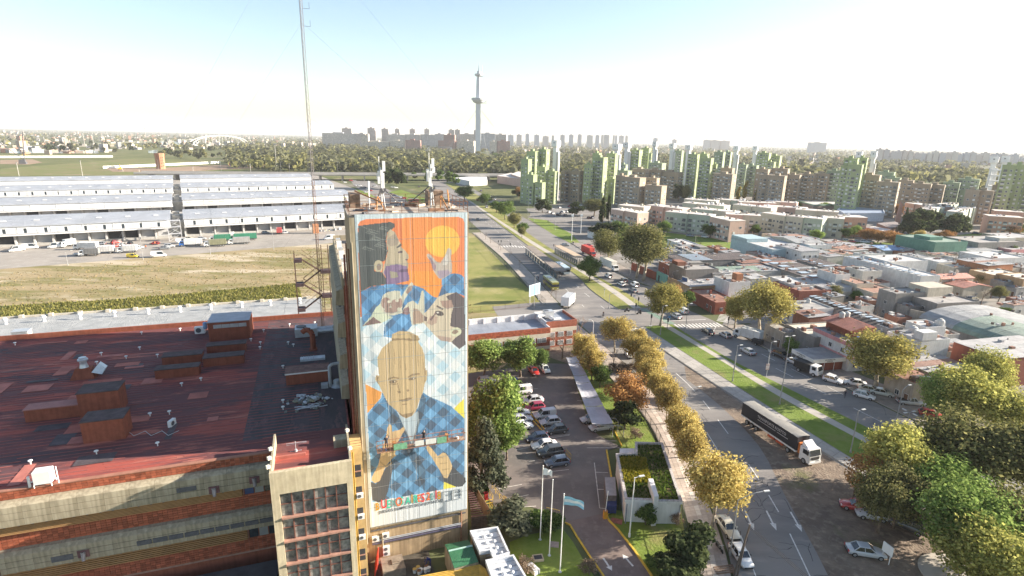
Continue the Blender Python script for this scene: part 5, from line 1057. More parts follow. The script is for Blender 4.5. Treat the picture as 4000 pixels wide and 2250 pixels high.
pl=thing('brick_stack','stack of orange brick pallets by the market halls','brick stack',g(18,430,195),ma); 
for i in range(4): B().box(-1.4,1.4,-1.2,1.2,.12+i*1.2,1.2+i*1.2).build('pallet_load',M('orange_brick',(.40,.18,.09),.9,.3,3.),pl); B().box(-1.35,1.35,-1.15,1.15,i*1.2,.12+i*1.2).build('pallet',M('pallet_wood',(.30,.22,.14),.9),pl)
r7=random.Random(11)
for i,(x,y) in enumerate(((530,170),(600,165),(640,160),(700,150))):
    jh=thing('scrap_heap','pale heap of scrap material beside the brick pallets','heap',g(18,x,y),0,'scrap heaps in the yard')
    for j in range(8): B().rbox((r7.uniform(-1.5,1.5),r7.uniform(-1,1)),r7.uniform(.5,1.8),r7.uniform(.3,.9),0,r7.uniform(.3,1.),r7.uniform(0,3)).build('scrap',r7.choice(rcm),jh)
# weeds between the field and the metal shed, tufts over the field
wl=gp(1,(-100,1500),(2150,1340),(2110,1190),(1500,1245),(800,1305),(0,1350),(-100,1360))
ground('weed_strip',wl,.0,mixmat('weeds_ground',[(.13,.14,.045),(.19,.17,.07),(.10,.12,.03)],[(.15,.42,.6),(.4,.5,.65)],b=.6),label='rough green strip of ground beside the metal shed')
tufts('weeds',wl,0,8000,.6,leafmat('weed_blade',(.12,.13,.035),(.30,.27,.09)),None,'rough green weeds along the metal shed',.22,5)
tufts('dry_grass',[Vector((-190,120)),Vector((-175,196)),Vector((-86,255)),Vector((-30,285)),Vector((-10,150)),Vector((-70,150)),Vector((-140,125))],0,7000,.28,leafmat('dry_blade',(.19,.15,.065),(.31,.24,.12),.3),None,'dry grass tufts over the field',.25,6)
# ================================================================ LOW HOUSES AND WORKSHOPS EAST OF THE AVENUE
HA=13.
wcol={'white':(.54,.54,.53),'cream':(.47,.42,.34),'grey':(.30,.29,.28),'conc':(.24,.225,.21),'brick':(.27,.12,.08),'redbrick':(.24,.075,.05),'blue':(.34,.45,.49),'teal':(.18,.38,.33),'green':(.11,.23,.18),'pink':(.52,.24,.24),'ochre':(.42,.27,.15),'orange':(.38,.17,.09),'pale':(.48,.46,.42),'stain':(.34,.30,.25)}
rcol={'white':(.36,.35,.34),'conc':(.24,.225,.21),'cream':(.42,.38,.31),'rust':(.20,.10,.07),'dark':(.085,.065,.058),'metal':(.23,.23,.23),'redtile':(.30,.11,.075),'blue':(.15,.23,.36),'terra':(.25,.14,.10),'green':(.15,.2,.16),'grey':(.26,.25,.25)}
def wm(c): return M('plaster_'+c,wcol[c],.88,.12,.7,b=.08,streak=.13)
def rm(c,rib=False): return M('roof_'+c+('_rib' if rib else ''),rcol[c],.8 if not rib else .6,.22,.5,c2=tuple(min(1,x*1.25) for x in rcol[c]),wave=('Y',4.,.5) if rib else None)
frm=M('window_frame',(.55,.54,.52),.7)
winA=B().box(-.5,.5,-.05,.02,0,1.1,0).box(-.42,.42,-.07,-.05,.08,1.02,1).box(-.03,.03,-.085,-.07,.08,1.02,0).mesh([frm,gl],name='window')
doorA=B().box(-.5,.5,-.05,.02,0,2.1,0).box(-.43,.43,-.08,-.05,.03,2.03,1).mesh([frm,M('door_brown',(.13,.07,.04),.7,.2,2.)],name='door')
tankm=M('tank_grey',(.50,.49,.46),.7,.1,2.)
def tank(root,x,y,z,s=1.): B().lathe([(.5*s,0),(.55*s,.1),(.55*s,.9*s),(.45*s,1.05*s),(.2*s,1.15*s),(.2*s,1.25*s)],(x,y,z),12).build('water_tank',tankm,root)
def house(label,n,pts,z,wall,roof,rc,A=HA,win=2,name='house',cat='house',extra=(),fl=None,doors=1):
    o,w_,d_=rect(n,pts,z,A); w_=max(w_,2.5); d_=max(d_,2.5); a=math.radians(A)
    h=thing(name,label,cat,o,a); wl=wm(wall); rr=random.Random(len(label)*7+int(z*10)+int(pts[0][0]))
    if roof=='flat':
        B().box(0,w_,0,d_,0,z-.4).build('wall',wl,h); B().box(.15,w_-.15,.15,d_-.15,z-.4,z-.3).build('roof',rm(rc),h)
        for b4 in ((0,w_,0,.16),(0,w_,d_-.16,d_),(0,.16,.16,d_-.16),(w_-.16,w_,.16,d_-.16)): B().box(*b4,z-.4,z+.02*rr.random()).build('parapet',wl,h)
    elif roof=='shed':
        B().box(.1,w_-.1,.1,d_-.1,0,z-.5).build('wall',wl,h); nsh=max(3,int(d_/2.2))
        for i in range(nsh):
            y0,y1=d_*i/nsh,d_*(i+.985)/nsh; j=rr.uniform(-.03,.03); kk=B().add([(-.25,y0,z-.25+j),(w_+.25,y0,z+.1+j),(w_+.25,y1,z+.1+j),(-.25,y1,z-.25+j),(-.25,y0,z-.33+j),(w_+.25,y0,z+.02+j),(w_+.25,y1,z+.02+j),(-.25,y1,z-.33+j)],[(0,1,2,3),(7,6,5,4),(0,4,5,1),(1,5,6,2),(2,6,7,3),(3,7,4,0)]); kk.build('roof_sheet',rm(rc if rr.random()<.8 else rr.choice(['metal','rust','grey']),True),h)
        B().add([(.1,.1,z-.5),(w_-.1,.1,z-.5),(w_-.1,.1,z-.02),(.1,.1,z-.3)],[(0,1,2,3)]).build('gable_wall',wl,h)
    elif roof in('gable','gabley'):
        B().box(.1,w_-.1,.1,d_-.1,0,z-1.0).build('wall',wl,h); ax=roof=='gabley'
        if ax: 
            for x0,x1,z0,z1 in ((-.25,w_/2,z-1.05,z),(w_/2,w_+.25,z,z-1.05)):
                nn=max(2,int(d_/3))
                for i in range(nn): y0,y1=-.25+(d_+.5)*i/nn,-.25+(d_+.5)*(i+.985)/nn; B().add([(x0,y0,z0),(x1,y0,z1),(x1,y1,z1),(x0,y1,z0),(x0,y0,z0-.1),(x1,y0,z1-.1),(x1,y1,z1-.1),(x0,y1,z0-.1)],[(0,1,2,3),(7,6,5,4),(0,4,5,1),(1,5,6,2),(2,6,7,3),(3,7,4,0)]).build('roof_sheet',rm(rc,True),h)
            for y in (.1,d_-.1): B().add([(.1,y,z-1.0),(w_-.1,y,z-1.),(w_/2,y,z-.1)],[(0,1,2) if y<1 else (2,1,0)]).build('gable_wall',wl,h)
        else:
            for y0,y1,z0,z1 in ((-.25,d_/2,z-1.05,z),(d_/2,d_+.25,z,z-1.05)):
                B().add([(-.25,y0,z0),(w_+.25,y0,z0),(w_+.25,y1,z1),(-.25,y1,z1),(-.25,y0,z0-.1),(w_+.25,y0,z0-.1),(w_+.25,y1,z1-.1),(-.25,y1,z1-.1)],[(0,1,2,3),(7,6,5,4),(0,4,5,1),(1,5,6,2),(2,6,7,3),(3,7,4,0)]).build('roof_sheet',rm(rc,True),h)
            for x in (.1,w_-.1): B().add([(x,.1,z-1.0),(x,d_-.1,z-1.),(x,d_/2,z-.1)],[(0,1,2) if x>1 else (2,1,0)]).build('gable_wall',wl,h)
    elif roof=='vault':
        B().box(.1,w_-.1,.1,d_-.1,0,z*.55).build('wall',wl,h); nn=10; pr=[(w_/2-w_/2*1.02*math.cos(PI*i/nn),z*.55+z*.45*math.sin(PI*i/nn)) for i in range(nn+1)]; ns=max(3,int(d_/4))
        for i in range(ns):
            y0,y1=d_*i/ns,d_*(i+.985)/ns; B().add([(x,y0,zz) for x,zz in pr]+[(x,y1,zz) for x,zz in pr],[(j,j+1,nn+2+j,nn+1+j) for j in range(nn)]).build('roof_sheet',rm(rc,True),h)
        for y in (.05,d_-.05): B().add([(x,y,zz-.05) for x,zz in pr],[tuple(range(nn+1)) if y>1 else tuple(range(nn,-1,-1))]).build('end_wall',wl,h)
    if w_>3 and d_>3:
        for j in range(6): xx,yy,s_=rr.uniform(.3,w_-1.2),rr.uniform(.3,d_-1.2),rr.uniform(.3,1.1); B().box(xx,xx+s_,yy,yy+s_*rr.uniform(.4,1.6),z-.3,z+rr.uniform(.1,.6)).build('roof_clutter',rr.choice([rm('grey'),rm('rust'),tankm,rm('dark'),rm('terra')]),h)
    fl=fl or max(1,int((z-.3)/3))
    for f in range(fl):
        zz=f*3.0+1.0
        if zz+1.2>z-.4: continue
        for i in range(win):
            if w_>2.5: link('window',winA,h,((i+.6)*w_/(win+.2),-.01 if roof=='flat' else .09,zz))
            if d_>3: link('window',winA,h,(-.01 if roof=='flat' else .09,(i+.6)*d_/(win+.2),zz),(0,0,-PI/2))
    if doors: link('door',doorA,h,(-.01 if roof=='flat' else .09,d_*.12+.4,0),(0,0,-PI/2))
    for e in extra:
        if e[0]=='tank': tank(h,w_*e[1],d_*e[2],z-.3,e[3] if len(e)>3 else 1)
        if e[0]=='box': B().box(w_*e[1],w_*e[2],d_*e[3],d_*e[4],z-.35,z+e[5]).build('roof_room',wm(e[6]) if len(e)>6 else wl,h)
        if e[0]=='sky':
            for i in range(e[1]): B().box(w_*.15,w_*.42,d_*(i+.25)/e[1],d_*(i+.7)/e[1],z-.12,z+.06).build('skylight',M('skylight_blue',(.36,.42,.48),.35,.1,1.),h)
        if e[0]=='chim': B().box(w_*e[1]-.3,w_*e[1]+.3,d_*e[2]-.3,d_*e[2]+.3,z-.4,z+1.2).build('chimney',wl,h)
    return h,w_,d_
H_=[
("white flat roofed workshop with a small tank beyond the big twin tree",12,[(1045,225),(1130,202),(1225,232),(1120,255)],4.5,'white','flat','white',2,[('tank',.5,.5,.8)]),
("grey concrete workshop behind the twin tree",12,[(1050,262),(1190,252),(1395,292),(1220,306)],4.2,'conc','flat','conc',2,[('box',.6,.9,.2,.7,.6)]),
("small orange brick hut among the grey workshops",12,[(1410,275),(1470,262),(1525,285),(1460,300)],4.5,'orange','flat','terra',1,[]),
("wide workshop with dark brown sheet roof and pale strips",12,[(1030,348),(1630,332),(1790,378),(1110,408)],5.2,'conc','shed','dark',2,[('sky',7)]),
("workshop with red and white patched sheets",12,[(1600,372),(1720,345),(1900,398),(1700,425)],5,'conc','shed','rust',1,[]),
("concrete block workshop with flat pale roof behind the teal gate",12,[(1105,455),(1300,415),(1395,472),(1160,492)],6.2,'conc','flat','conc',2,[('box',.05,.3,.6,.95,1.2,'brick'),('box',.5,.9,.7,.95,.5)]),
("green glazed lantern roof on a metal workshop",12,[(1400,448),(1735,430),(1748,478),(1420,490)],5.6,'pale','gable','green',4,[]),
("pale sheet roofed shed before the lantern workshop",12,[(1390,505),(1745,478),(1790,500),(1420,520)],5,'pale','shed','metal',2,[]),
("grey tin roofed shed with rust edge by the blue banner",12,[(1150,588),(1465,570),(1480,625),(1205,645)],4.4,'ochre','shed','grey',2,[]),
("tall white blank house with a brick chimney box",12,[(1480,560),(1620,545),(1700,592),(1570,612)],7.2,'white','flat','conc',0,[('box',.55,.85,.3,.6,2.0,'orange')]),
("low red brown brick corner house with garage doors",12,[(1215,690),(1395,668),(1560,775),(1480,800)],3.8,'redbrick','flat','rust',2,[('chim',.5,.6)]),
("pale blue stepped warehouse wall",12,[(1845,195),(1965,180),(2085,262),(1975,300)],6,'blue','flat','white',1,[('box',.0,.5,.6,1.,1.4)]),
("white upper house with dark windows and a red base",12,[(2080,268),(2165,243),(2320,300),(2265,315)],7,'white','shed','grey',3,[]),
("cream gabled house beyond the white upper house",12,[(2105,192),(2205,152),(2350,190),(2260,218)],7.5,'cream','gable','metal',2,[]),
("long sawtooth workshop with a row of small dormers",12,[(1960,402),(2065,382),(2410,530),(2330,568)],5.2,'conc','shed','dark',2,[('sky',6)]),
("pale tin roof between the lantern workshop and the sawtooth",12,[(1750,470),(1920,420),(2050,450),(1900,500)],4.6,'pale','shed','metal',1,[]),
("white patched roof behind the big golden tree",12,[(2010,560),(2130,545),(2300,610),(2180,640)],5,'pale','flat','white',1,[('tank',.4,.5,.9)]),
("long white warehouse with dark ribbed skylights",13,[(770,252),(872,237),(1625,424),(1445,432)],7,'white','flat','white',0,[('sky',14),('chim',.3,.2),('chim',.3,.5),('chim',.3,.8)]),
("white block adjoining the long warehouse",13,[(930,242),(1060,228),(1420,262),(1240,292)],7.5,'white','flat','white',0,[]),
("long shed with dark brown roof and pale blue skylight slots",13,[(440,650),(548,605),(1190,830),(1085,890)],5.2,'white','gabley','dark',1,[('sky',15)]),
("low garage with a broad cream concrete roof",13,[(220,907),(560,860),(645,856),(490,1008)],5.2,'conc','flat','cream',0,[]),
("white terraced house beside the long warehouse",13,[(500,372),(565,360),(740,400),(655,416)],8.,'white','flat','terra',2,[('tank',.6,.8,.9),('tank',.8,.8,.9)]),
("cream balcony house with a red terrace",13,[(720,470),(770,430),(910,480),(880,505)],6.2,'cream','flat','terra',2,[]),
("cream bungalow with bright green terrace rail",13,[(905,560),(1000,495),(1105,540),(1080,585)],5,'cream','flat','terra',2,[]),
("small hut with rusted roof and dark wooden front",13,[(290,772),(420,742),(560,790),(440,812)],5.,'brick','shed','rust',1,[]),
("white walled roof beside the gold tree",13,[(232,690),(420,655),(550,715),(300,748)],5,'white','flat','conc',1,[('tank',.75,.8,1.1)]),
("stained old house front with shuttered windows",13,[(0,892),(110,872),(255,932),(220,962)],4.4,'stain','flat','conc',3,[]),
("white tall wall with buttresses beside the gold tree",13,[(1310,985),(1500,942),(1655,1020),(1455,1040)],8,'white','flat','grey',0,[('box',.0,.5,.0,.4,1.8)]),
("white house with a big grey water tank on the roof",13,[(1160,962),(1330,937),(1410,980),(1310,1005)],7.5,'white','flat','grey',1,[('tank',.8,.5,1.7)]),
("white cube house with a roof tank tower",13,[(1310,852),(1480,840),(1640,890),(1550,912)],7.,'white','flat','white',1,[('tank',.9,.2,1.6),('box',.8,1.,.05,.4,.9)]),
("bare grey concrete shell behind the wall",13,[(1100,562),(1185,540),(1395,546),(1310,592)],8,'conc','flat','pale' if False else 'conc',1,[]),
("weathered concrete house with a cream upper floor",13,[(1390,620),(1560,548),(1612,602),(1600,690)],7,'conc','flat','conc',2,[('box',.3,.9,.5,.95,2.5,'cream')]),
("weathered annex with stepped roof slabs",13,[(1620,680),(1700,650),(1780,760),(1700,785)],5,'conc','flat','cream',1,[]),
("orange brick two storey house with grey tin roof",13,[(1880,282),(2010,255),(2180,300),(2085,327)],7.2,'orange','shed','metal',2,[]),
("white two storey house with a flat upper deck",13,[(1925,222),(2090,190),(2252,216),(2165,262)],7.5,'white','flat','white',2,[]),
("red tiled gabled house",13,[(1620,392),(1782,380),(1815,412),(1650,432)],6.5,'cream','gable','redtile',1,[('chim',.7,.5)]),
("second red tiled roof stepping down the side street",13,[(1765,442),(1830,432),(1912,505),(1855,515)],5.2,'cream','gabley','redtile',1,[]),
("dark green stepped house with a parapet",13,[(1390,75),(1500,35),(1622,82),(1590,112)],9,'green','flat','green',0,[('box',.2,.6,.3,.7,1.2)]),
("small house with a blue gabled metal roof",13,[(1020,150),(1092,115),(1212,155),(1130,167)],5.2,'pale','gable','blue',2,[]),
("house with a pink coping strip",13,[(2165,140),(2280,125),(2415,150),(2300,182)],5,'pink','flat','grey',1,[]),
("bare grey cube house behind the green one",13,[(1930,62),(2080,48),(2115,108),(1990,115)],7.5,'conc','flat','conc',1,[('box',.6,.95,.2,.6,1.2,'pale')]),
("long shed with green edged white sheets",13,[(1640,135),(1725,122),(2080,170),(1985,202)],5,'green','shed','white' if False else 'metal',1,[]),
("ochre brick house with a small balcony",13,[(2020,365),(2200,360),(2250,418),(2060,405)],6,'ochre','flat','cream',2,[]),
("cream house with ochre upper wall at the side street",13,[(2330,420),(2400,395),(2500,430),(2415,460)],6.5,'ochre','flat','cream',1,[]),
("white workshop wall with rounded top",13,[(860,207),(1040,200),(1045,215),(870,222)],6,'white','flat','white',0,[]),
("small white bungalow before the red tiled house",13,[(1545,265),(1600,250),(1670,285),(1620,300)],5.5,'white','flat','white',2,[]),
("cream bungalow next to the orange brick house",13,[(1690,330),(1830,305),(1870,335),(1760,350)],5,'cream','flat','cream',1,[]),
("low shop with a dark lean-to",13,[(380,440),(480,432),(670,520),(560,545)],5,'white','shed','grey',2,[]),
("brick yard wall house behind the golden tree",13,[(230,480),(330,470),(400,560),(300,575)],4.5,'redbrick','flat','rust',1,[]),
("orange roofed terrace room behind the white terraced house",13,[(700,345),(830,335),(840,370),(720,375)],6,'brick','flat','terra',1,[]),
("white box house on stilts behind the terrace",13,[(840,345),(920,335),(975,375),(900,385)],7,'pale','flat','metal',1,[]),
("white rooftop room near the blue tin roof",13,[(380,112),(460,100),(470,130),(400,140)],6.5,'white','flat','white',1,[]),
("long pale sheet shed beside the white upper house",13,[(385,195),(480,180),(645,232),(560,245)],5.2,'pale','shed','metal',1,[]),
("low house with a red rear wall",13,[(535,130),(620,120),(690,145),(600,155)],5,'redbrick','flat','conc',1,[]),
("dark tin roofed workshop with pale ridge lights",13,[(330,280),(440,262),(720,340),(600,365)],5.5,'conc','shed','dark',1,[('sky',5)]),
("vaulted white roof behind the white terraced house",13,[(350,355),(420,340),(500,390),(440,405)],5.2,'pale','vault','metal',0,[]),
("large vaulted warehouse with translucent ribbed roof",13,[(1770,792),(2000,692),(2330,712),(2062,915)],7,'conc','vault','metal',0,[]),
("large vaulted warehouse with mossy roof beside the translucent one",13,[(2075,920),(2300,790),(2520,800),(2330,985)],7,'conc','vault','green',0,[]),
("dark open shed under a sagging grey roof",13,[(1860,1072),(2080,1010),(2420,1010),(2415,1190)],7,'redbrick','shed','grey',0,[]),
("low rusty tin roofs below the white buttressed wall",13,[(1650,1100),(1760,1020),(1860,1080),(1740,1140)],4,'conc','shed','rust',1,[]),
("brown tin workshop before the sagging shed",13,[(1420,1215),(1600,1170),(1640,1280),(1480,1330)],4.2,'stain','shed','rust',2,[]),
("stained roadside workshop with an open front",15,[(1090,190),(1290,100),(1420,200),(1280,260)],4.8,'stain','flat','rust',1,[]),
]
for lab,n,pts,z,wl_,rf,rc,win,ex in H_: house(lab,n,pts,z,wl_,rf,rc,HA,win,extra=ex)
# low anonymous houses in the gaps
r8=random.Random(21); pal=['white','cream','grey','conc','brick','pale','ochre','stain']
gaps=[(12,1130,300),(12,1300,335),(12,1560,310),(12,1850,330),(12,1950,360),(12,1800,550),(12,1560,520),(13,80,270),(13,250,300),(13,700,200),(13,760,165),(13,640,100),(13,1250,180),(13,1380,230),(13,1300,150),(13,1480,175),(13,1760,230),(13,1600,210),(13,1250,640),(13,1330,700),(13,950,640),(13,880,690),(13,780,700),(13,620,600),(13,1000,470),(13,700,560),(13,1150,900),(13,1060,930),(13,1230,800),(13,1700,960),(13,1760,880),(13,1900,340),(13,2150,420),(13,2300,330),(13,2350,520),(13,2230,470),(13,2380,640),(13,2330,680),(13,1480,480),(13,1560,560),(4,300,1020),(4,80,1010),(4,480,1100),(4,700,1090),(4,900,1110),(4,1250,1130),(4,1700,1060),(4,2300,1010),(4,2200,1060),(13,2350,240),(13,2260,210),(13,2400,330),(12,1010,420),(12,1000,300)]
for i,(n,x,y) in enumerate(gaps):
    z=r8.uniform(3.6,5.2); dx=r8.uniform(45,80)*(1 if n!=4 else .9); dy=r8.uniform(16,28); c_=pal[i%len(pal)]
    h,w_,d_=house('low %s house squeezed among the crowded roofs'%{'white':'whitewashed','cream':'cream','grey':'grey','conc':'bare concrete','brick':'brick','pale':'pale plastered','ochre':'ochre','stain':'stained'}[c_],n,[(x-dx,y),(x,y-dy),(x+dx,y),(x,y+dy)],z,c_,r8.choice(['flat','flat','shed']),r8.choice(['white','conc','rust','metal','grey','terra']),HA,1,extra=[('tank',.6,.7,.8)] if i%3==0 else []); h['group']='low %s houses in the gaps'%c_
# teal gate wall, blue banner, long grey wall, brick garden walls
def wall(label,n,a,b_,h,c,t=.25,name='wall'):
    p,q_=g(n,*a),g(n,*b_); d=q_-p; o_=thing(name,label,'wall',p,math.atan2(d.y,d.x)); L=d.length; nn=max(1,int(L/3.5))
    for i in range(nn): B().box(L*i/nn,L*(i+1)/nn-.02,0,t,0,h+(.04*(i%2))).build('wall_panel',wm(c),o_)
    return o_,L
tw_,L=wall('bright teal wall with a dark door',12,(875,590),(975,640),3.6,'teal'); B().box(L*.2,L*.32,-.05,.01,0,2.3).build('door',dark,tw_)
wall('brick red wall with faded lettering beyond the twin trees',12,(640,490),(870,590),3.,'redbrick'); wall('brown brick wall beside the teal wall',12,(980,640),(1100,690),3.2,'ochre')
o_,L=wall('wall carrying a dark blue painted banner',12,(1105,700),(1160,720),5.6,'pale'); B().box(.2,L-.2,-.06,.0,3.,5.3).build('banner',M('banner_blue',(.05,.09,.20),.7,.2,2.),o_)
wall('long weathered concrete yard wall',13,(1310,905),(2290,1135),5.2,'stain'); wall('white coping wall behind the grey shell',13,(1310,860),(1860,1010),3.4,'white')
wall('low white wall along the shop pavement',13,(0,1140),(60,1175),.5,'white')
# pink and white corner house with terrace and tiled room
h,w_,d_=house('two storey white house with pink bands and a roof terrace',13,[(497,942),(560,905),(975,985),(790,1072)],6.8,'white','flat','blue' if False else 'grey',HA,3)
pk=wm('pink')
for z0,z1 in ((3.0,3.5),(5.9,6.85)): B().box(-.12,w_+.05,-.12,-.0,z0,z1).build('pink_band',pk,h); B().box(-.12,-.0,0,d_,z0,z1).build('pink_band',pk,h)
B().box(w_*.35,w_,d_*.3,d_,6.4,9.0).build('roof_room',wm('redbrick'),h)
for i in range(9): y0=d_*.25+i*d_*.8/9; B().add([(w_*.22,y0,8.7),(w_*.72,y0,9.9),(w_*.72,y0+d_*.086,9.9),(w_*.22,y0+d_*.086,8.7),(w_*.22,y0,8.55),(w_*.72,y0,9.75),(w_*.72,y0+d_*.086,9.75),(w_*.22,y0+d_*.086,8.55)],[(0,1,2,3),(7,6,5,4),(0,4,5,1),(1,5,6,2),(2,6,7,3),(3,7,4,0)]).build('tile_course',rm('redtile',True),h)
tank(h,w_*.6,d_*.85,9.6,1.2); tank(h,w_*.75,d_*.85,9.6,1.2); B().rbox((w_*.3,d_*.12),2.4,.12,6.5,8.0,.3).build('blue_tarp',M('blue_tarp',(.04,.16,.60),.6,.2,2.),h)
# grill restaurant with sign boards
ro,rw,rd=rect(13,[(255,1122),(470,1097),(690,1172),(432,1218)],3.3,HA); rs2=thing('grill_restaurant','corner grill restaurant under a grey awning roof with lettered white fascia','restaurant',ro,math.radians(HA))
for i in range(8): B().box(0,rw,rd*i/8,rd*(i+.98)/8,3.0,3.14+.02*(i%2)).build('roof_sheet',rm('grey',True),rs2)
B().box(rw*.35,rw,rd*.08,rd,0,2.98).build('wall',wm('redbrick'),rs2); sgn=M('sign_white',(.66,.65,.61),.7,.05,1.)
B().box(-.12,0.0,0,rd,2.3,3.25).build('sign_board',sgn,rs2); B().box(0.0,rw,-.12,-.0,2.3,3.25).build('sign_board',sgn,rs2)
for y in np.linspace(.1,rd-.1,6): B().tube((.05,y,0),(.05,y,2.98),.06,n=6).build('post',whitew,rs2)
for x in np.linspace(.4,rw-.2,4): B().tube((x,.05,0),(x,.05,2.98),.06,n=6).build('post',whitew,rs2)
tk=M('letter_black',(.03,.03,.03),.7)
for s_,yy in (('LA PARRILLITA',2.82),('DE ROCA',2.40)): text(s_,.42 if yy>2.5 else .38,(-.13,rd*.55,yy),(PI/2,0,-PI/2),tk,rs2,align='CENTER',bold=.01); text(s_,.42 if yy>2.5 else .38,(rw*.5,-.13,yy),(PI/2,0,0),tk,rs2,align='CENTER',bold=.01)
# ================================================================ HOUSING ESTATE
AA=math.radians(-41); sA=Vector((math.cos(AA),math.sin(AA),0)); tA=Vector((-math.sin(AA),math.cos(AA),0))
acol={'green':(.33,.385,.215),'green2':(.29,.345,.235),'tan':(.34,.28,.21),'white':(.68,.68,.69),'pink':(.52,.36,.30),'salmon':(.55,.32,.24),'cream':(.50,.46,.37),'mint':(.40,.44,.36)}
def am_(c): return M('estate_'+c,acol[c],.9,.08,.08,streak=.12)
wng=M('estate_window',(.10,.115,.13),.25,.5,.9,spec=.6); wnf=M('estate_frame',(.58,.58,.56),.7); blc=M('balcony_dark',(.13,.135,.135),.8,.4,.6)
def windows(root,x0,x1,y,z0,z1,flr,pitch,axis,seed,kind=0):
    """window grid on the face y=const (axis 0) or x=const (axis 1)"""
    r=random.Random(seed); k=B(); n=max(1,int((x1-x0)/pitch)); nf=int((z1-z0)/flr)
    for f in range(nf):
        z=z0+f*flr+.9
        for i in range(n):
            c=x0+(i+.5)*(x1-x0)/n; ty=(i+kind)%3
            w2,h2=(.55,1.1) if ty else (.95,1.5)
            if r.random()<.06: continue
            def bx(a0,a1,d0,d1,b0,b1,m):
                if axis==0: k.box(a0,a1,y-d1,y-d0,b0,b1,m)
                else: k.box(y+d0,y+d1,a0,a1,b0,b1,m)
            if ty==0:
                bx(c-w2,c+w2,-.0,.05,z-.4,z+h2-.2,1); bx(c-w2-.1,c+w2+.1,.05,.55,z-.5,z-.38,2)
                bx(c-w2-.1,c+w2+.1,.5,.55,z-.38,z+.35,2 if r.random()<.6 else 1)
            else:
                bx(c-w2-.12,c+w2+.12,0,.04,z-.1,z+h2+.1,2); bx(c-w2,c+w2,.04,.07,z,z+h2,0 if r.random()<.6 else 2)
    o=k.build('windows',[wng,blc,wnf],root); o['kind']='stuff'; return o
def shaft(root,o0,c,n,x0,x1,yt,Y,ratio=.6,z0=0,win=True,zc=None,wf=1.):
    u0,u1=q(n,x0,0)[0],q(n,x1,0)[0]; vt=q(n,0,yt)[1]
    A_,B_=at(u0,vt,Y),at(u1,vt,Y); wpx=(B_.x-A_.x); zt=(A_.z+B_.z)/2; w_=wpx/(.755+.656*ratio); d_=w_*ratio
    # leftmost corner is the far end of the left side: origin corner (x0,y0) of the box
    left=Vector((A_.x,Y,0)); o=left-tA*d_*.0
    o=left; l=o-o0; lx,ly=l.dot(sA),l.dot(tA)
    B().box(lx,lx+w_,ly-d_,ly,z0,zt).build('block',am_(c),root); B().box(lx-.15,lx+w_+.15,ly-d_-.15,ly+.15,zt,zt+.35).build('roof_edge',am_('white' if c in('white',) else c),root)
    sd_=int(x0*7+yt)
    if win:
        windows(root,lx+.6,lx+w_-.6,ly-d_,z0+.6,zt-.4,2.85,2.3,0,sd_,sd_%3); windows(root,ly-d_+.6,ly-.6,lx+w_,z0+.6,zt-.4,2.85,3.2,1,sd_+1,1)
    B().box(lx+w_*.3,lx+w_*.6,ly-d_*.7,ly-d_*.3,zt+.35,zt+2.).build('lift_room',am_(c),root)
    return zt
def tower(label,n,Y,c,shafts,cat='apartment block',name='apartment_tower',group=None):
    xm=sum((s[0]+s[1])/2 for s in shafts)/len(shafts); p=at(*q(n,xm,600),Y); o0=Vector((p.x,Y,0)); t=thing(name,label,cat,o0,AA,group)
    for s in shafts: shaft(t,o0,s[4] if len(s)>4 and s[4] else c,n,s[0],s[1],s[2],Y+(s[3] if len(s)>3 else 0),s[5] if len(s)>5 else .6)
    return t
T_=[
("green apartment tower of many stepped shafts beside the first white water tower",3,455,'green',[(120,222,295,0),(178,300,222,14),(285,392,205,16),(272,385,368,4),(165,275,440,-8),(250,348,512,-14),(365,472,408,2)]),
("green apartment tower with a projecting sunlit upper shaft",3,462,'green',[(706,790,345,0),(785,868,240,14),(800,942,278,6),(925,1030,243,20),(935,1005,480,4)]),
("yellow green apartment tower behind the tan blocks",3,610,'green',[(1140,1262,207,0),(1245,1335,192,10),(1300,1330,240,-4)]),
("green apartment tower with a long sunlit flank",3,520,'green',[(1685,1790,250,8),(1775,1880,245,14),(1800,1925,285,0),(1905,1945,342,-4)]),
("distant green tower behind the long flanked one",3,660,'green2',[(1550,1640,215,0),(1620,1690,245,6)]),
("green tower behind the pale poplars",3,630,'green2',[(1930,2030,228,0),(2010,2092,226,4)]),
("wide green block beyond the poplars",3,560,'green2',[(2150,2240,345,0),(2220,2345,352,6)]),
("green tower beside the slim white mast",3,600,'green',[(2335,2460,235,0),(2440,2560,262,4),(2400,2500,320,-6)]),
("lone green apartment tower with a dark vertical groove",4,420,'green',[(700,790,358,4),(735,862,288,10),(850,948,283,14),(770,905,345,0)]),
("low green wings beside the lone green tower",4,470,'green2',[(575,712,402,6),(1050,1200,415,30),(1130,1255,468,20)]),
("large green tower with white stair frame",4,400,'green',[(2215,2330,350,0),(2310,2430,345,6),(2410,2560,352,8)]),
("green block in the middle of the far row",4,455,'green2',[(1660,1805,512,0),(1805,1985,478,8)]),
]
for a in T_: tower(*a)
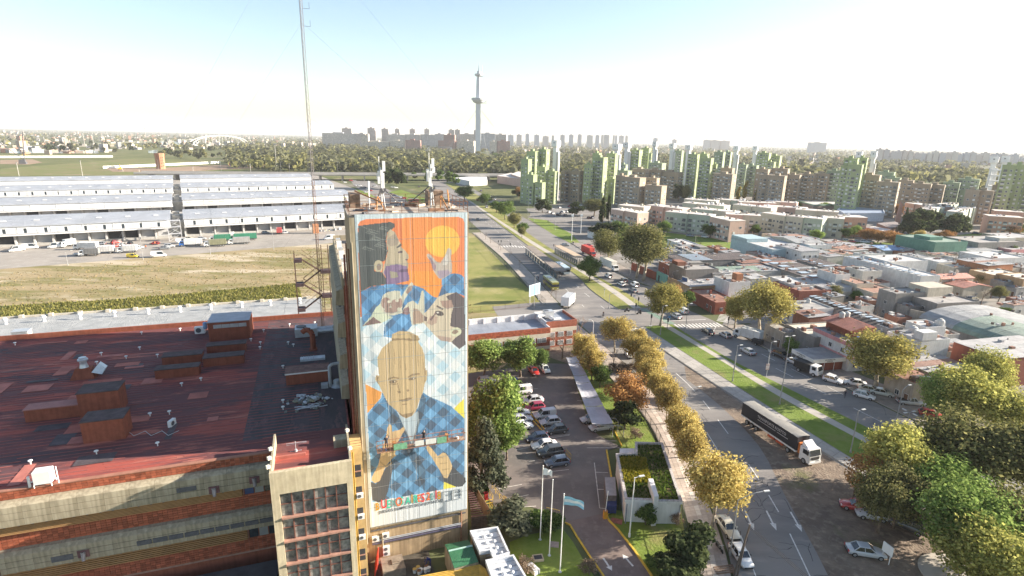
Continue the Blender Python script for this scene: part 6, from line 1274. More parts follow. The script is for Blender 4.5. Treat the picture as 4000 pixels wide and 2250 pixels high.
for a in [
("tan block with stair openings between two green towers",3,470,'tan',[(480,530,412,0),(525,600,405,4),(590,708,405,0)]),
("stepped tan block with bright sunlit ends",3,450,'tan',[(1010,1120,448,4),(1095,1312,462,0),(1305,1500,538,-10),(1300,1420,470,14)]),
("long dim tan block behind the stepped one",3,530,'tan',[(1175,1330,385,0),(1310,1480,392,4),(1440,1655,412,0)]),
("tan block beside the long flanked green tower",3,500,'tan',[(1945,2145,430,0),(1995,2120,378,20)]),
("tan block at the foot of the white mast",3,520,'tan',[(2325,2450,388,0),(2430,2560,395,4)]),
("low green annex behind the tan blocks",3,560,'green2',[(1330,1485,330,0),(1020,1165,400,-40),(1035,1112,345,20)]),
("tan wing with sunlit narrow ends",4,470,'tan',[(-60,75,440,0),(40,195,448,-10),(85,220,382,14)]),
("long tan wing left of the lone green tower",4,480,'tan',[(190,330,440,0),(310,480,432,4),(455,605,428,0)]),
("tan wing right of the lone green tower",4,430,'tan',[(880,1070,440,6),(1045,1245,505,-6)]),
("far long tan row with small balconies",4,450,'tan',[(1240,1375,492,4),(1360,1540,522,0),(1500,1665,532,0)]),
("blank tan block in the far row",4,395,'tan',[(1870,1990,582,0),(1960,2115,588,0),(2120,2200,540,10)]),
]: tower(*a,name='apartment_block')
# white service towers: slim shaft with a wider tank head
def wtower(label,n,x0,x1,yt,yb,Y):
    u0,u1=q(n,x0,0)[0],q(n,x1,0)[0]; vt=q(n,0,yt)[1]; a,b_=at(u0,vt,Y),at(u1,vt,Y); w_=(b_.x-a.x)/1.41; zt=a.z; t=thing('water_tower',label,'tower',((a.x+b_.x)/2,Y),AA,'slim white water towers')
    k=w_/2; B().box(-k*.62,k*.62,-k*.62,k*.62,0,zt-5.2).build('shaft',am_('white'),t); B().add([(-k*.62,-k*.62,zt-6.2),(k*.62,-k*.62,zt-6.2),(k*.62,k*.62,zt-6.2),(-k*.62,k*.62,zt-6.2),(-k,-k,zt-4.6),(k,-k,zt-4.6),(k,k,zt-4.6),(-k,k,zt-4.6)],[(0,1,5,4),(1,2,6,5),(2,3,7,6),(3,0,4,7),(3,2,1,0)]).build('neck',am_('white'),t); B().box(-k,k,-k,k,zt-4.6,zt).build('tank_head',am_('white'),t)
    B().box(k*.62,k*1.3,-k*.4,k*.4,0,zt-9).build('stair_strip',M('stair_pale',(.50,.50,.50),.8,.1,.5),t); B().box(-k*.3,k*.1,-k-.05,-k,zt-2.4,zt-1.6).build('vent',blc,t); B().tube((k*.4,k*.4,zt),(k*.4,k*.4,zt+1.6),.12,n=5).build('mast',am_('white'),t)
for i,a in enumerate([(3,375,463,116,0,480),(3,948,1042,150,0,520),(3,1050,1133,136,0,600),(3,1325,1385,128,0,700),(3,1483,1553,145,0,640),(3,1635,1710,160,0,640),(3,2090,2155,170,0,650),(3,2270,2333,170,0,660),(4,833,902,222,0,470),(4,972,1040,218,0,440),(4,2100,2190,270,0,480),(4,2205,2290,265,0,470)]):
    wtower(['white water tower behind the first stepped green tower','white water tower touching the sunlit green tower','broad headed white water tower with side ledges','slim white water tower with a stepped edge','white water tower between tan roofs','white water tower beside the far green tower','white water tower behind the poplars','thin white water tower by the far green tower','white water tower just behind the lone green tower','white water tower standing clear beside the lone green tower','white water tower of the large green tower','twin white water tower of the large green tower'][i],*a)
# white stair frame of the large green tower
t=thing('stair_tower','white concrete stair frame beside the large green tower','staircase',at(*q(4,2180,500),430).xy.to_3d(),AA)
for z in range(0,34,4): B().box(-7,7,-2,2,z+2.6,z+3.6).build('landing',am_('white'),t)
for x in (-6.5,6): B().box(x,x+1,-1.9,1.9,0,36).build('pier',am_('white'),t)
# low walk-up flats
def slab(label,n,a,b_,c,z=11,D=9.5,group=None):
    p,q_=g(n,*a,z),g(n,*b_,z); d=q_-p; an=math.atan2(d.y,d.x); L=d.length
    f=thing('walkup_flats',label,'apartment block',(p.x,p.y),an,group); r=random.Random(int(a[0]*3+a[1]))
    nb=max(1,int(L/9)); 
    for i in range(nb):
        x0,x1=L*i/nb,L*(i+1)/nb-.02; off=(.0,.9,.0,-.7)[i%4]; dz=(0,.0,.35,0)[i%4]
        B().box(x0,x1,off,D,0,z+dz).build('block',am_(c if r.random()<.75 else ('cream' if c!='cream' else 'mint')),f); B().box(x0-.1,x1+.1,off-.12,D+.12,z+dz,z+dz+.25).build('roof_edge',M('estate_roof',(.60,.54,.49),.85,.15,.5),f)
        windows(f,x0+.4,x1-.4,off,.5,z-.2,2.75,2.1,0,r.randint(0,9999),r.randint(0,2))
        for j in range(3): xx,yy=r.uniform(x0+.5,x1-1.2),r.uniform(1.5,D-1.5); B().box(xx,xx+r.uniform(.6,1.4),yy,yy+r.uniform(.6,1.4),z+dz+.25,z+dz+r.uniform(.7,1.5)).build('roof_box',r.choice([am_('cream'),am_('white'),M('roof_tank',(.25,.22,.20),.9)]),f)
    windows(f,1,D-.6,L,.5,z-.2,2.75,2.8,1,r.randint(0,9999),1)
    return f
SL=[(3,(935,765),(1175,806),'pink','pink corner flats with an outside stair by the dark conifers'),(3,(1000,728),(1245,752),'pink','pink flats directly behind the corner flats'),
(3,(1270,728),(1600,768),'pink','pale pink flats with balconies behind the araucaria tree'),(3,(1450,790),(1870,832),'mint','long pale green flats facing the workshops'),(3,(1870,838),(2060,880),'pink','pink end of the long pale green flats'),
(3,(2020,815),(2350,835),'pink','pink flats with an arched stair'),(3,(1625,672),(1925,695),'pink','rear pink flats at the foot of the tan blocks'),(3,(1610,705),(2000,745),'cream','second rear row of cream flats'),
(3,(1925,672),(2200,695),'cream','rear cream flats near the poplars'),(3,(2085,722),(2440,760),'cream','cream flats in the middle of the estate'),(3,(1700,760),(2100,800),'cream','cream flats behind the round green trees'),(3,(2150,700),(2500,715),'pink','short pink row before the green edged school'),
(4,(-60,800),(160,832),'cream','cream flats left of the palm'),(4,(160,830),(512,866),'mint','pale green flats behind the palm'),(4,(520,846),(722,862),'cream','cream flats with an open stair'),(4,(720,842),(942,850),'salmon','salmon pink flats at the row end'),
(4,(-40,738),(380,765),'pink','pink row behind the cream flats'),(4,(260,770),(665,800),'cream','cream row with square windows before the blue roof'),(4,(-30,690),(270,712),'pink','pink row below the green edged school'),
(4,(1295,705),(1470,735),'salmon','salmon flats beside the brick pylon trees'),(4,(1480,720),(1640,745),'salmon','short salmon flats before the far tan row'),
(4,(2190,728),(2420,742),'salmon','salmon flats at the far right end'),(4,(2140,782),(2420,800),'salmon','second salmon row at the far right'),(4,(2085,832),(2420,852),'salmon','front salmon row at the far right')]
for n,a,b_,c,lab in SL: slab(lab,n,a,b_,c)
for n,a,b_,c,lab in [(4,(1560,775),(1800,712),'mint','pale green terrace row running away from the viewer'),(4,(1830,798),(2070,712),'mint','second pale green terrace row running away')]:
    p,q_=g(n,*b_,11),g(n,*a,11); d=q_-p; slab(lab,n,b_,a,c,11,-8)
# green edged school, blue roofed hall, brick pylon chapel
def polybld(name,label,cat,n,pts,z,wallm,roofm,edgem=None,eh=.8):
    P_=[g(n,x,y,z) for x,y in pts]; c0=sum(P_,Vector())/len(P_); c0.z=0; P_=[p-c0 for p in P_]; o=thing(name,label,cat,c0,0)
    B().prism(ccw(P_),0,z-.5,0,1).build('wall',[wallm,roofm],o)
    if edgem: edge(o,P_,z-.9,z,.4,edgem,'roof_edge')
    return o,P_
sc,_=polybld('school','low school with a pale roof edged in green','school',4,[(65,622),(580,640),(865,715),(430,722),(150,650)],6,M('school_wall',(.33,.25,.22),.9,.1,.5),M('school_roof',(.52,.49,.46),.85,.15,.3),M('edge_green',(.30,.45,.33),.8))
for i in range(7): p=g(4,230+70*i,645+5*i,6)-Vector(sc.location); B().box(p.x-2,p.x+2,p.y-2,p.y+2,5.5,6.6).build('roof_box',M('estate_roof'),sc)
bh,_=polybld('sports_hall','hall with a pale blue metal roof','hall',4,[(655,765),(710,735),(1080,745),(1100,800),(720,800)],6,M('hall_blue_wall',(.55,.58,.62),.8),M('blue_sheet',(.34,.40,.50),.5,.1,.3),M('hall_blue_edge',(.6,.63,.68),.7))
ch,_=polybld('chapel','brick chapel with a tall slanted pylon','chapel',4,[(1030,890),(1200,875),(1280,905),(1160,940)],5,M('chapel_brick',(.28,.16,.12),.9),M('chapel_roof',(.22,.18,.17),.9)); p=g(4,1215,905)-Vector(ch.location); B().add([(p.x-1.6,p.y-.6,0),(p.x+1.9,p.y-.6,0),(p.x+1.9,p.y+.6,0),(p.x-1.6,p.y+.6,0),(p.x-.5,p.y-.5,15),(p.x+1.2,p.y-.5,13.4),(p.x+1.2,p.y+.5,13.4),(p.x-.5,p.y+.5,15)],[(0,1,5,4),(1,2,6,5),(2,3,7,6),(3,0,4,7),(4,5,6,7)]).build('pylon',M('pylon_brick',(.36,.20,.15),.9,.1,1.),ch)
polybld('brick_hall','long brick hall with pale roof beside the chapel','hall',4,[(925,930),(1000,920),(1170,950),(1100,965)],5.5,M('chapel_brick'),M('school_roof'))
kz,_=polybld('kiosk','white park kiosk with a red roof by the plaza','kiosk',3,[(715,960),(765,940),(812,960),(770,975)],4,M('kiosk_white',(.6,.6,.6),.8),M('kiosk_red',(.5,.12,.08),.8)); 
# ================================================================ FAR BACKGROUND
stc=M('space_white',(.58,.59,.63),.8,.04,.05)
p=G(1868,608); Yt=p.y; hm=lambda y: at(1870,y,Yt).z
st=thing('observation_tower','tall white observation tower with two platforms and a spire','tower',(p.x,p.y),0); zz=lambda c: at(*q(21,300,c),Yt).z
sc_=Yt/2180*1.03*.3039
B().lathe([(38*sc_,0),(36*sc_,zz(1000)),(35*sc_,zz(675))],(0,0,0),3).build('shaft',stc,st,rot=(0,0,-.7)); B().lathe([(31*sc_,zz(600)),(28*sc_,zz(430)),(23*sc_,zz(325))],(0,0,0),6).build('upper_shaft',stc,st)
B().lathe([(55*sc_/2,zz(675)),(120*sc_/2,zz(660)),(140*sc_/2,zz(645)),(145*sc_/2,zz(632)),(168*sc_/2,zz(630)),(170*sc_/2,zz(605)),(160*sc_/2,zz(602)),(60*sc_/2,zz(598))],(0,0,0),24).build('main_deck',M('deck_tower',(.42,.44,.47),.7),st)
B().lathe([(40*sc_/2,zz(328)),(90*sc_/2,zz(318)),(96*sc_/2,zz(292)),(40*sc_/2,zz(288)),(38*sc_/2,zz(255)),(10*sc_/2,zz(250)),(8*sc_/2,zz(200)),(2*sc_/2,zz(140))],(0,0,0),16).build('upper_deck',M('deck_tower'),st)
for y in (640,665,322): B().box(30*sc_,(56 if y<330 else 95)*sc_,-2,2,zz(y)-.8,zz(y)+.8).build('gangway',M('deck_tower'),st)
B().tube((38*sc_,0,zz(290)),(38*sc_,0,zz(180)),1.0,n=5).build('aerial',stc,st)
k=B()
for a in (.2,1.4,2.6,3.8,5.0,5.9): k.tube((0,0,zz(720)),(math.cos(a)*110,math.sin(a)*110,8),.25,n=3)
k.build('guy_wires',M('wire'),st)
# motorway overpass
ov=thing('motorway_overpass','long grey motorway overpass with light posts','bridge',(0,0,0),0); A0,A1=g(2,-1200,405,7),g(2,2400,430,7); ov.location=(A0.x,A0.y,0); d=A1-A0; an=math.atan2(d.y,d.x); ov.rotation_euler.z=an; L=d.length
B().box(0,L,-11,11,5.6,7).build('deck',M('bridge_conc',(.36,.33,.30),.9,.15,.05),ov); B().box(0,L,-11.3,-11,6.6,8.1).build('parapet',M('bridge_pale',(.48,.45,.41),.9,.1,.1),ov); B().box(0,L,11,11.3,6.6,8.1).build('parapet',M('bridge_pale'),ov); B().box(0,L,-10.6,10.6,7.0,7.06).build('road',asph_m,ov)
for i in range(int(L/24)): B().box(12+i*24,13.5+i*24,-9,9,0,5.6).build('pier',M('bridge_conc'),ov)
for i in range(int(L/60)):
    x=20+i*60; pw=ov.location+Vector((math.cos(an)*x,math.sin(an)*x,7)); lamp(pw+Vector((0,-11,0)) if False else pw,13,'tall lamp post standing on the motorway overpass',None,None,'lamps on the overpass',2)
# lakes and racetrack ground on the left horizon
wat=M('lake_water',(.20,.27,.33),.12,.08,.02,spec=.5)
ground('lake',[g(1,*p_) for p_ in [(1080,195),(1150,185),(1400,190),(1420,205),(1350,215),(1130,222),(1090,215)]],.05,wat,label='pale blue lake among the far trees'); ground('lake',[g(1,*p_) for p_ in [(60,255),(300,243),(690,250),(700,270),(300,268),(90,270)]],.05,wat,label='narrow lake behind dark trees'); ground('lake',[g(1,*p_) for p_ in [(1050,250),(1120,245),(1110,268),(1050,268)]],.05,wat)
ground('green_field',[g(1,*p_) for p_ in [(0,380),(1000,300),(1600,340),(2100,360),(2100,400),(1400,415),(0,430)]],.02,mixmat('green_field',[(.15,.17,.055),(.19,.17,.08),(.26,.20,.13)],[(.02,.4,.6),(.03,.55,.66)],b=0)); ground('sand_strip',[g(1,*p_) for p_ in [(640,200),(1100,175),(1400,165),(1400,172),(1100,188),(700,215)]],.04,mixmat('sand',[(.36,.33,.22),(.27,.27,.15)],[(.01,.4,.6)],b=0)); ground('earthworks',[g(1,*p_) for p_ in [(0,318),(230,312),(300,335),(200,350),(0,345)]],.04,mixmat('earth',[(.34,.24,.17),(.28,.2,.14)],[(.03,.4,.6)],b=0)); ground('earthworks',[g(1,*p_) for p_ in [(730,370),(1100,375),(1500,355),(1900,340),(1950,365),(1300,400),(800,400)]],.04,MC['earth'])
# white site hoardings
hd=M('hoarding_white',(.70,.69,.66),.8,.06,.05)
for a,b_,lab in (((0,302),(800,298),'long white hoarding behind the earthworks'),((730,378),(1560,340),'long white site hoarding behind the brick chimney')):
    p0,p1=g(1,*a),g(1,*b_); d=p1-p0; o_=thing('site_hoarding',lab,'fence',p0,math.atan2(d.y,d.x)); n=14
    for i in range(n): B().box(d.length*i/n,d.length*(i+.99)/n,-.2,.2,0,3.2).build('panel',hd,o_)
# brick chimney-like water tower
p0=g(1,1140,380); zt=topz(1,1138,272,p0); bt=thing('brick_tower','stout orange brick tower standing beyond the market','tower',p0,.5); ww=at(*q(1,1168,330),p0.y).x-at(*q(1,1112,330),p0.y).x
B().lathe([(ww*.5,0),(ww*.52,zt*.8),(ww*.58,zt)],(0,0,0),8).build('shaft',M('tower_brick',(.40,.20,.12),.9,.12,.1,streak=.15),bt); B().lathe([(ww*.56,zt),(ww*.56,zt+.6)],(0,0,0),8).build('cap',M('tower_cap',(.30,.16,.10),.9),bt)
for i in range(4): B().box(ww*.3,ww*.4,-ww*.56,-ww*.5,zt*.2+i*zt*.18,zt*.25+i*zt*.18).build('slot',dark,bt)
# pedestrian cable bridge / arena arch
p0,p1=g(1,1350,215),g(1,1750,208); d=p1-p0; ar=thing('arched_footbridge','white arched lattice footbridge over the lake','bridge',p0,math.atan2(d.y,d.x)); L=d.length; k=B(); wh=M('arch_white',(.55,.54,.50),.7); n=26
for yy in (-8,8):
    for i in range(n): 
        a0,a1=PI*i/n,PI*(i+1)/n; f=lambda a:(L/2-L/2*math.cos(a),yy,34*math.sin(a)+1); k.tube(f(a0),f(a1),1.1,n=5); k.tube(f(a0),(f(a0)[0],yy,1),.35,n=4)
for i in range(n+1): a=PI*i/n; k.tube((L/2-L/2*math.cos(a),-8,34*math.sin(a)+1),(L/2-L/2*math.cos(a),8,34*math.sin(a)+1),.7,n=4)
k.build('lattice',wh,ar); B().box(-10,L+10,-8,8,.2,2).build('deck',wh,ar)
gsd=thing('grandstand','long pale grandstand beyond the lake','grandstand',g(1,1350,170),math.radians(5)); B().box(-90,90,0,20,0,12).build('stand',M('stand_tan',(.42,.38,.32),.9),gsd)
for i in range(5): B().box(-88+i*36,-56+i*36,-4,2,9,13).build('canopy',wh,gsd)
# yellow and white building machines
def digger(n,x,y,c,lab,s=1.):
    d_=thing('excavator',lab,'excavator',g(n,x,y),rnd.uniform(0,6),'machines on the earthworks'); B().box(-2*s,2*s,-1.6*s,-.8*s,0,.9*s).box(-2*s,2*s,.8*s,1.6*s,0,.9*s).build('tracks',darkmet,d_); B().box(-1.8*s,1.6*s,-1.3*s,1.3*s,1*s,2.4*s).box(.2*s,1.6*s,-1.2*s,0,2.4*s,3.4*s).build('cab',c,d_); B().path([(1.5*s,.3*s,2*s),(3.5*s,.3*s,5*s),(6*s,.3*s,4*s),(6.6*s,.3*s,1.2*s)],.3*s,5).build('boom',c,d_)
yl=M('machine_yellow',(.60,.33,.04),.6)
for i,(x,y) in enumerate(((200,300),(1790,330),(1800,360),(1840,365),(1650,360),(850,390))): digger(1,x,y,yl if i!=4 else M('machine_red',(.5,.1,.05)),'orange yellow excavator on the far earthworks',1.3)
cr_=thing('crawler_crane','black crawler crane with a slanted jib on the earthworks','crane',g(1,165,345),.4); B().box(-4,4,-3,3,0,3).build('tracks',darkmet,cr_); B().box(-4,3,-2,2,3,6).build('body',darkmet,cr_); B().tube((2,0,5),(6,0,44),.7,n=4).tube((2,0,5),(-26,0,34),.5,n=4).build('jib',darkmet,cr_)
# floodlight / power posts on the left
for i,(x,y,yt) in enumerate(((135,430,335),(585,430,322),(600,215,120),(1035,175,90),(880,190,130),(660,195,140),(540,210,150),(1960,400,200),(988,415,385),(870,400,375),(1370,420,365),(1775,410,345),(2050,400,340),(318,205,150),(395,200,150),(470,195,130))):
    p0=g(1,x,y); o_=thing('power_pole','thin pale pole on the far plain beyond the market','pole',p0,0,'poles on the far plain'); hh=topz(1,x,yt,p0); B().tube((0,0,0),(0,0,hh),max(.25,p0.y*.0004),n=5).build('pole',M('pole_pale',(.42,.40,.37),.8),o_); B().box(-hh*.05,hh*.05,-.2,.2,hh*.95,hh).build('crossbar',M('pole_pale'),o_)
# ferris-wheel-less amusement frame near the tower
p0=g(2,940,280); fr_=thing('coaster_frame','white lattice ride frame in the park','ride',p0,0); k=B(); zt=topz(2,940,225,p0); ww=at(*q(2,1010,270),p0.y).x-at(*q(2,850,270),p0.y).x
for s_ in (-.5,.5):
    for j in range(7): k.tube((ww*s_,0,zt),(ww*(s_+(j-3)*.07),(j%2)*14-7,0),.5,n=4)
k.tube((-ww*.5,0,zt),(ww*.5,0,zt),.6,n=4); k.build('lattice',wh,fr_)
# service station roof by the overpass
polybld('fuel_station','low white fuel station canopy near the overpass','canopy',2,[(1040,440),(1160,430),(1270,428),(1275,455),(1150,462)],6,M('kiosk_white'),M('station_white',(.68,.66,.64),.8)); polybld('depot_roof','flat grey depot roof by the overpass','depot',2,[(1345,425),(1440,405),(1540,415),(1540,450)],9,am_('pink'),M('estate_roof'))
polybld('depot_roof','pink walk-up roofs beside the first green tower','apartment block',3,[(-10,430),(60,405),(118,415),(110,470)],11,am_('pink'),M('estate_roof'))
# ---- far skyline apartment blocks, each one a thing
r9=random.Random(17); skm=[M('sky_%d'%i,c,.9,.1,.02) for i,c in enumerate([(.42,.40,.40),(.44,.39,.36),(.38,.39,.42),(.5,.46,.42)])]
def skyline(label,n,x0,x1,yt,yb,group,m=None,Ydef=None,wins=True):
    p0=g(n,(x0+x1)/2,yb) if Ydef is None else at(*q(n,(x0+x1)/2,yb),Ydef); Y=p0.y; a,b_=at(*q(n,x0,yt),Y),at(*q(n,x1,yt),Y); w_=b_.x-a.x; h=a.z; t=thing('far_tower_block',label,'apartment block',(p0.x,Y),rnd.uniform(-.15,.15),group)
    dd=max(14,min(w_*.5,40)); B().box(-w_/2,w_/2,0,dd,0,h).build('wall',m or r9.choice(skm),t); B().box(-w_*.2,w_*.1,dd*.2,dd*.6,h,h+4).build('lift_room',m or r9.choice(skm),t)
    if wins:
        k=B(); nf=max(3,int(h/3.2)); nc=max(3,int(w_/4.5))
        for f in range(nf):
            for i in range(nc): 
                if r9.random()<.75: k.box(-w_/2+(i+.25)*w_/nc,-w_/2+(i+.75)*w_/nc,-.3,0,f*h/nf+1,f*h/nf+2.4)
        o_=k.build('windows',blc,t); o_['kind']='stuff'
G1='slab estate on the far left horizon'
for x0,x1,yt,yb in ((110,345,125,172),(345,432,130,172),(560,690,135,172),(690,800,135,178),(800,905,135,180),(905,970,132,180),(1085,1180,132,182),(1230,1330,128,180),(1330,1410,135,185)): skyline('long grey slab of flats on the horizon left of the observation tower',2,x0,x1,yt,yb,G1,Ydef=2300)
for x0,x1,yt in ((248,318,92),(428,482,90),(528,575,95),(622,655,98),(725,765,98),(830,865,98),(1000,1040,102),(1045,1082,102),(1178,1215,105)): skyline('brown high rise above the grey slabs on the horizon',2,x0,x1,yt,175,'brown high rises on the horizon',skm[1],Ydef=2350)
for x0,x1,yt,yb in ((390,580,185,225),(590,690,180,222),(695,800,175,222),(925,1045,178,215),(1060,1180,180,220),(1290,1340,185,225),(1345,1435,182,235),(965,1045,138,180),(382,432,140,180)): skyline('brick and white mid rise flats among the park trees',2,x0,x1,yt,yb,'mid rise flats by the park',M('brickflat',(.33,.19,.16),.9,.15,.03) if x0%2 else M('paleflat',(.52,.47,.40),.9,.1,.03),Ydef=1900)
for i in range(12): x=1420+i*62; skyline('small hazy block on the horizon right of the observation tower',2,x,x+r9.uniform(18,45),r9.uniform(132,148),165,'hazy blocks right of the observation tower',Ydef=3600,wins=False)
for x0,x1,yt in ((840,862,66),(868,890,66),(895,918,66),(948,968,68),(972,992,70),(1012,1055,72),(1070,1092,72),(1335,1375,95),(1815,1870,112),(1880,1960,115),(1970,2060,120),(1515,1555,108)): skyline('hazy tower on the horizon above the estate',3,x0,x1,yt,120,'hazy towers above the estate',Ydef=4200,wins=False)
skyline('massive hazy block alone on the right horizon',4,398,555,135,188,None,Ydef=3800,wins=False)
for i in range(24): x=1035+i*58; skyline('hazy stepped block in the long row on the right horizon',4,x,x+r9.uniform(40,62),r9.uniform(195,225)+i*2.2,275+i*2,'long hazy row on the right horizon',Ydef=1900,wins=False)
# ---- far suburb roofs: countless, one mass
k=B()
for i in range(3600):
    a=r9.uniform(-.85,.85); Y=math.exp(r9.uniform(math.log(1100),math.log(7500))); x=Y*math.tan(a)
    if -900<x<500 and Y<1700: continue
    if x<0 and x>-.35*Y and Y<2600: continue
    if x>0 and Y<1350 and x<900: continue
    w_=r9.uniform(6,16); k.rbox((x,Y),w_,r9.uniform(6,14),0,r9.uniform(3,8) if r9.random()<.93 else r9.uniform(10,22),r9.uniform(0,3),r9.choice([0,0,1,2,3]))
tag(k.build('far_suburb',[M('sub_white',(.40,.36,.32),.9),M('sub_tan',(.36,.29,.23),.9),M('sub_red',(.32,.18,.13),.9),M('sub_grey',(.28,.27,.27),.9)],None),'distant suburb of countless low roofs toward the horizon',None,None,'stuff')
# ================================================================ TREES AND SHRUBS
bark=M('bark',(.15,.115,.085),.95,.3,3.); barkp=M('bark_pale',(.34,.29,.22),.95,.3,2.)
LF={'gold':leafmat('leaf_gold',(0.256,0.190,0.065),(0.594,0.481,0.167)),'ygreen':leafmat('leaf_ygreen',(0.195,0.182,0.058),(0.492,0.427,0.140)),'olive':leafmat('leaf_olive',(0.084,0.093,0.037),(0.302,0.283,0.117)),'orange':leafmat('leaf_orange',(0.256,0.126,0.050),(0.516,0.300,0.117)),
 'green':leafmat('leaf_mid',(0.048,0.087,0.023),(0.173,0.238,0.070)),'bright':leafmat('leaf_vivid',(0.087,0.145,0.035),(0.310,0.400,0.119)),'dark':leafmat('leaf_dark',(0.023,0.038,0.018),(0.093,0.114,0.050)),'conifer':leafmat('needle',(0.042,0.054,0.037),(0.152,0.164,0.109)),'twig':leafmat('twig_brown',(0.127,0.095,0.068),(0.306,0.231,0.166),.1),'euc':leafmat('leaf_euc',(0.053,0.062,0.034),(0.190,0.190,0.114)),'limegold':leafmat('leaf_limegold',(0.182,0.195,0.054),(0.539,0.514,0.157))}
def npmesh(name,co,fc,mats,smooth=False):
    me=bpy.data.meshes.new(name); k=fc.shape[1]; me.vertices.add(len(co)); me.vertices.foreach_set('co',co.astype(np.float32).ravel()); me.loops.add(fc.size); me.loops.foreach_set('vertex_index',fc.ravel().astype(np.int32)); me.polygons.add(len(fc)); me.polygons.foreach_set('loop_start',np.arange(0,fc.size,k,dtype=np.int32)); me.update(calc_edges=True)
    for m in mats: me.materials.append(m)
    return me
def leaves(rs,P,N,ls):
    n=len(P); N=N/np.maximum(1e-6,np.linalg.norm(N,axis=1))[:,None]; a=np.cross(N,rs.normal(size=(n,3))); a/=np.maximum(1e-6,np.linalg.norm(a,axis=1))[:,None]; b=np.cross(N,a)
    s=ls*rs.uniform(.55,1.35,n)[:,None]; t=s*rs.uniform(.6,1.,n)[:,None]
    co=np.stack([P-a*s,P-b*t*.9+N*s*.15,P+a*s,P+b*t*.9+N*s*.15],1).reshape(-1,3); return co,np.arange(4*n).reshape(n,4)
def crown(seed,n,ls,nl=16,prof='round',gap=.0):
    """unit crown: radius about 1, z from 0 to 2"""
    rs=np.random.RandomState(seed); C_=[];R_=[]
    while len(C_)<nl:
        d=rs.normal(size=3); d/=np.linalg.norm(d); r=rs.uniform(.3,.78); p=d*r
        if prof=='cone': z=rs.uniform(-1,1); w=(1-z)/2*.62; p=np.array([d[0]*w,d[1]*w,z*.85]); 
        if prof=='poplar': p=np.array([d[0]*.25,d[1]*.25,rs.uniform(-.85,.85)])
        if prof=='umbrella': p=np.array([d[0]*.7,d[1]*.7,rs.uniform(.0,.55)])
        C_.append(p); R_.append(rs.uniform(.2,.4)*(1 if prof in('round','umbrella') else .6))
    C_=np.array(C_);R_=np.array(R_); idx=rs.choice(nl,n,p=R_**2/np.sum(R_**2)); d=rs.normal(size=(n,3)); d/=np.linalg.norm(d,axis=1)[:,None]
    P=C_[idx]+d*(R_[idx]*(.2+.85*rs.uniform(0,1,n)**.5))[:,None]*rs.uniform(.9,1.12,n)[:,None]
    P+=rs.normal(size=P.shape)*.055; N=d*.9+rs.normal(size=(n,3))*.55+np.array([0,0,.25])
    co,fc=leaves(rs,P,N,ls); co[:,2]+=1; return co,fc,C_+np.array([0,0,1])
def trunkmesh(seed,H_,R,cb,lob,r0,m):
    """trunk to crown base cb then limbs into lobes"""
    r=random.Random(seed); k=B(); bend=Vector((r.uniform(-.03,.03)*H_,r.uniform(-.03,.03)*H_,0)); p0=Vector((0,0,-.05)); p1=Vector((bend.x*.5,bend.y*.5,cb*.6)); p2=Vector((bend.x,bend.y,cb*1.05))
    k.path([p0,Vector((0,0,.25)),p1,p2],[r0*1.5,r0*1.05,r0*.85,r0*.7],8)
    for c in lob[:9]:
        e=Vector((c[0]*R*.85,c[1]*R*.85,cb+(H_-cb)*c[2]/2)); mid=p2.lerp(e,.5)+Vector((0,0,(H_-cb)*.06)); k.path([p2,mid,e],[r0*.5,r0*.3,r0*.1],5)
        for j in range(2): k.tube(mid,mid.lerp(e,.6)+Vector((r.uniform(-.3,.3)*R,r.uniform(-.3,.3)*R,r.uniform(0,.2)*R)),r0*.2,r0*.05,4)
    return k.mesh(m,True,'trunk')
TK={}
def kind(key,leaf,n,ls,nl,prof,H_,R,cb,r0,bk,seeds=(1,2,3)):
    L=[]
    for s in seeds:
        co,fc,lob=crown(s*13+len(key),n,ls,nl,prof); co=co.copy(); co[:,0:2]*=R; co[:,2]=cb*.82+co[:,2]/2*(H_-cb*.82); L.append((npmesh('crown',co,fc,[LF[leaf]]),trunkmesh(s,H_,R,cb,lob,r0,bk)))
    TK[key]=(L,H_,R)
kind('plane','gold',10500,.040,40,'round',9,3.6,2.9,.16,barkp); kind('planebig','ygreen',14000,.035,44,'round',12,5.4,3.6,.32,barkp); kind('twin','olive',13000,.034,46,'round',18,8,6,.5,barkp)
kind('orange','orange',10000,.04,36,'round',8,4.4,1.6,.2,bark); kind('gold','gold',10000,.042,32,'round',9,3.8,1.6,.2,bark); kind('bright','bright',9500,.048,36,'round',8.5,4,2.2,.2,bark); kind('green','green',8500,.048,32,'round',9,4.2,2.,.22,bark)
kind('limegold','limegold',13000,.037,46,'round',12,5.6,3.2,.3,bark); kind('vivid','bright',13000,.037,46,'round',12,5.6,3.0,.3,bark); kind('olive','olive',13000,.037,46,'round',12,5.6,3.,.3,bark)
kind('conifer','conifer',9000,.05,26,'cone',11,3.6,1.6,.2,bark); kind('fir','dark',3000,.08,22,'cone',13,3.0,.8,.2,bark,(1,2)); kind('poplar','ygreen',2200,.13,14,'poplar',11,2.6,1.2,.2,bark,(1,2)); kind('dark','dark',3200,.09,16,'round',9,4,1.5,.2,bark,(1,2)); kind('sparse','orange',900,.06,16,'round',7,3,1.8,.12,bark,(1,))
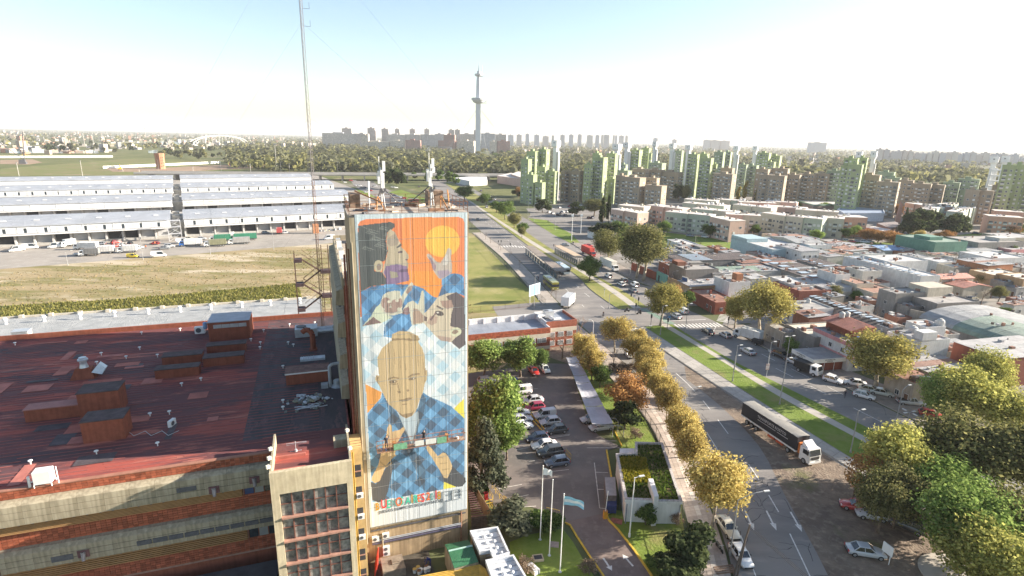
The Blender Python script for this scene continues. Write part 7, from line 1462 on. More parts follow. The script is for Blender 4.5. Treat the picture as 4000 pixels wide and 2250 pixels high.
# bare trees
def baremesh(seed,H_,depth=6):
    r=random.Random(seed); k=B()
    def br(p,d,L,rad,lv):
        e=p+d*L; k.tube(p,e,rad,rad*.7,5 if lv>3 else 3,cap=False)
        if lv==0: return
        for i in range(2 if r.random()<.45 else 3):
            a=Vector((r.uniform(-1,1),r.uniform(-1,1),r.uniform(-.25,.9))); nd=(d*.85+a*.75).normalized(); br(e,nd,L*r.uniform(.62,.85),rad*.62,lv-1)
    br(Vector((0,0,-.05)),Vector((0,0,1)),H_*.24,H_*.022,depth); return k.mesh(M('bare_bark',(.17,.125,.095),.95,.25,3.),False,'branches')
BARE=[baremesh(s,9) for s in (3,8)]
def cstrip(root,ms): 
    return root
def tree(key,base,h=None,r=None,label='',group=None,name=None,rot=None,cat='tree'):
    L,H0,R0=TK[key]; i=rnd.randrange(len(L)); cm,tm_=L[i]; nm=name or {'plane':'plane_tree','planebig':'plane_tree','twin':'plane_tree','conifer':'conifer','fir':'conifer','poplar':'poplar'}.get(key,'tree')
    t=thing(nm,label,cat,(base[0],base[1],0),rnd.uniform(0,6.28) if rot is None else rot,group); h=h or H0; r=r or R0; j=rnd.uniform(.88,1.12); t.scale=(r/R0*j,r/R0*rnd.uniform(.9,1.1),h/H0*rnd.uniform(.93,1.07))
    link('trunk',tm_,t); link('crown',cm,t); return t
def tpx(key,n,x,y,h,r,label,group=None,zc=.6,**kw):
    """by the crown centre seen in the photo"""
    p=g(n,x,y,h*zc); return tree(key,p,h,r,label,group,**kw)
def tbase(key,n,x,y,h,r,label,group=None,**kw): return tree(key,g(n,x,y),h,r,label,group,**kw)
def bare(n,x,y,h,label,group=None): 
    p=g(n,x,y); t=thing('bare_tree',label,'tree',p,rnd.uniform(0,6),group); s=h/9; t.scale=(s,s,s); link('branches',rnd.choice(BARE),t); return t
# golden plane row on the tan pavement
GP='golden plane trees along the tan pavement'; LP='golden plane tree in the row along the tan pavement'
for n,x,y,h,r in ((14,190,525,8.2,3.0),(14,270,680,8.4,3.1),(14,395,910,8.6,3.0),(14,525,1235,9.6,3.4),(14,95,375,8.2,2.8),(14,20,250,8.,2.7)): tbase('plane',n,x,y,h,r,LP,GP)
tbase('plane',16,160,620,11.5,4.7,'largest golden plane tree, standing behind the cream parked car',None)
tbase('plane',14,435,1025,9.2,3.3,LP,GP)
for n,x,y,h,r in ((10,1590,300,10,4.0),(10,1755,450,8.5,3.),(10,1880,590,8.,2.6),(12,700,1130,8.,2.8),(12,800,1230,8,2.8),(12,880,1330,8,2.6)): tpx('plane',n,x,y,h,r,'golden plane tree in the bend of the pavement near the junction','golden plane trees near the junction',.68)
# garden trees round the car park
tpx('gold',10,1370,590,9,3.7,'bright golden tree beside the long grey carport'); tpx('gold',10,1270,450,8.5,3.6,'yellow green tree behind the bright golden one'); tpx('orange',10,1690,900,8.5,5.0,'broad orange brown tree behind the carport end'); tpx('dark',10,1680,1130,5,3.2,'dark green bush under the orange brown tree',cat='shrub'); tpx('green',10,1440,740,5.5,2.6,'dark green shrub between golden tree and bare hedge',cat='shrub')
tpx('bright',10,340,560,9.5,5.0,'dense bright green tree before the brick building, next to the tower'); tpx('bright',10,690,560,8.8,4.6,'dense bright green tree before the brick building windows'); tpx('green',10,860,590,6,2.2,'small dark green tree at the brick building corner')
tpx('bright',10,450,1060,13,5.2,'tall feathery green tree over the parked cars beside the tower',None,.62); tpx('bright',10,320,1250,10,4.2,'feathery green tree between the parked cars and the tower',None,.6); tpx('bright',10,560,1330,8,3.4,'low feathery branches over the white hatchbacks',None,.55)
tbase('conifer',11,215,660,12,4.4,'grey green conifer beside the yellow handrails'); tpx('green',10,200,1230,8,3,'dark tree squeezed against the tower wall')
bare(10,1078,610,9.5,'bare tree by the brick building corner'); bare(10,1230,420,8,'bare tree behind the brick corner block'); bare(10,1560,700,7,'bare brown tree by the lamp post behind the golden tree')
def shrub(key,n,x,y,h,r,label,zc=.45): return tpx(key,n,x,y,h,r,label,None,zc,name='shrub',cat='shrub')
kind('bush','conifer',5200,.08,22,'round',4,2.8,.25,.1,bark,(1,2)); kind('bushg','green',4200,.09,20,'round',3.5,2.6,.2,.1,bark,(1,2)); kind('bushr','twig',1600,.06,14,'round',1.6,1.2,.1,.05,bark,(1,)); kind('bushd','dark',5200,.08,22,'round',4.5,3.,.2,.1,bark,(1,2))
shrub('bush',11,480,910,4.6,3.4,'large round grey green shrub behind the flagpoles'); shrub('bushg',11,760,950,2.6,2.3,'spreading juniper shrub between the flagpoles'); shrub('bushg',11,880,930,2.4,1.8,'small juniper shrub by the yellow barrier')
shrub('bushd',11,2150,1180,5.5,3.6,'big dark bush at the pavement corner'); shrub('bushd',11,2020,1400,3.8,3.,'dark palm like bush below the big dark bush'); shrub('bushr',11,1215,1370,1.9,1.3,'rust brown round shrub by the driveway'); shrub('bushr',11,610,1340,1.5,1.4,'grey brown shrub in the white planter'); shrub('bushg',11,1750,870,3.4,1.6,'loose shrub before the white gatehouse wall'); shrub('bushr',11,2040,920,2.,1.,'spiky dark red plant at the gatehouse corner'); shrub('bushg',11,1860,1340,2.,1.6,'low dark shrub on the shaded lawn'); shrub('bushr',11,1650,110,2.,1.4,'brown shrub on the sunny garden strip')
shrub('bushg',17,1560,180,3.,1.2,'bright climbing plant beside the timber screen'); shrub('bushg',17,1480,300,1.8,.9,'potted fern inside the timber screen')
for i in range(6): shrub('bushr',10,1560+45*i,690+12*(i%2),2.4,1.6,'bare brown hedge bush behind the golden trees')['group']='bare hedge by the pavement'
tag(B().box(-.8,.8,-.4,.4,0,.6).build('white_planter',whitew,None,loc=g(11,680,1400),rot=(0,0,-.9)),'white planter trough beside the grey brown shrub','planter')
# right foreground trees
for key,n,x,y,h,r,lab in (('limegold',15,1060,960,12,5.0,'yellow green tree over the dirt verge beside the lorry'),('olive',15,1820,900,13,7.0,'broad olive brown tree between the road and the verge'),('vivid',15,1640,1300,11,5.2,'vivid green tree overhanging the parked saloon'),('limegold',15,1780,330,13,6.6,'large lime gold tree over the roadside workshop'),('vivid',15,1530,330,11,4.4,'green tree next to the white pick-up'),('olive',15,2250,1000,12,5.6,'olive tree behind the vivid green one'),('limegold',16,2330,800,11,5.4,'yellow green tree at the end of the verge'),('vivid',16,2150,560,11,5.,'green tree behind the concrete circle'),('olive',16,1500,380,9,3.6,'thin leaved tree behind the red car'),('limegold',15,2200,520,11,5.5,'lime gold tree by the sagging shed'),('olive',16,2540,560,10,4.6,'olive tree at the far edge of the verge'),('limegold',15,2050,150,11,5.0,'lime gold tree before the dark open shed')): tpx(key,n,x,y,h*1.04,r*1.08,lab,None,.6)
tbase('sparse',16,1240,420,8.5,3.0,'thin half bare tree on the dirt before the lorry'); tbase('olive',16,1560,620,10,3.6,'dark trunked tree beside the camouflaged car')
# street trees on the right and by the junction
tbase('twin',12,690,580,21.5,8.2,'tall spreading plane tree beside the brick wall'); tbase('twin',12,755,605,20.5,9.5,'tallest twin trunked plane tree by the brick wall'); tpx('twin',12,430,220,17,7.2,'yellow green plane tree behind the red lorry',None,.62); tbase('green',12,248,600,9.6,5.2,'round dark green tree on the far median'); tbase('planebig',12,915,1025,12.4,6.0,'yellow green plane tree on the median nose at the junction'); tpx('orange',12,1060,690,7,2.6,'small orange tree behind the median tree',None,.75); tpx('green',12,1180,740,6,2.2,'small green street tree at the brick corner',None,.7)
tbase('planebig',12,1850,1110,15.5,8.2,'huge golden plane tree beside the white box lorry'); tbase('planebig',12,1615,1050,10.5,4.,'golden plane tree leaning at the junction corner')
tpx('planebig',13,1080,1180,13,7.2,'large golden tree beside the grill restaurant',None,.62); tpx('bright',13,210,1090,4.5,2.2,'small bright tree before the cream roof garage',None,.6)
tpx('bright',13,850,600,4.5,2.4,'round bright treetop in a back yard',None,.7); bare(13,270,640,7,'bare tree with grey twigs behind the golden plane'); bare(13,1740,360,9,'bare tree standing before the cream bungalow'); bare(13,1560,600,8,'bare tree at the end of the long white warehouse')
for x,y in ((1700,560),(1820,610),(2010,700),(2100,640),(2330,420),(2280,350),(1500,330)): bare(13,x,y,8,'bare winter tree in the side street','bare trees in the side street')
tpx('gold',13,1610,540,6,2.4,'yellow tree beside the warehouse end',None,.7); tpx('dark',13,1660,120,7,4,'dark tree beside the dark green house',None,.6); tpx('green',13,2290,180,6,3.4,'green tree before the pink coping house',None,.6)
for x,y in ((2350,980),(2240,760),(1640,935),(1920,1010)): tpx('green',13,x,y,4,2.2,'small garden tree behind the long grey wall','garden trees behind the wall',.6)
for n,x,y in ((13,640,560),(13,950,380),(13,1420,320),(13,1250,480),(13,720,120),(13,1150,700),(13,180,330),(12,1450,370),(12,1250,320),(13,2200,560),(13,2050,440),(13,1000,900),(13,560,840)): (bare(n,x,y,7,'bare winter tree in a back yard among the roofs','bare back yard trees') if (x+y)%3 else tpx('olive',n,x,y,6,2.8,'small olive tree in a back yard among the roofs','olive back yard trees',.7))
# estate greenery
for i,(key,x,y,h,r,lab) in enumerate((('dark',850,930,10,7,'dark tree mass behind the plaza kiosk'),('green',1000,930,10,6,'green tree beside the plaza'),('bright',1440,930,8,4.5,'bright green tree before the pale green flats'),('green',1540,890,8,4.5,'green tree by the flats entrance'),('dark',1370,800,9,4,'araucaria like tree among the pink flats'),('dark',1580,580,17,7,'dark cedar beside the tan block'),('olive',1640,600,15,5,'sunlit tall tree beside the dark cedar'),('green',1880,950,8,5,'green tree before the pink end flats'),('green',1930,800,7,6,'round trees between the cream flats'),('dark',600,760,9,6,'dark tree at the estate car park'),('olive',780,730,12,8,'olive tree behind the estate car park'),('fir',860,760,17,3.6,'dark conifer by the estate car park'),('fir',915,730,18,3.6,'taller dark conifer by the estate car park'),('dark',290,700,12,7,'dark trees at the foot of the first green tower'),('dark',60,590,10,7,'trees by the pink roofs'),('orange',80,600,9,6,'brown tree by the first green tower'),('poplar',2045,610,13,4,'pale poplar by the far green tower'),('poplar',2135,610,14,4,'second pale poplar by the far green tower'),('poplar',2200,575,17,4.4,'tall pale poplar in the poplar group'),('poplar',2310,615,12,4,'short pale poplar in the poplar group'),('poplar',2370,620,13,4,'last pale poplar in the poplar group'),('bright',1980,610,10,6,'bright green tree beside the poplars'),('green',2290,950,7,4,'green tree before the arched stair'),('bright',2260,790,6,5,'pale green tree among the cream flats'),('green',520,460,14,9,'bright treetops behind the first green tower'),('olive',95,970,6,2.6,'small street tree on the avenue lawn'))):
    tpx(key,3,x,y,h,r,lab,None,.6)
for i,(key,x,y,h,r,lab) in enumerate((('green',470,600,10,8,'green tree behind the school roof'),('orange',600,620,8,6,'orange tree next to the school'),('bright',170,570,8,6,'bright tree behind the school'),('bright',330,720,6,5,'green tree before the school'),('bright',550,735,7,5,'bright tree at the school corner'),('dark',400,500,16,6,'dark araucaria before the tan wing'),('dark',240,500,14,7,'dark tree before the tan wing'),('gold',1130,690,9,6,'yellow tree at the foot of the tan wing'),('dark',1000,640,12,7,'dark trees below the tan wing'),('dark',1270,700,10,8,'dark tree beside the small tan house'),('fir',1300,850,16,2.6,'thin cypress beside the brick pylon'),('dark',1350,900,14,7,'dark pine group beside the cypress'),('dark',1450,880,15,8,'dark pine in the middle of the pine group'),('dark',1560,860,14,8,'dark pine right of the pine group'),('dark',1720,880,15,10,'large dark pine before the terrace rows'),('dark',1790,900,13,8,'dark pine beside the large one'),('dark',1700,650,12,9,'dark trees at the foot of the far green block'),('dark',2120,720,10,6,'dark tree between the terrace and salmon rows'),('dark',2240,690,9,9,'dark trees below the large green tower'),('orange',1220,760,8,8,'brown thicket behind the brick pylon'),('orange',930,1000,7,5,'brown tree by the parked car row'),('orange',1050,1010,7,6,'brown tree beside the brick hall'),('orange',1200,1030,7,8,'brown thicket along the side street'),('gold',1440,1010,7,5,'yellow tree beside the dark green house'),('orange',1680,1020,7,6,'brown trees behind the dark tree'),('green',1850,1060,6,6,'green hedge trees by the grey cube house'),('orange',2300,950,7,6,'brown tree before the salmon flats'),('green',2390,940,8,5,'green tree at the salmon flats corner'),('bright',820,960,8,4,'bright tree before the salmon row end'),('green',740,980,7,4,'green tree under the open stair'),('bright',460,1010,7,4,'green tree beside the cream gabled house'),('olive',1400,460,14,10,'pale brown tree in the far lawn'),('olive',1600,480,12,9,'second pale brown tree in the far lawn'),('green',1620,410,16,12,'green tree in the far lawn'),('dark',310,330,18,9,'dark tree beyond the tan wing'),('dark',600,330,14,8,'small dark tree on the far lawn'))):
    tpx(key,4,x,y,h,r,lab,None,.6)
# palm
def palm(n,x,y,h,label):
    p=g(n,x,y); t=thing('palm_tree',label,'palm',p,rnd.uniform(0,6)); B().tube((0,0,0),(0,0,h),.3,.2,7).build('trunk',bark,t); k=B(); r=random.Random(int(x))
    for i in range(26):
        a=r.uniform(0,6.28); e=r.uniform(-.4,1.1); pts=[Vector((0,0,h))]; d=Vector((math.cos(a)*math.cos(e),math.sin(a)*math.cos(e),math.sin(e)))
        for j in range(5): pts.append(pts[-1]+d*.75); d=(d+Vector((0,0,-.28))).normalized()
        s_=Vector((-math.sin(a),math.cos(a),0))
        for j in range(5): w0,w1=.32*(1-j*.12),.32*(1-(j+1)*.15); k.add([pts[j]-s_*w0,pts[j+1]-s_*w1,pts[j+1]+s_*w1,pts[j]+s_*w0],[(0,1,2,3)])
    k.build('fronds',LF['dark'],t)
palm(4,265,980,6.5,'palm tree before the pale green flats'); palm(3,180,640,10,'palm tree before the first green tower'); palm(3,268,640,12,'taller palm tree before the first green tower'); palm(3,140,690,6,'short palm at the foot of the first green tower'); palm(4,1650,840,12,'palm tree beside the pine group')
# avenue trees going away
for n,x,y,h,r,lab in ((2,1400,740,13,7,'round green tree on the avenue lawn'),(2,1465,800,10,5,'olive tree on the avenue lawn'),(2,1525,845,7,3.4,'small green tree on the avenue lawn edge'),(2,1115,605,13,8,'green tree beside the far avenue'),(2,1265,640,10,7,'low dark trees between the roads'),(2,1340,690,9,6,'brown green tree beside the avenue lawn')): tbase('green' if 'olive' not in lab else 'olive',n,x,y,h,r,lab)
for i,(x,y) in enumerate(((1165,795),(1225,840),(1262,880),(1298,905),(1370,960),(1430,1010),(1505,1085),(1150,760),(1680,1235),(1725,1290),(1760,1300))): 
    p=g(2,x,y); t=thing('pollarded_tree','small pollarded street tree on the pavement by the field','tree',p,rnd.uniform(0,6),'pollarded trees by the field'); t.scale=(.45,.45,.45); link('branches',BARE[i%2],t)
# ---- park and far trees: individuals sharing a few light meshes
FT=[]
for i,(lf,nl,prof) in enumerate((('euc',9,'round'),('olive',9,'round'),('dark',9,'round'),('green',9,'round'),('euc',8,'poplar'),('olive',8,'umbrella'),('dark',10,'cone'),('twig',9,'round'))):
    co,fc,lob=crown(100+i,520,.15,nl,prof); co=co.copy(); co[:,2]=co[:,2]*.42+.16; co[:,0:2]*=.42; me=npmesh('far_tree',co,fc,[LF[lf]])
    FT.append(me)
r10=random.Random(31)
def fartree(x,Y,h,mi,label,group): o_=link('park_tree',FT[mi],None,(x,Y,0),(0,0,r10.uniform(0,6.28))); s=h*r10.uniform(.85,1.2); o_.scale=(s,s,h); tag(o_,label,'tree',group)
cnt=0
regs=[(2,(60,1290),(235,400),150,[0,0,1,2,5]),(2,(1290,1560),(290,410),22,[2,3,0]),(2,(60,420),(200,400),30,[0,1]),(3,(440,780),(150,330),34,[1,1,0,7,5]),(1,(1100,2330),(170,330),80,[0,0,1,2]),(1,(300,1100),(215,275),34,[2,0]),(3,(780,2400),(110,220),40,[1,0,7])]
for n,(xa,xb),(ya,yb),c,ms in regs:
    for i in range(c):
        x,y=r10.uniform(xa,xb),r10.uniform(ya,yb)
        if n==2 and x<420 and y>330: y=r10.uniform(200,330)
        if n==2 and 640<x<1290 and y>375: y=r10.uniform(260,375)
        p=g(n,x,y); 
        if p.y>2600 or p.y<150: continue
        fartree(p.x,p.y,r10.uniform(11,20),r10.choice(ms),'leafy park tree in the wood behind the market and motorway','park trees'); cnt+=1
        if cnt>298: break
for x,y,h in ((540,520,24),(575,530,20),(620,520,22),(655,525,18),(850,480,14),(935,480,15),(1005,500,16),(1050,505,14),(760,460,10),(820,440,9)): p=g(2,x,y); fartree(p.x,p.y,h,2 if h>17 else 3,'dark tree in the row beyond the market car park','trees beyond the market car park')
# mass of far woods
def wood(name,label,N,fn,leafk,seed,sz):
    rs=np.random.RandomState(seed); Pn=[]; 
    while len(Pn)<N:
        a=rs.uniform(-.86,.86); Y=math.exp(rs.uniform(math.log(520),math.log(9000))); x=Y*math.tan(a)
        if fn(x,Y): Pn.append((x,Y,rs.uniform(10,19)))
    Pn=np.array(Pn); m=16; idx=np.repeat(np.arange(len(Pn)),m); d=rs.normal(size=(len(idx),3)); d/=np.linalg.norm(d,axis=1)[:,None]; R=Pn[idx,2]*.45
    P=np.stack([Pn[idx,0],Pn[idx,1],Pn[idx,2]*.58],1)+d*R[:,None]*np.array([1.1,1.1,.85]); co,fc=leaves(rs,P,d+np.array([0,0,.3])+rs.normal(size=d.shape)*.4,1.0); 
    # scale leaf by tree
    ctr=co.reshape(-1,4,3).mean(1,keepdims=True); co=((co.reshape(-1,4,3)-ctr)*(sz*R[:,None,None])+ctr).reshape(-1,3)
    tag(link(name,npmesh(name,co,fc,[LF[leafk]])),label,None,None,'stuff')
LK=[g(1,1250,203),g(1,380,258)]
def okf(x,Y):
    if any(abs(x-l.x)<l.y*.12 and l.y*.72<Y<l.y*1.12 for l in LK): return False
    if 745<Y<2500 and -.5*Y<x<.0*Y+30 and not(-160<x<-40 and Y>1300): return True
    if x<-.40*Y and Y>1500: return random.random()<.35
    if x>60 and Y>700: return random.random()<.55
    return Y>2400 and random.random()<.6
random.seed(5); wood('far_woods','hazy woods reaching to the horizon',4200,okf,'euc',3,.5); wood('far_woods','darker hazy woods reaching to the horizon',3000,okf,'olive',4,.5)
# ================================================================ VEHICLES
tyre=M('tyre',(.02,.02,.02),.8); rimm=M('rim',(.42,.43,.44),.35,.1,3.,met=.6); cglass=M('car_glass',(.018,.022,.028),.06,.2,1.,spec=.9); hl=M('headlight',(.7,.7,.68),.15); tlm_=M('taillight',(.40,.02,.02),.3); plast=M('black_plastic',(.03,.03,.032),.6)
def paintm(c): 
    m=M('paint_%.2f_%.2f_%.2f'%c,c,.28,.04,.5,spec=.6); p=m.node_tree.nodes['Principled BSDF']; p.inputs['Coat Weight'].default_value=.6; return m
CC={'silver':(.46,.47,.48),'white':(.72,.72,.71),'black':(.02,.021,.024),'navy':(.02,.03,.06),'blue':(.03,.13,.40),'red':(.42,.03,.025),'maroon':(.27,.02,.05),'dark':(.055,.058,.06),'grey':(.20,.21,.22),'cream':(.56,.52,.42),'yellow':(.68,.50,.02),'green':(.05,.24,.14),'olive':(.18,.19,.10),'pale':(.55,.56,.5),'slate':(.10,.13,.18)}
KD={ # length, half width, belt z, roof z, hood z, stations: windscreen base, top, rear top, rear base
'hatch':(4.0,.83,.92,1.46,.86,(.85,.25,-1.35,-1.85)),'sedan':(4.5,.86,.92,1.44,.88,(.95,.3,-1.0,-1.6)),'suv':(4.5,.90,1.05,1.68,1.0,(1.0,.45,-1.75,-2.1)),'kangoo':(4.2,.86,1.05,1.82,.98,(1.15,.55,-1.95,-2.05)),'van':(5.6,.98,1.25,2.35,1.05,(1.95,1.15,-2.65,-2.75)),'pickup':(5.0,.90,1.02,1.66,.98,(1.1,.5,-.45,-.65))}
WH=B().lathe([(.30,-.11),(.33,-.08),(.33,.08),(.30,.11)],(0,0,0),14,0).lathe([(.2,-.118),(.2,.118)],(0,0,0),10,1).mesh([tyre,rimm],False,'wheel')
PROTO={}
def carmeshes(kind,c):
    key=(kind,c)
    if key in PROTO: return PROTO[key]
    Ln,hw,bz,rz,hz,(wb,wt,rt_,rb_)=KD[kind]; f=Ln/2; pm=paintm(CC[c]) if isinstance(c,str) else paintm(c)
    st=[(-f,.42,bz-.1,hw*.80),(-f+.12,.28,bz-.01,hw*.93),(-f+.8,.22,bz,hw),(0,.22,bz,hw),(wb+.05,.22,bz-.01,hw),(f-.6,.22,hz-.06,hw*.97),(f-.15,.28,hz-.2,hw*.88),(f,.38,hz-.34,hw*.74)]
    if kind=='pickup': st=[(-f,.5,.98,hw*.95),(-f+.1,.45,1.0,hw)]+st[3:]
    k=B(); m=10
    def sec(x,zb,zt,w): return [(x,-w*.86,zb),(x,-w,zb+.14),(x,-w*1.0,(zb+zt)/2),(x,-w*.97,zt-.1),(x,-w*.86,zt),(x,w*.86,zt),(x,w*.97,zt-.1),(x,w*1.0,(zb+zt)/2),(x,w,zb+.14),(x,w*.86,zb)]
    P_=[p for s in st for p in sec(*s)]; fs=[]
    for i in range(len(st)-1):
        for j in range(m): fs.append((i*m+j,i*m+(j+1)%m,(i+1)*m+(j+1)%m,(i+1)*m+j))
    fs+=[tuple(range(m)),tuple(range(len(P_)-1,len(P_)-m-1,-1))]; k.add(P_,[tuple(reversed(x)) for x in fs])
    a,b_=hw*.88,hw*.70
    cab=[(wb,-a,bz-.02),(wb,a,bz-.02),(rb_,a,bz-.02),(rb_,-a,bz-.02),(wt,-b_,rz-.03),(wt,b_,rz-.03),(rt_,b_,rz-.03),(rt_,-b_,rz-.03)]
    gm=B().add(cab,[(0,1,5,4),(1,2,6,5),(2,3,7,6),(3,0,4,7),(4,5,6,7)])
    top=B(); e=.05
    top.add([(wt+.05,-b_-.03,rz-.05),(wt+.05,b_+.03,rz-.05),(rt_-.05,b_+.03,rz-.05),(rt_-.05,-b_-.03,rz-.05),(wt-.1,-b_+.08,rz+.02),(wt-.1,b_-.08,rz+.02),(rt_+.1,b_-.08,rz+.02),(rt_+.1,-b_+.08,rz+.02)],[(0,1,5,4),(1,2,6,5),(2,3,7,6),(3,0,4,7),(4,5,6,7)])
    for i in range(4): top.tube(cab[i],cab[i+4],.05,n=5)
    mx=(wb+rb_)/2-.05
    for s in (-1,1):
        top.tube((mx,s*a,bz),(mx-.05,s*b_,rz-.03),.045,n=4)
        if kind in('van','kangoo'): top.add([(mx-.2,s*(a+.012),bz),(rb_,s*(a+.012),bz),(rt_,s*(b_+.012),rz-.05),(mx-.25,s*(b_+.012),rz-.05)],[(0,1,2,3)])
    if kind=='van': top.add([(rb_-.01,-a,bz),(rb_-.01,a,bz),(rt_-.01,b_,rz-.05),(rt_-.01,-b_,rz-.05)],[(0,3,2,1)])
    mr=B().box(wb-.45,wb-.25,-hw-.14,-hw+.02,bz,bz+.14).box(wb-.45,wb-.25,hw-.02,hw+.14,bz,bz+.14)
    bp=B().box(-f-.03,-f+.1,-hw*.78,hw*.78,.32,.52).box(f-.1,f+.02,-hw*.66,hw*.66,.3,.5)
    parts=[('body',k.mesh(pm,True)),('windows',gm.mesh(cglass)),('roof',top.mesh(pm)),('mirrors',mr.mesh(pm if c!='white' else plast)),('bumpers',bp.mesh(plast))]
    if kind=='pickup': parts.append(('load_bed',B().box(-f+.12,-.8,-hw*.8,hw*.8,1.0,1.03).mesh(plast)))
    hlm=B().box(-.1,.06,-.17,.17,-.08,.08).mesh(hl); tl=B().box(-.04,.08,-.13,.13,-.13,.13).mesh(tlm_)
    PROTO[key]=(parts,hlm,tl,Ln,hw,bz,hz,.33 if kind!='van' else .36); return PROTO[key]
def car(kind,c,n,x,y,deg,label,group=None,P=None,cat=None,name=None):
    p=P if P is not None else g(n,x,y); parts,hlm,tl,Ln,hw,bz,hz,wr=carmeshes(kind,c); t=thing(name or {'van':'panel_van','kangoo':'small_van','pickup':'pickup_truck'}.get(kind,'parked_car'),label,cat or {'van':'van','kangoo':'van','pickup':'pick-up'}.get(kind,'car'),(p[0],p[1],.005),math.radians(deg),group); f=Ln/2
    for nm,me in parts: link(nm,me,t)
    for sx in (f-.78,-f+.75):
        for s in (-1,1): link('wheel',WH,t,(sx,s*(hw-.09),wr),(PI/2,0,0))
    for s in (-1,1): link('headlight',hlm,t,(f-.13,s*hw*.66,hz-.27)); link('taillight',tl,t,(-f+.02,s*hw*.74,bz-.2))
    return t
S=16.
for kd,c,n,x,y,dg,lab in [
('hatch','silver',10,365,835,S,'silver hatchback at the far end of the car park row'),('sedan','silver',10,430,915,S+180,'silver saloon in front of the yellow rail end'),('hatch','blue',10,590,855,S+180,'bright blue hatchback in the car park'),('suv','black',10,660,885,S,'black people carrier next to the white van'),('kangoo','white',10,695,935,S+180,'white small van in the car park'),('sedan','silver',10,795,1020,S+180,'silver saloon beside the maroon hatchback'),('hatch','maroon',10,815,1085,S+180,'maroon hatchback in the car park'),('hatch','silver',10,675,1140,S,'silver hatchback half hidden by the feathery tree'),('hatch','silver',10,697,1200,S,'silver hatchback between two white cars'),('hatch','white',10,700,1265,S,'white hatchback nearest the feathery branches'),('kangoo','silver',10,912,1165,S+180,'silver small van facing the yellow rail'),('hatch','silver',10,962,1225,S+180,'silver hatchback next to the small silver van'),('hatch','dark',10,1020,1300,S+180,'dark grey hatchback at the end of the yellow rail'),
('hatch','red',10,808,745,-70,'small red car parked by the brick building trees'),('hatch','white',10,912,725,-72,'small white city car beside the red one'),('sedan','silver',10,1442,1275,S+180,'silver saloon under the carport end'),('hatch','silver',10,1345,1200,S+180,'silver car deep under the carport'),
('hatch','navy',11,718,170,S+180,'navy hatchback beside the white saloon'),('sedan','white',11,785,240,S+180,'white saloon with a sunroof in the car park'),('suv','dark',11,842,305,S+180,'dark brown hatchback in the near row'),('hatch','slate',11,905,400,S+180,'slate blue hatchback at the end of the near row'),
('sedan','cream',16,280,640,-84,'cream car parked under the largest plane tree'),('hatch','white',16,382,860,-84,'white car parked beside the utility pole'),('sedan','dark',14,88,245,-95,'dark car by the kerb beneath the golden row'),('kangoo','white',14,262,455,-88,'white van by the kerb beneath the golden row'),
('sedan','red',16,1280,475,160,'rusty red saloon on the dirt verge'),('hatch','silver',16,1390,540,165,'silver green hatchback on the dirt verge'),('suv','dark',16,1660,620,135,'old dark car with leaf litter under the tree'),('sedan','silver',16,1345,825,-12,'shiny silver saloon parked by the white sign'),
('hatch','white',15,400,245,-45,'white hatchback on the workshop pavement'),('sedan','white',15,625,275,160,'white saloon facing the workshop'),('sedan','cream',15,780,345,-30,'old cream saloon beneath the gold tree'),('sedan','pale',15,900,375,-30,'pale wrecked car beneath the gold tree'),('hatch','white',15,722,405,-40,'white sporty hatchback at the kerb'),('pickup','silver',15,1200,475,-10,'silver pick-up on the dirt pavement'),('hatch','red',15,1410,600,-28,'red car in the shade of the olive tree'),
('kangoo','white',12,425,565,105,'white van driving away past the round dark tree'),('sedan','white',12,547,640,105,'white saloon driving away on the right carriageway'),('kangoo','white',12,672,650,105,'white small van driving away on the right carriageway'),('hatch','dark',12,567,605,105,'dark hatchback ahead of the white saloon'),('sedan','grey',12,657,700,105,'dark grey saloon behind the small white van'),('sedan','silver',12,1065,945,105,'silver saloon crossing the junction'),('kangoo','white',12,1127,900,105,'white small van crossing the junction'),('sedan','black',12,1360,1090,105,'black saloon past the zebra crossing'),('hatch','silver',12,1525,1125,105,'silver hatchback beside the white box lorry'),('sedan','silver',12,1740,1280,105,'silver saloon alone in the middle of the right carriageway'),('suv','black',12,2055,1320,-62,'black and white police style car parked before the garage'),('sedan','silver',12,2195,1385,-62,'silver estate car parked before the restaurant'),('hatch','white',13,612,1425,-60,'white hatchback parked past the restaurant'),
('suv','red',12,240,280,15,'red car on the cross street beyond the bus stop'),('sedan','olive',12,350,288,15,'olive grey car on the cross street beyond the bus stop'),('sedan','grey',12,20,268,15,'grey car waiting on the cross street'),('hatch','silver',12,465,1125,-80,'silver car behind the golden plane crown'),('hatch','silver',12,620,1310,-85,'silver car behind the bare hedge'),('sedan','dark',2,1207,745,-75,'dark car far up the left carriageway')]:
    car(kd,c,n,x,y,dg,lab)
# estate, market and far road cars
i=0; cl=['white','silver','dark','navy','grey','white','red','silver']
def many(n,pts,deg,lab,group,kinds=('sedan','hatch','suv')):
    global i
    for x,y in pts: car(kinds[i%len(kinds)],cl[i%len(cl)],n,x,y,deg+rnd.uniform(-6,6),lab,group); i+=1
many(3,[(350,800),(385,812),(440,826),(470,805),(505,830),(520,795),(545,745),(450,757),(480,800),(575,800),(725,855),(760,855),(380,770)],60,'car parked on the estate car park','cars on the estate car park')
many(22,[(40,690),(160,655),(230,665),(270,755),(330,760),(380,800),(440,795),(500,845),(470,890),(560,860),(640,770),(720,980),(900,920),(960,930),(1040,960),(1110,985),(1180,1000),(1230,1010),(980,1020),(1060,800),(1000,790),(600,690)],25,'car parked in rows beside the market','cars beside the market')
many(2,[(1230,540),(1300,580),(1330,600),(1205,605),(1290,600),(1355,625),(1270,655),(1240,620),(790,510),(830,545),(910,555),(880,540),(850,550),(1380,640)],105,'car on the far stretch of the avenue','cars on the far avenue')
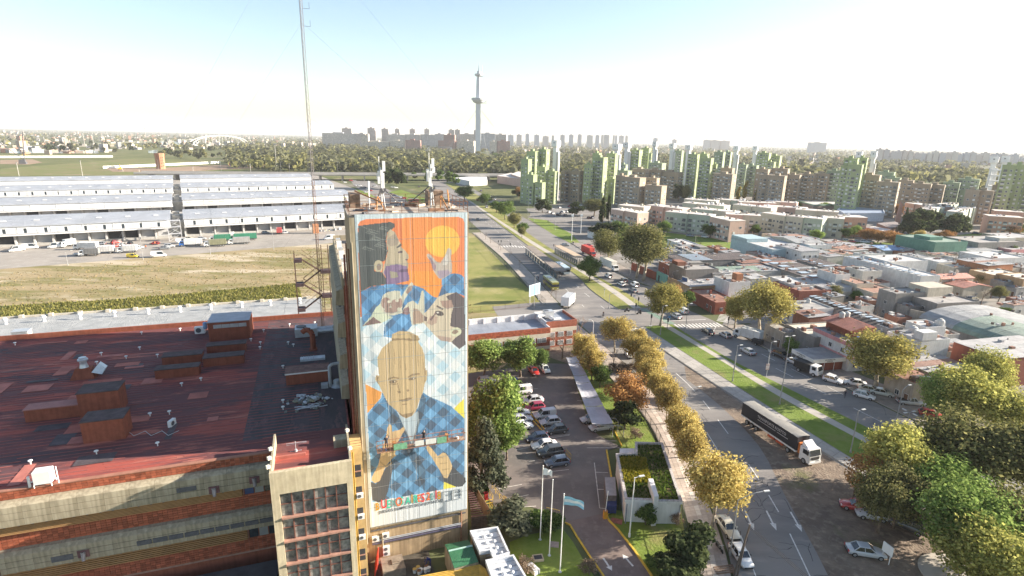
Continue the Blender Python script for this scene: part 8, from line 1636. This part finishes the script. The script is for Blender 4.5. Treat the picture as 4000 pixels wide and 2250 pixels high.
many(4,[(550,1078),(590,1080),(640,1075),(690,1072),(740,1075),(790,1080),(850,1078),(910,1085),(960,1080),(150,1000),(165,1080)],-20,'car parked along the street before the flats','cars before the flats')
many(3,[(1680,1025),(1820,1035),(2240,1040),(640,735)],-30,'car parked beside the grass strip of the flats','cars on the grass strip')
many(4,[(2230,870),(1350,1110),(1400,1120),(1960,1000)],-30,'car parked between the far houses','cars between far houses')
many(13,[(1930,665),(1900,660),(2010,520)],20,'car in the side street by the bare trees','cars in the side street')
# ---- market yard vehicles
cabw=paintm(CC['white'])
def lorry(n,x,y,deg,cab,box,lab,L=7.,tarp=False,P=None,hgt=3.2,group=None):
    p=P if P is not None else g(n,x,y); t=thing('lorry',lab,'lorry',(p[0],p[1],.005),math.radians(deg),group); pc=paintm(CC[cab]) if isinstance(cab,str) else cab; bm_=M('box_%.2f_%.2f_%.2f'%box,box,.7,.12,.6,streak=.15); h=L/2
    B().add([(h-1.9,-1.1,.55),(h,-1.1,.55),(h,1.1,.55),(h-1.9,1.1,.55),(h-1.9,-1.05,2.45),(h-.45,-1.0,2.45),(h-.45,1.0,2.45),(h-1.9,1.05,2.45),(h-.02,-1.1,1.45),(h-.02,1.1,1.45)],[(0,1,8,5,4),(1,2,9,8),(2,3,7,6,9),(3,0,4,7),(4,5,6,7),(5,8,9,6),(0,3,2,1)]).build('cab',pc,t)
    B().add([(h-.05,-.95,1.5),(h-.05,.95,1.5),(h-.44,.88,2.38),(h-.44,-.88,2.38)],[(0,1,2,3)]).build('windscreen',cglass,t,loc=(.03,0,.02))
    for s in (-1,1): B().box(h-1.5,h-.65,s*1.08-.03,s*1.08+.03,1.5,2.25).build('side_window',cglass,t)
    B().box(-h,h-2.0,-1.2,1.2,.95,hgt).build('box',bm_,t); B().box(-h,h-2.,-.5,.5,.6,.95).build('chassis',plast,t)
    for j in range(int(L-2)): B().box(-h+.4+j,-h+.46+j,-1.23,1.23,.97,hgt+.03).build('rib',bm_,t)
    for sx in (h-1.0,-h+1.2)+((-h+2.3,) if L>8 else ()):
        for s in (-1,1): w_=link('wheel',WH,t,(sx,s*1.02,.45),(PI/2,0,0)); w_.scale=(1.38,1.38,1.6)
    for s in (-1,1): B().box(h-.04,h+.04,s*.85-.18,s*.85+.18,.75,.95).build('headlight',hl,t)
    return t
MY=[('van','white',120,962,-120),('van','white',218,945,30),('van','white',395,938,-140),('van','white',1125,1003,28),('van','white',1295,905,30),('hatch','white',865,925,110),('suv','black',922,918,110),('hatch','red',818,932,60),('hatch','red',1095,915,190),('hatch','silver',715,918,190),('hatch','white',985,945,80),('sedan','grey',1165,948,30),('hatch','cream',1340,880,20),('hatch','silver',1430,880,20),('van','white',1645,858,110),('hatch','white',1612,862,110),('van','white',2330,880,210),('hatch','silver',2022,838,30),('pickup','white',578,990,30),('hatch','red',822,906,60),('suv','silver',1200,935,30),('hatch','grey',1880,838,20)]
for kd,c,x,y,dg in MY: car(kd,c,1,x,y,dg,'%s %s in the market yard'%({'black':'black','white':'white','red':'red','silver':'silver','grey':'grey','cream':'cream'}[c],{'van':'panel van','hatch':'small car','suv':'estate car','sedan':'saloon','pickup':'pick-up'}[kd]),'vehicles in the market yard, %s %s'%(c,kd))
car('kangoo','yellow',1,942,1008,10,'bright yellow van at the edge of the market yard')
for x,y,dg,cb,bx_,L,lab in ((478,930,-110,'white',(.62,.64,.62),6,'white and green box lorry backing to the hall'),(612,950,190,'white',(.66,.66,.65),9,'long white box lorry in the market yard'),(635,995,200,'white',(.20,.20,.20),7,'small lorry with grey slatted sides'),(738,978,200,'white',(.64,.63,.62),7.5,'white box lorry behind the slatted one'),(905,972,200,'white',(.62,.62,.61),7,'white box lorry beside the yellow van'),(1352,925,205,'blue',(.66,.66,.65),9,'lorry with a blue cab and white box'),(1525,928,205,'white',(.24,.24,.15),9,'lorry with an olive tarpaulin'),(1695,912,205,'white',(.36,.35,.34),9,'lorry with a grey tarpaulin'),(1560,893,205,'white',(.05,.22,.13),9,'green tarpaulin lorry behind the olive one'),(1722,885,205,'green',(.05,.23,.14),12,'long green trailer lorry in the market yard'),(1978,838,110,'white',(.45,.08,.08),6,'small red and white box lorry by the halls')): lorry(1,x,y,dg,cb,bx_,lab,L)
for x in (1745,1800,1850,1905,2000): lorry(1,x,655-.02*(x-1745)*1.6,115,'white',(.62,.6,.55) if x!=1850 else (.5,.38,.04),'lorry docked at the second row of halls',6,group='lorries docked at the second row')
lorry(12,1735,1150,132,'white',(.66,.66,.64),'white box lorry parked beneath the huge golden plane',7.2)
lorry(2,2135,1085,-72,'white',(.60,.58,.53),'lorry with a pale canvas trailer beneath the twin trees',12.5,hgt=3.8); lorry(2,1990,990,-72,'red',(.50,.07,.05),'lorry with a red box trailer behind the bus stop',11,hgt=3.8)
lorry(13,372,1345,-55,'white',(.03,.03,.032),'white pick-up lorry with a black box at the restaurant',5.6,hgt=2.5)
t=thing('small_trailer','dark two wheeled trailer behind the white box lorry','trailer',g(12,1830,1200),-.9); B().box(-1.2,1.2,-.8,.8,.5,1.5).build('box',plast,t)
for s in (-1,1): link('wheel',WH,t,(0,s*.9,.33),(PI/2,0,0))
B().tube((1.2,0,.6),(2.2,0,.5),.05).build('drawbar',plast,t)
# ---- articulated lorry with black tarpaulin
sa=math.atan2(79.9-94.0,50.0-45.3); se=thing('articulated_lorry','long articulated lorry with a black tarpaulin and white cab on the dirt verge','lorry',(47.0,87.2,.01),sa); bt_=M('black_tarp',(.022,.024,.032),.55,.2,.8,b=.2); gt=M('grey_tarp_top',(.26,.245,.22),.7,.2,.5,b=.4)
B().box(-8.2,4.9,-1.25,1.25,1.55,3.75).build('tarpaulin',bt_,se)
nx,ny=24,6; vs=[];rr=random.Random(8)
for a in range(nx+1):
    for b_ in range(ny+1): vs.append((-8.2+13.1*a/nx,-1.27+2.54*b_/ny,3.76+(.10*math.sin(b_/ny*PI))+rr.uniform(-.035,.035)))
B().add(vs,[(a*(ny+1)+b_,(a+1)*(ny+1)+b_,(a+1)*(ny+1)+b_+1,a*(ny+1)+b_+1) for a in range(nx) for b_ in range(ny)]).build('tarp_top',gt,se,smooth=True)
for z0,z1,m in ((1.25,1.37,white),(1.40,1.54,plast),(1.1,1.22,white)): B().box(-8.25,4.95,-1.28,1.28,z0,z1).build('side_rail',m,se)
B().box(-8.0,4.8,-.5,.5,.8,1.1).build('chassis',M('red_frame',(.35,.06,.04),.6),se)
for x in (-6.6,-5.4,-4.2,3.2,6.6):
    for s in (-1,1): w_=link('wheel',WH,se,(x,s*1.05,.5),(PI/2,0,0)); w_.scale=(1.5,1.5,1.8)
for x in (-1.5,.4): B().box(x,x+1.5,-1.15,-.7,.55,1.05).build('toolbox',M('red_box',(.45,.08,.03),.6),se)
cb_=B().add([(5.6,-1.2,.5),(7.6,-1.2,.5),(7.6,1.2,.5),(5.6,1.2,.5),(5.6,-1.2,2.75),(7.3,-1.15,2.85),(7.3,1.15,2.85),(5.6,1.2,2.75),(7.62,-1.2,1.75),(7.62,1.2,1.75)],[(0,1,8,5,4),(1,2,9,8),(2,3,7,6,9),(3,0,4,7),(4,5,6,7),(5,8,9,6),(0,3,2,1)]).build('cab',cabw,se)
B().add([(7.64,-1.05,1.8),(7.64,1.05,1.8),(7.35,1.0,2.7),(7.35,-1.0,2.7)],[(0,1,2,3)]).build('windscreen',cglass,cb_,loc=(.03,0,.01)); B().box(7.6,7.68,-.8,.8,1.1,1.6).build('grille',plast,cb_); B().box(7.55,7.75,-1.22,1.22,.45,.75).build('bumper',cabw,cb_)
B().add([(5.7,-1.0,2.8),(6.9,-.9,2.85),(6.9,.9,2.85),(5.7,1.,2.8),(5.7,-.9,3.6),(5.7,.9,3.6)],[(0,1,4),(1,2,5,4),(2,3,5),(0,4,5,3)]).build('wind_deflector',cabw,cb_); B().box(4.98,5.5,-1.,1.,1.1,2.9).build('bulkhead_gear',M('orange_gear',(.5,.16,.04),.6,.4,3.),cb_)
for s in (-1,1): B().box(7.62,7.72,s*.9-.22,s*.9+.22,.82,1.02).build('headlight',hl,cb_); B().box(7.2,7.35,s*1.3-.1,s*1.3+.1,1.9,2.6).build('mirror',plast,cb_); B().box(6.2,7.1,s*1.19-.02,s*1.19+.03,1.8,2.55).build('side_window',cglass,cb_)
wt_=M('tarp_letter',(.52,.52,.52),.8); text('TRANSPORTE ROSTTO',.72,(-4.2,-1.28,2.75),(PI/2,0,0),wt_,se,sx=.9); B().box(-4.1,.2,-1.265,-1.252,2.36,2.44).box(.5,3.0,-1.265,-1.252,2.36,2.44).build('small_print',wt_,se)
# ---- buses and the stop islands
def bus(p,deg,c,lab,L=11.):
    t=thing('city_bus',lab,'bus',(p[0],p[1],.01),math.radians(deg)); h=L/2; B().box(-h,h,-1.2,1.2,.4,1.3).build('lower_body',paintm(c),t); B().box(-h+.03,h-.03,-1.18,1.18,1.302,2.3).build('windows',cglass,t); B().box(-h,h,-1.2,1.2,2.302,3.0).build('roof',paintm(c),t)
    for j in range(9): 
        for s in (-1,1): B().box(-h+.2+j*1.28,-h+.3+j*1.28,s*1.19-.02,s*1.19+.02,1.3,2.3).build('window_post',plast,t)
    B().box(-2.5,-.5,-.7,.7,3.0,3.25).build('roof_unit',whitew,t)
    for sx in (h-2.2,-h+2.6):
        for s in (-1,1): w_=link('wheel',WH,t,(sx,s*1.03,.48),(PI/2,0,0)); w_.scale=(1.45,1.45,1.6)
    for s in (-1,1): B().box(h-.02,h+.04,s*.8-.2,s*.8+.2,.7,.9).build('headlight',hl,t)
bus(g(2,1722,1215),-76,(.30,.27,.04),'olive yellow city bus on the left carriageway'); bus(g(2,1805,1110),-76,(.42,.50,.54),'pale blue city bus behind the first bus shelter'); bus(g(22,1420,1090),25,(.5,.12,.1),'red and white coach by the market car park',8); bus(g(2,630,640),-10,(.45,.40,.36),'beige coach on the market approach',9)
def shelter(p0,p1,lab,w_,roofc):
    d=p1-p0; t=thing('bus_shelter',lab,'bus shelter',p0,math.atan2(d.y,d.x)); L=d.length; n=12
    B().box(0,L,-w_/2,w_/2,0,.3).build('platform',path_m,t)
    for j in range(n): B().box(L*j/n,L*(j+.985)/n,-w_/2-.2,w_/2+.2,3.2,3.4+.02*(j%2)).build('roof_panel',roofc,t); B().tube((L*(j+.5)/n,0,.3),(L*(j+.5)/n,0,3.2),.09,n=6).build('column',darkmet,t); B().box(L*(j+.1)/n,L*(j+.9)/n,-w_/2+.05,-w_/2+.12,.3,2.3).build('glass_screen',M('shelter_glass',(.10,.12,.12),.2,.3,.5),t)
shelter(Vector((*g(2,1570,925,3.3).xy,0)),Vector((*g(2,1800,1105,3.3).xy,0)),'long brown roofed bus shelter on the avenue island',3.6,M('shelter_brown',(.24,.20,.17),.8,.15,.3))
shelter(Vector((*g(3,430,1110,3.3).xy,0)),Vector((*g(3,650,1222,3.3).xy,0)),'tan roofed bus shelter nearer the plaza',3.0,M('shelter_tan',(.46,.35,.25),.8,.1,.3))
# ---- street lamps, signals, signs
for n,bx_,by_,tx,ty,lab in ((14,950,240,985,0,'bare lamp post on the sunny grass median'),(14,1435,480,1515,0,'tall lamp post on the shaded grass median'),(15,583,975,668,535,'lamp post on the median behind the lorry'),(12,915,1110,930,835,'lamp post beside the junction tree'),(12,1150,1090,1185,815,'lamp post at the zebra crossing'),(12,1615,1440,1640,1215,'lamp post on the median opposite the box lorry'),(12,1925,1445,1970,1175,'lamp post in the right carriageway strip'),(12,2090,1445,2145,1120,'double headed lamp post before the restaurant')):
    p=g(n,bx_,by_); lamp(p,min(11,max(6,topz(n,tx,ty,p))),lab,None,None,None,2 if 'double' in lab else 1)
p=g(15,1145,770); lamp(p,topz(15,1195,555,p),'four armed white lamp post behind the yellow green tree',None,None,None,4); p=g(15,1045,690); lamp(p,8,'thin lamp post by the dark carriageway',(1.2,.4),None,None); p=g(16,300,830); lamp(p,topz(16,400,355,p),'curved arm lamp post beside the parked cream car',(3.2,.6),None,None); p=g(14,450,520); lamp(p,topz(14,520,310,p),'curved arm lamp post above the golden row',(2.6,.9),None,None)
for n,bx_,by_,tx,ty,lab in ((12,1020,630,1010,505,'curved lamp beside the blue banner wall'),(12,1135,810,1120,695,'curved lamp at the brick corner'),(12,1560,1000,1575,780,'lamp post at the junction corner'),(12,430,860,500,790,'curved lamp at the end of the far median'),(12,745,1200,770,1090,'curved lamp over the near carriageway'),(2,1605,1370,1680,1120,'tall curved lamp beside the billboard'),(3,150,840,130,670,'tall curved lamp at the estate corner'),(3,205,880,250,710,'second curved lamp at the estate corner'),(3,270,850,250,735,'third curved lamp at the estate corner'),(3,405,960,410,800,'lamp beside the plaza lawn'),(12,1245,245,1250,85,'lamp post on the estate grass'),(12,1550,240,1560,120,'second lamp post on the estate grass'),(12,628,550,640,390,'thin pole beneath the twin trees'),(12,320,330,325,220,'pole by the cross street')):
    p=g(n,bx_,by_); lamp(p,max(5,topz(n,tx,ty,p)),lab,(1.6,.3),None,None)
for x,lab in ((1870,'tall plaza light with a bright square head'),(1935,'second tall plaza light with a bright square head')):
    p=g(2,x,890 if x<1900 else 835); zt=topz(2,x+5,715,p); t=thing('plaza_light',lab,'lamp',p,0); B().tube((0,0,0),(0,0,zt),.16,.1,7).build('pole',white,t); B().rbox((0,0),1.2,.5,zt-.1,zt+1.0,.1).build('head',M('bright_lamp',(.9,.9,.88),.3),t)
def signal(n,x,y,h,lab,arm=0): 
    t=thing('traffic_signal',lab,'traffic light',g(n,x,y),0); B().tube((0,0,0),(0,0,h),.07,n=6).build('pole',darkmet,t); B().box(-.18,.18,-.2,.1,h-1.0,h).build('head',plast,t)
    if arm: B().path([(0,0,h),(-.4,0,h+.6),(-arm,0,h+.8)],.05,5).build('arm',darkmet,t); B().box(-arm-.18,-arm+.18,-.2,.1,h+.2,h+1.2).build('overhead_head',plast,t)
for n,x,y,h,lab,arm in ((12,822,1060,4.5,'overhead traffic signal at the near junction corner',3.2),(12,980,1060,3.4,'black traffic signal on the median nose',0),(12,680,910,3.4,'traffic signal on the far median',0),(12,705,845,3.2,'traffic signal by the right carriageway',2.4),(12,1550,1040,3.2,'traffic signal at the workshop corner',0),(2,1352,945,4,'traffic signal by the field pavement',0),(2,1435,1000,6,'overhead signal spanning the left carriageway',4)): signal(n,x,y,h,lab,arm)
for n,x,y,c,lab in ((12,995,1020,(.1,.25,.5),'round blue sign on the median nose'),(12,665,815,(.6,.6,.6),'round white sign on the far median'),(12,385,750,(.6,.6,.58),'triangular give way sign on the far median')):
    t=thing('road_sign',lab,'sign',g(n,x,y),0); B().tube((0,0,0),(0,0,2.6),.05,n=6).build('pole',galv,t); B().lathe([(.38,-.02),(.38,.02)],(0,0,0),16 if 'round' in lab else 3).build('disc',M('sign_%s'%lab[:9],c,.5),t,loc=(0,-.06,2.6),rot=(PI/2,0,0))
t=thing('street_banner','small orange and white advert on a lamp post','sign',g(14,1300,185),0); B().tube((0,0,0),(0,0,5),.06,n=6).build('pole',galv,t); B().box(-.35,.35,-.06,.06,1.6,3.).build('panel',M('advert_orange',(.6,.25,.15),.6,.6,1.,c2=(.7,.66,.6)),t)
t=thing('parking_sign','white two legged sign board beside the silver saloon','sign',g(16,1500,880),math.radians(105)); B().tube((-.5,0,0),(-.5,0,2.3),.05).tube((.5,0,0),(.5,0,2.3),.05).build('legs',white,t); B().box(-.7,.7,-.05,.05,1.2,2.5).build('panel',white,t)
tag(B().lathe([(4.2,0),(4.2,.12),(3.9,.18)],(0,0,0),32).build('concrete_circle',path_m,None,loc=g(16,2080,1010)),'round concrete platform at the edge of the verge','platform')
# utility pole with cables, pallet frame
t=thing('utility_pole','leaning wooden utility pole with cables beside the white car','pole',g(16,330,990),0); B().tube((0,0,0),(1.0,0,7.2),.13,.1,8).build('pole',M('pole_wood',(.13,.10,.08),.9),t); B().tube((.4,0,0),(.75,0,5.2),.11,.09,8).build('stub',M('pole_wood'),t)
k=B()
for j in range(3): k.path([(1.0,0,7.1-.2*j),(4.2,-6,6.2-.2*j),(7.5,-13,5.8-.2*j)],.025,4)
k.build('cables',plast,t)
t=thing('board_pile','flat frame of boards leaning at the kerb by the utility pole','frame',g(16,260,950),0)
for j in range(4): B().rbox((.0,j*.35-.5),2.6,.22,.1,.2,.2).build('board',wsn,t)
for j in range(2): B().rbox((j*1.6-.8,0),.2,1.5,.0,.1,.2).build('batten',wsn,t)
# ================================================================ PEOPLE
skinm=M('skin',(.36,.22,.15),.7)
def figure(pose):
    """one continuous skinned body; joints in metres, x forward, z up"""
    J={'pel':(0,0,.95,.15),'che':(.02,0,1.30,.17),'nec':(.02,0,1.50,.065),'hea':(.04,0,1.63,.10),'top':(.03,0,1.76,.08)}
    for s,sg_ in (('l',1),('r',-1)): J.update({'sh'+s:(.02,.19*sg_,1.42,.075),'el'+s:(0,.25*sg_,1.13,.05),'wr'+s:(.08,.24*sg_,.88,.038),'ha'+s:(.1,.24*sg_,.78,.035),'hi'+s:(0,.10*sg_,.88,.10),'kn'+s:(.03,.11*sg_,.50,.07),'an'+s:(0,.11*sg_,.09,.048),'to'+s:(.16,.12*sg_,.04,.042)})
    if pose=='walk': J.update(knl=(.16,.1,.52,.07),anl=(.24,.1,.10,.048),tol=(.40,.1,.07,.04),knr=(-.05,-.1,.52,.07),anr=(-.28,-.1,.16,.048),tor=(-.15,-.1,.05,.04),ell=(-.12,.26,1.16,.05),wrl=(-.14,.25,.92,.038),hal=(-.12,.25,.83,.035),elr=(.12,-.26,1.16,.05),wrr=(.26,-.22,.98,.038),har=(.32,-.22,.92,.035))
    if pose=='ride': 
        J.update(pel=(-.15,0,.88,.15),che=(.02,0,1.2,.17),nec=(.08,0,1.4,.065),hea=(.12,0,1.53,.12),top=(.11,0,1.66,.10))
        for s,sg_ in (('l',1),('r',-1)): J.update({'sh'+s:(.05,.19*sg_,1.32,.075),'el'+s:(.28,.28*sg_,1.12,.05),'wr'+s:(.5,.28*sg_,1.06,.038),'ha'+s:(.58,.28*sg_,1.05,.035),'hi'+s:(-.12,.1*sg_,.84,.1),'kn'+s:(.28,.2*sg_,.72,.07),'an'+s:(.12,.2*sg_,.36,.048),'to'+s:(.28,.2*sg_,.32,.042)})
    if pose=='paint': J.update(elr=(.22,-.25,1.45,.05),wrr=(.42,-.2,1.6,.038),har=(.5,-.2,1.66,.035),ell=(.15,.27,1.2,.05),wrl=(.35,.22,1.2,.038),hal=(.43,.22,1.2,.035))
    if pose=='bend': 
        for a,dx,dz in (('che',.28,-.16),('nec',.46,-.24),('hea',.58,-.30),('top',.68,-.34)): x,y,z,r=J[a]; J[a]=(x+dx,y,z+dz,r)
        for s in 'lr': 
            for a,dx,dz in (('sh',.38,-.22),('el',.5,-.28),('wr',.6,-.3),('ha',.62,-.32)): x,y,z,r=J[a+s]; J[a+s]=(x+dx,y,z+dz,r)
    names=list(J); E=[('pel','che'),('che','nec'),('nec','hea'),('hea','top')]
    for s in 'lr': E+=[('che','sh'+s),('sh'+s,'el'+s),('el'+s,'wr'+s),('wr'+s,'ha'+s),('pel','hi'+s),('hi'+s,'kn'+s),('kn'+s,'an'+s),('an'+s,'to'+s)]
    me=bpy.data.meshes.new('f'); me.from_pydata([J[a][:3] for a in names],[(names.index(a),names.index(b_)) for a,b_ in E],[]); ob=bpy.data.objects.new('f',me); C.objects.link(ob); md=ob.modifiers.new('s','SKIN'); 
    for i_,a in enumerate(names): me.skin_vertices[0].data[i_].radius=(J[a][3],J[a][3]); me.skin_vertices[0].data[i_].use_root=(a=='pel')
    sb_=ob.modifiers.new('ss','SUBSURF'); sb_.levels=1; dg=bpy.context.evaluated_depsgraph_get(); m2=bpy.data.meshes.new_from_object(ob.evaluated_get(dg)); bpy.data.objects.remove(ob); bpy.data.meshes.remove(me)
    hd=Vector(J['hea'][:3]); pel=Vector(J['pel'][:3]); feet=[Vector(J['to'+s][:3]) for s in 'lr']; hands=[Vector(J['ha'+s][:3]) for s in 'lr']; hips=J['pel'][2]
    idx=[]
    for f in m2.polygons:
        c=f.center; i_=1
        if (c-hd).length<.2 and c.z>J['nec'][2]-.02: i_=0 if c.z<hd.z+.05 else 3
        elif min((c-h_).length for h_ in hands)<.11: i_=0
        elif min((c-f_).length for f_ in feet)<.16: i_=3
        elif c.z<hips-.02 and (c-pel).length>.05: 
            near_arm=min((c-Vector(J[a+s][:3])).length for a in ('el','wr') for s in 'lr'); i_=1 if near_arm<.14 else 2
        idx.append(i_)
    [m2.materials.append(skinm) for _ in range(4)]; m2.polygons.foreach_set('material_index',idx); m2.polygons.foreach_set('use_smooth',[True]*len(idx)); return m2
FG={p_:figure(p_) for p_ in ('stand','walk','ride','paint','bend')}; FC={}
def person(pose,loc,deg,top,leg,label,group=None):
    key=(pose,top,leg)
    if key not in FC:
        m2=FG[pose].copy()
        for j_,m in enumerate((skinm,person_mat(top),person_mat(leg),person_mat((.03,.025,.02)))): m2.materials[j_]=m
        FC[key]=m2
    t=thing('person',label,'person',loc,math.radians(deg),group); link('body',FC[key],t); return t
gm_=gd.matrix_basis
person('paint',gm_@Vector((1.1,.45,.06)),FA+90,(.05,.05,.06),(.10,.10,.12),'painter in dark clothes reaching up at the mural from the cradle end'); person('paint',gm_@Vector((GL*.53,.45,.06)),FA+80,(.03,.03,.035),(.06,.06,.07),'painter in black working in the middle of the cradle')
person('bend',g(17,905,1165),200,(.03,.04,.16),(.03,.04,.14),'worker in blue overalls bending over the paint buckets')
person('walk',g(15,525,405),-140,(.05,.05,.06),(.08,.08,.10),'pedestrian in dark clothes on the right carriageway')
for n,x,y,lab in ((2,1745,935,'pedestrian waiting at the bus stop crossing'),(2,1755,940,'second pedestrian waiting at the bus stop crossing'),(2,1885,915,'pedestrian crossing toward the plaza'),(2,1635,1170,'pedestrian beside the olive bus'),(2,1863,1090,'pedestrian on the far path'),(3,575,1100,'pedestrian on the plaza edge'),(3,340,895,'walker near the estate car park'),(1,1033,945,'worker in orange in the market yard'),(1,1098,920,'worker in orange by the red van'),(1,995,885,'worker standing at the loading dock'),(12,68,500,'pedestrian on the path by the shelter')): person(rnd.choice(['walk','stand']),g(n,x,y),rnd.uniform(0,360),(.5,.15,.05) if 'orange' in lab else (.05,.05,.07),(.07,.08,.12),lab)
def moto(n,x,y,deg,lab,rider=True):
    p=g(n,x,y); t=thing('motorcycle',lab,'motorcycle',p,math.radians(deg)); 
    for wx in (.65,-.6): B().lathe([(.27,-.05),(.31,-.03),(.31,.03),(.27,.05)],(0,0,0),14).build('wheel',tyre,t,loc=(wx,0,.31),rot=(PI/2,0,0))
    B().add([(-.7,-.12,.7),(.3,-.14,.62),(.45,-.1,.85),(-.7,-.1,.85),(-.7,.12,.7),(.3,.14,.62),(.45,.1,.85),(-.7,.1,.85)],[(0,1,2,3),(7,6,5,4),(0,4,5,1),(1,5,6,2),(2,6,7,3),(3,7,4,0)]).box(-.2,.25,-.14,.14,.3,.6).build('frame',paintm(CC['dark']),t); B().tube((.65,0,.31),(.42,0,1.0),.04,n=6).tube((.42,-.32,1.03),(.42,.32,1.03),.025,n=5).build('fork',galv,t)
    if rider: person('ride',p+Vector((0,0,.0)),deg,(.04,.04,.045),(.05,.05,.07),'rider in dark clothes on the '+lab)
moto(12,600,890,15,'motorcycle crossing at the far median'); moto(12,715,912,200,'motorcycle beside the green cycle crossing'); moto(12,378,935,-100,'motorcycle on the left carriageway'); moto(16,215,790,-80,'parked motorcycle on the tan pavement',False)
# ================================================================ HAZE
hz=bpy.data.materials.new('haze_air'); hz.use_nodes=True; n_=hz.node_tree.nodes; n_.remove(n_['Principled BSDF']); pv=n_.new('ShaderNodeVolumePrincipled')
pv.inputs['Color'].default_value=(.86,.87,.90,1); pv.inputs['Density'].default_value=.000075; pv.inputs['Anisotropy'].default_value=.1; hz.node_tree.links.new(pv.outputs[0],n_['Material Output'].inputs['Volume'])
tag(B().box(-16500,16500,-1500,18500,-1.,262).build('haze',hz),'thin pale haze hanging over the whole plain',None,None,'stuff')
KIDS.clear()
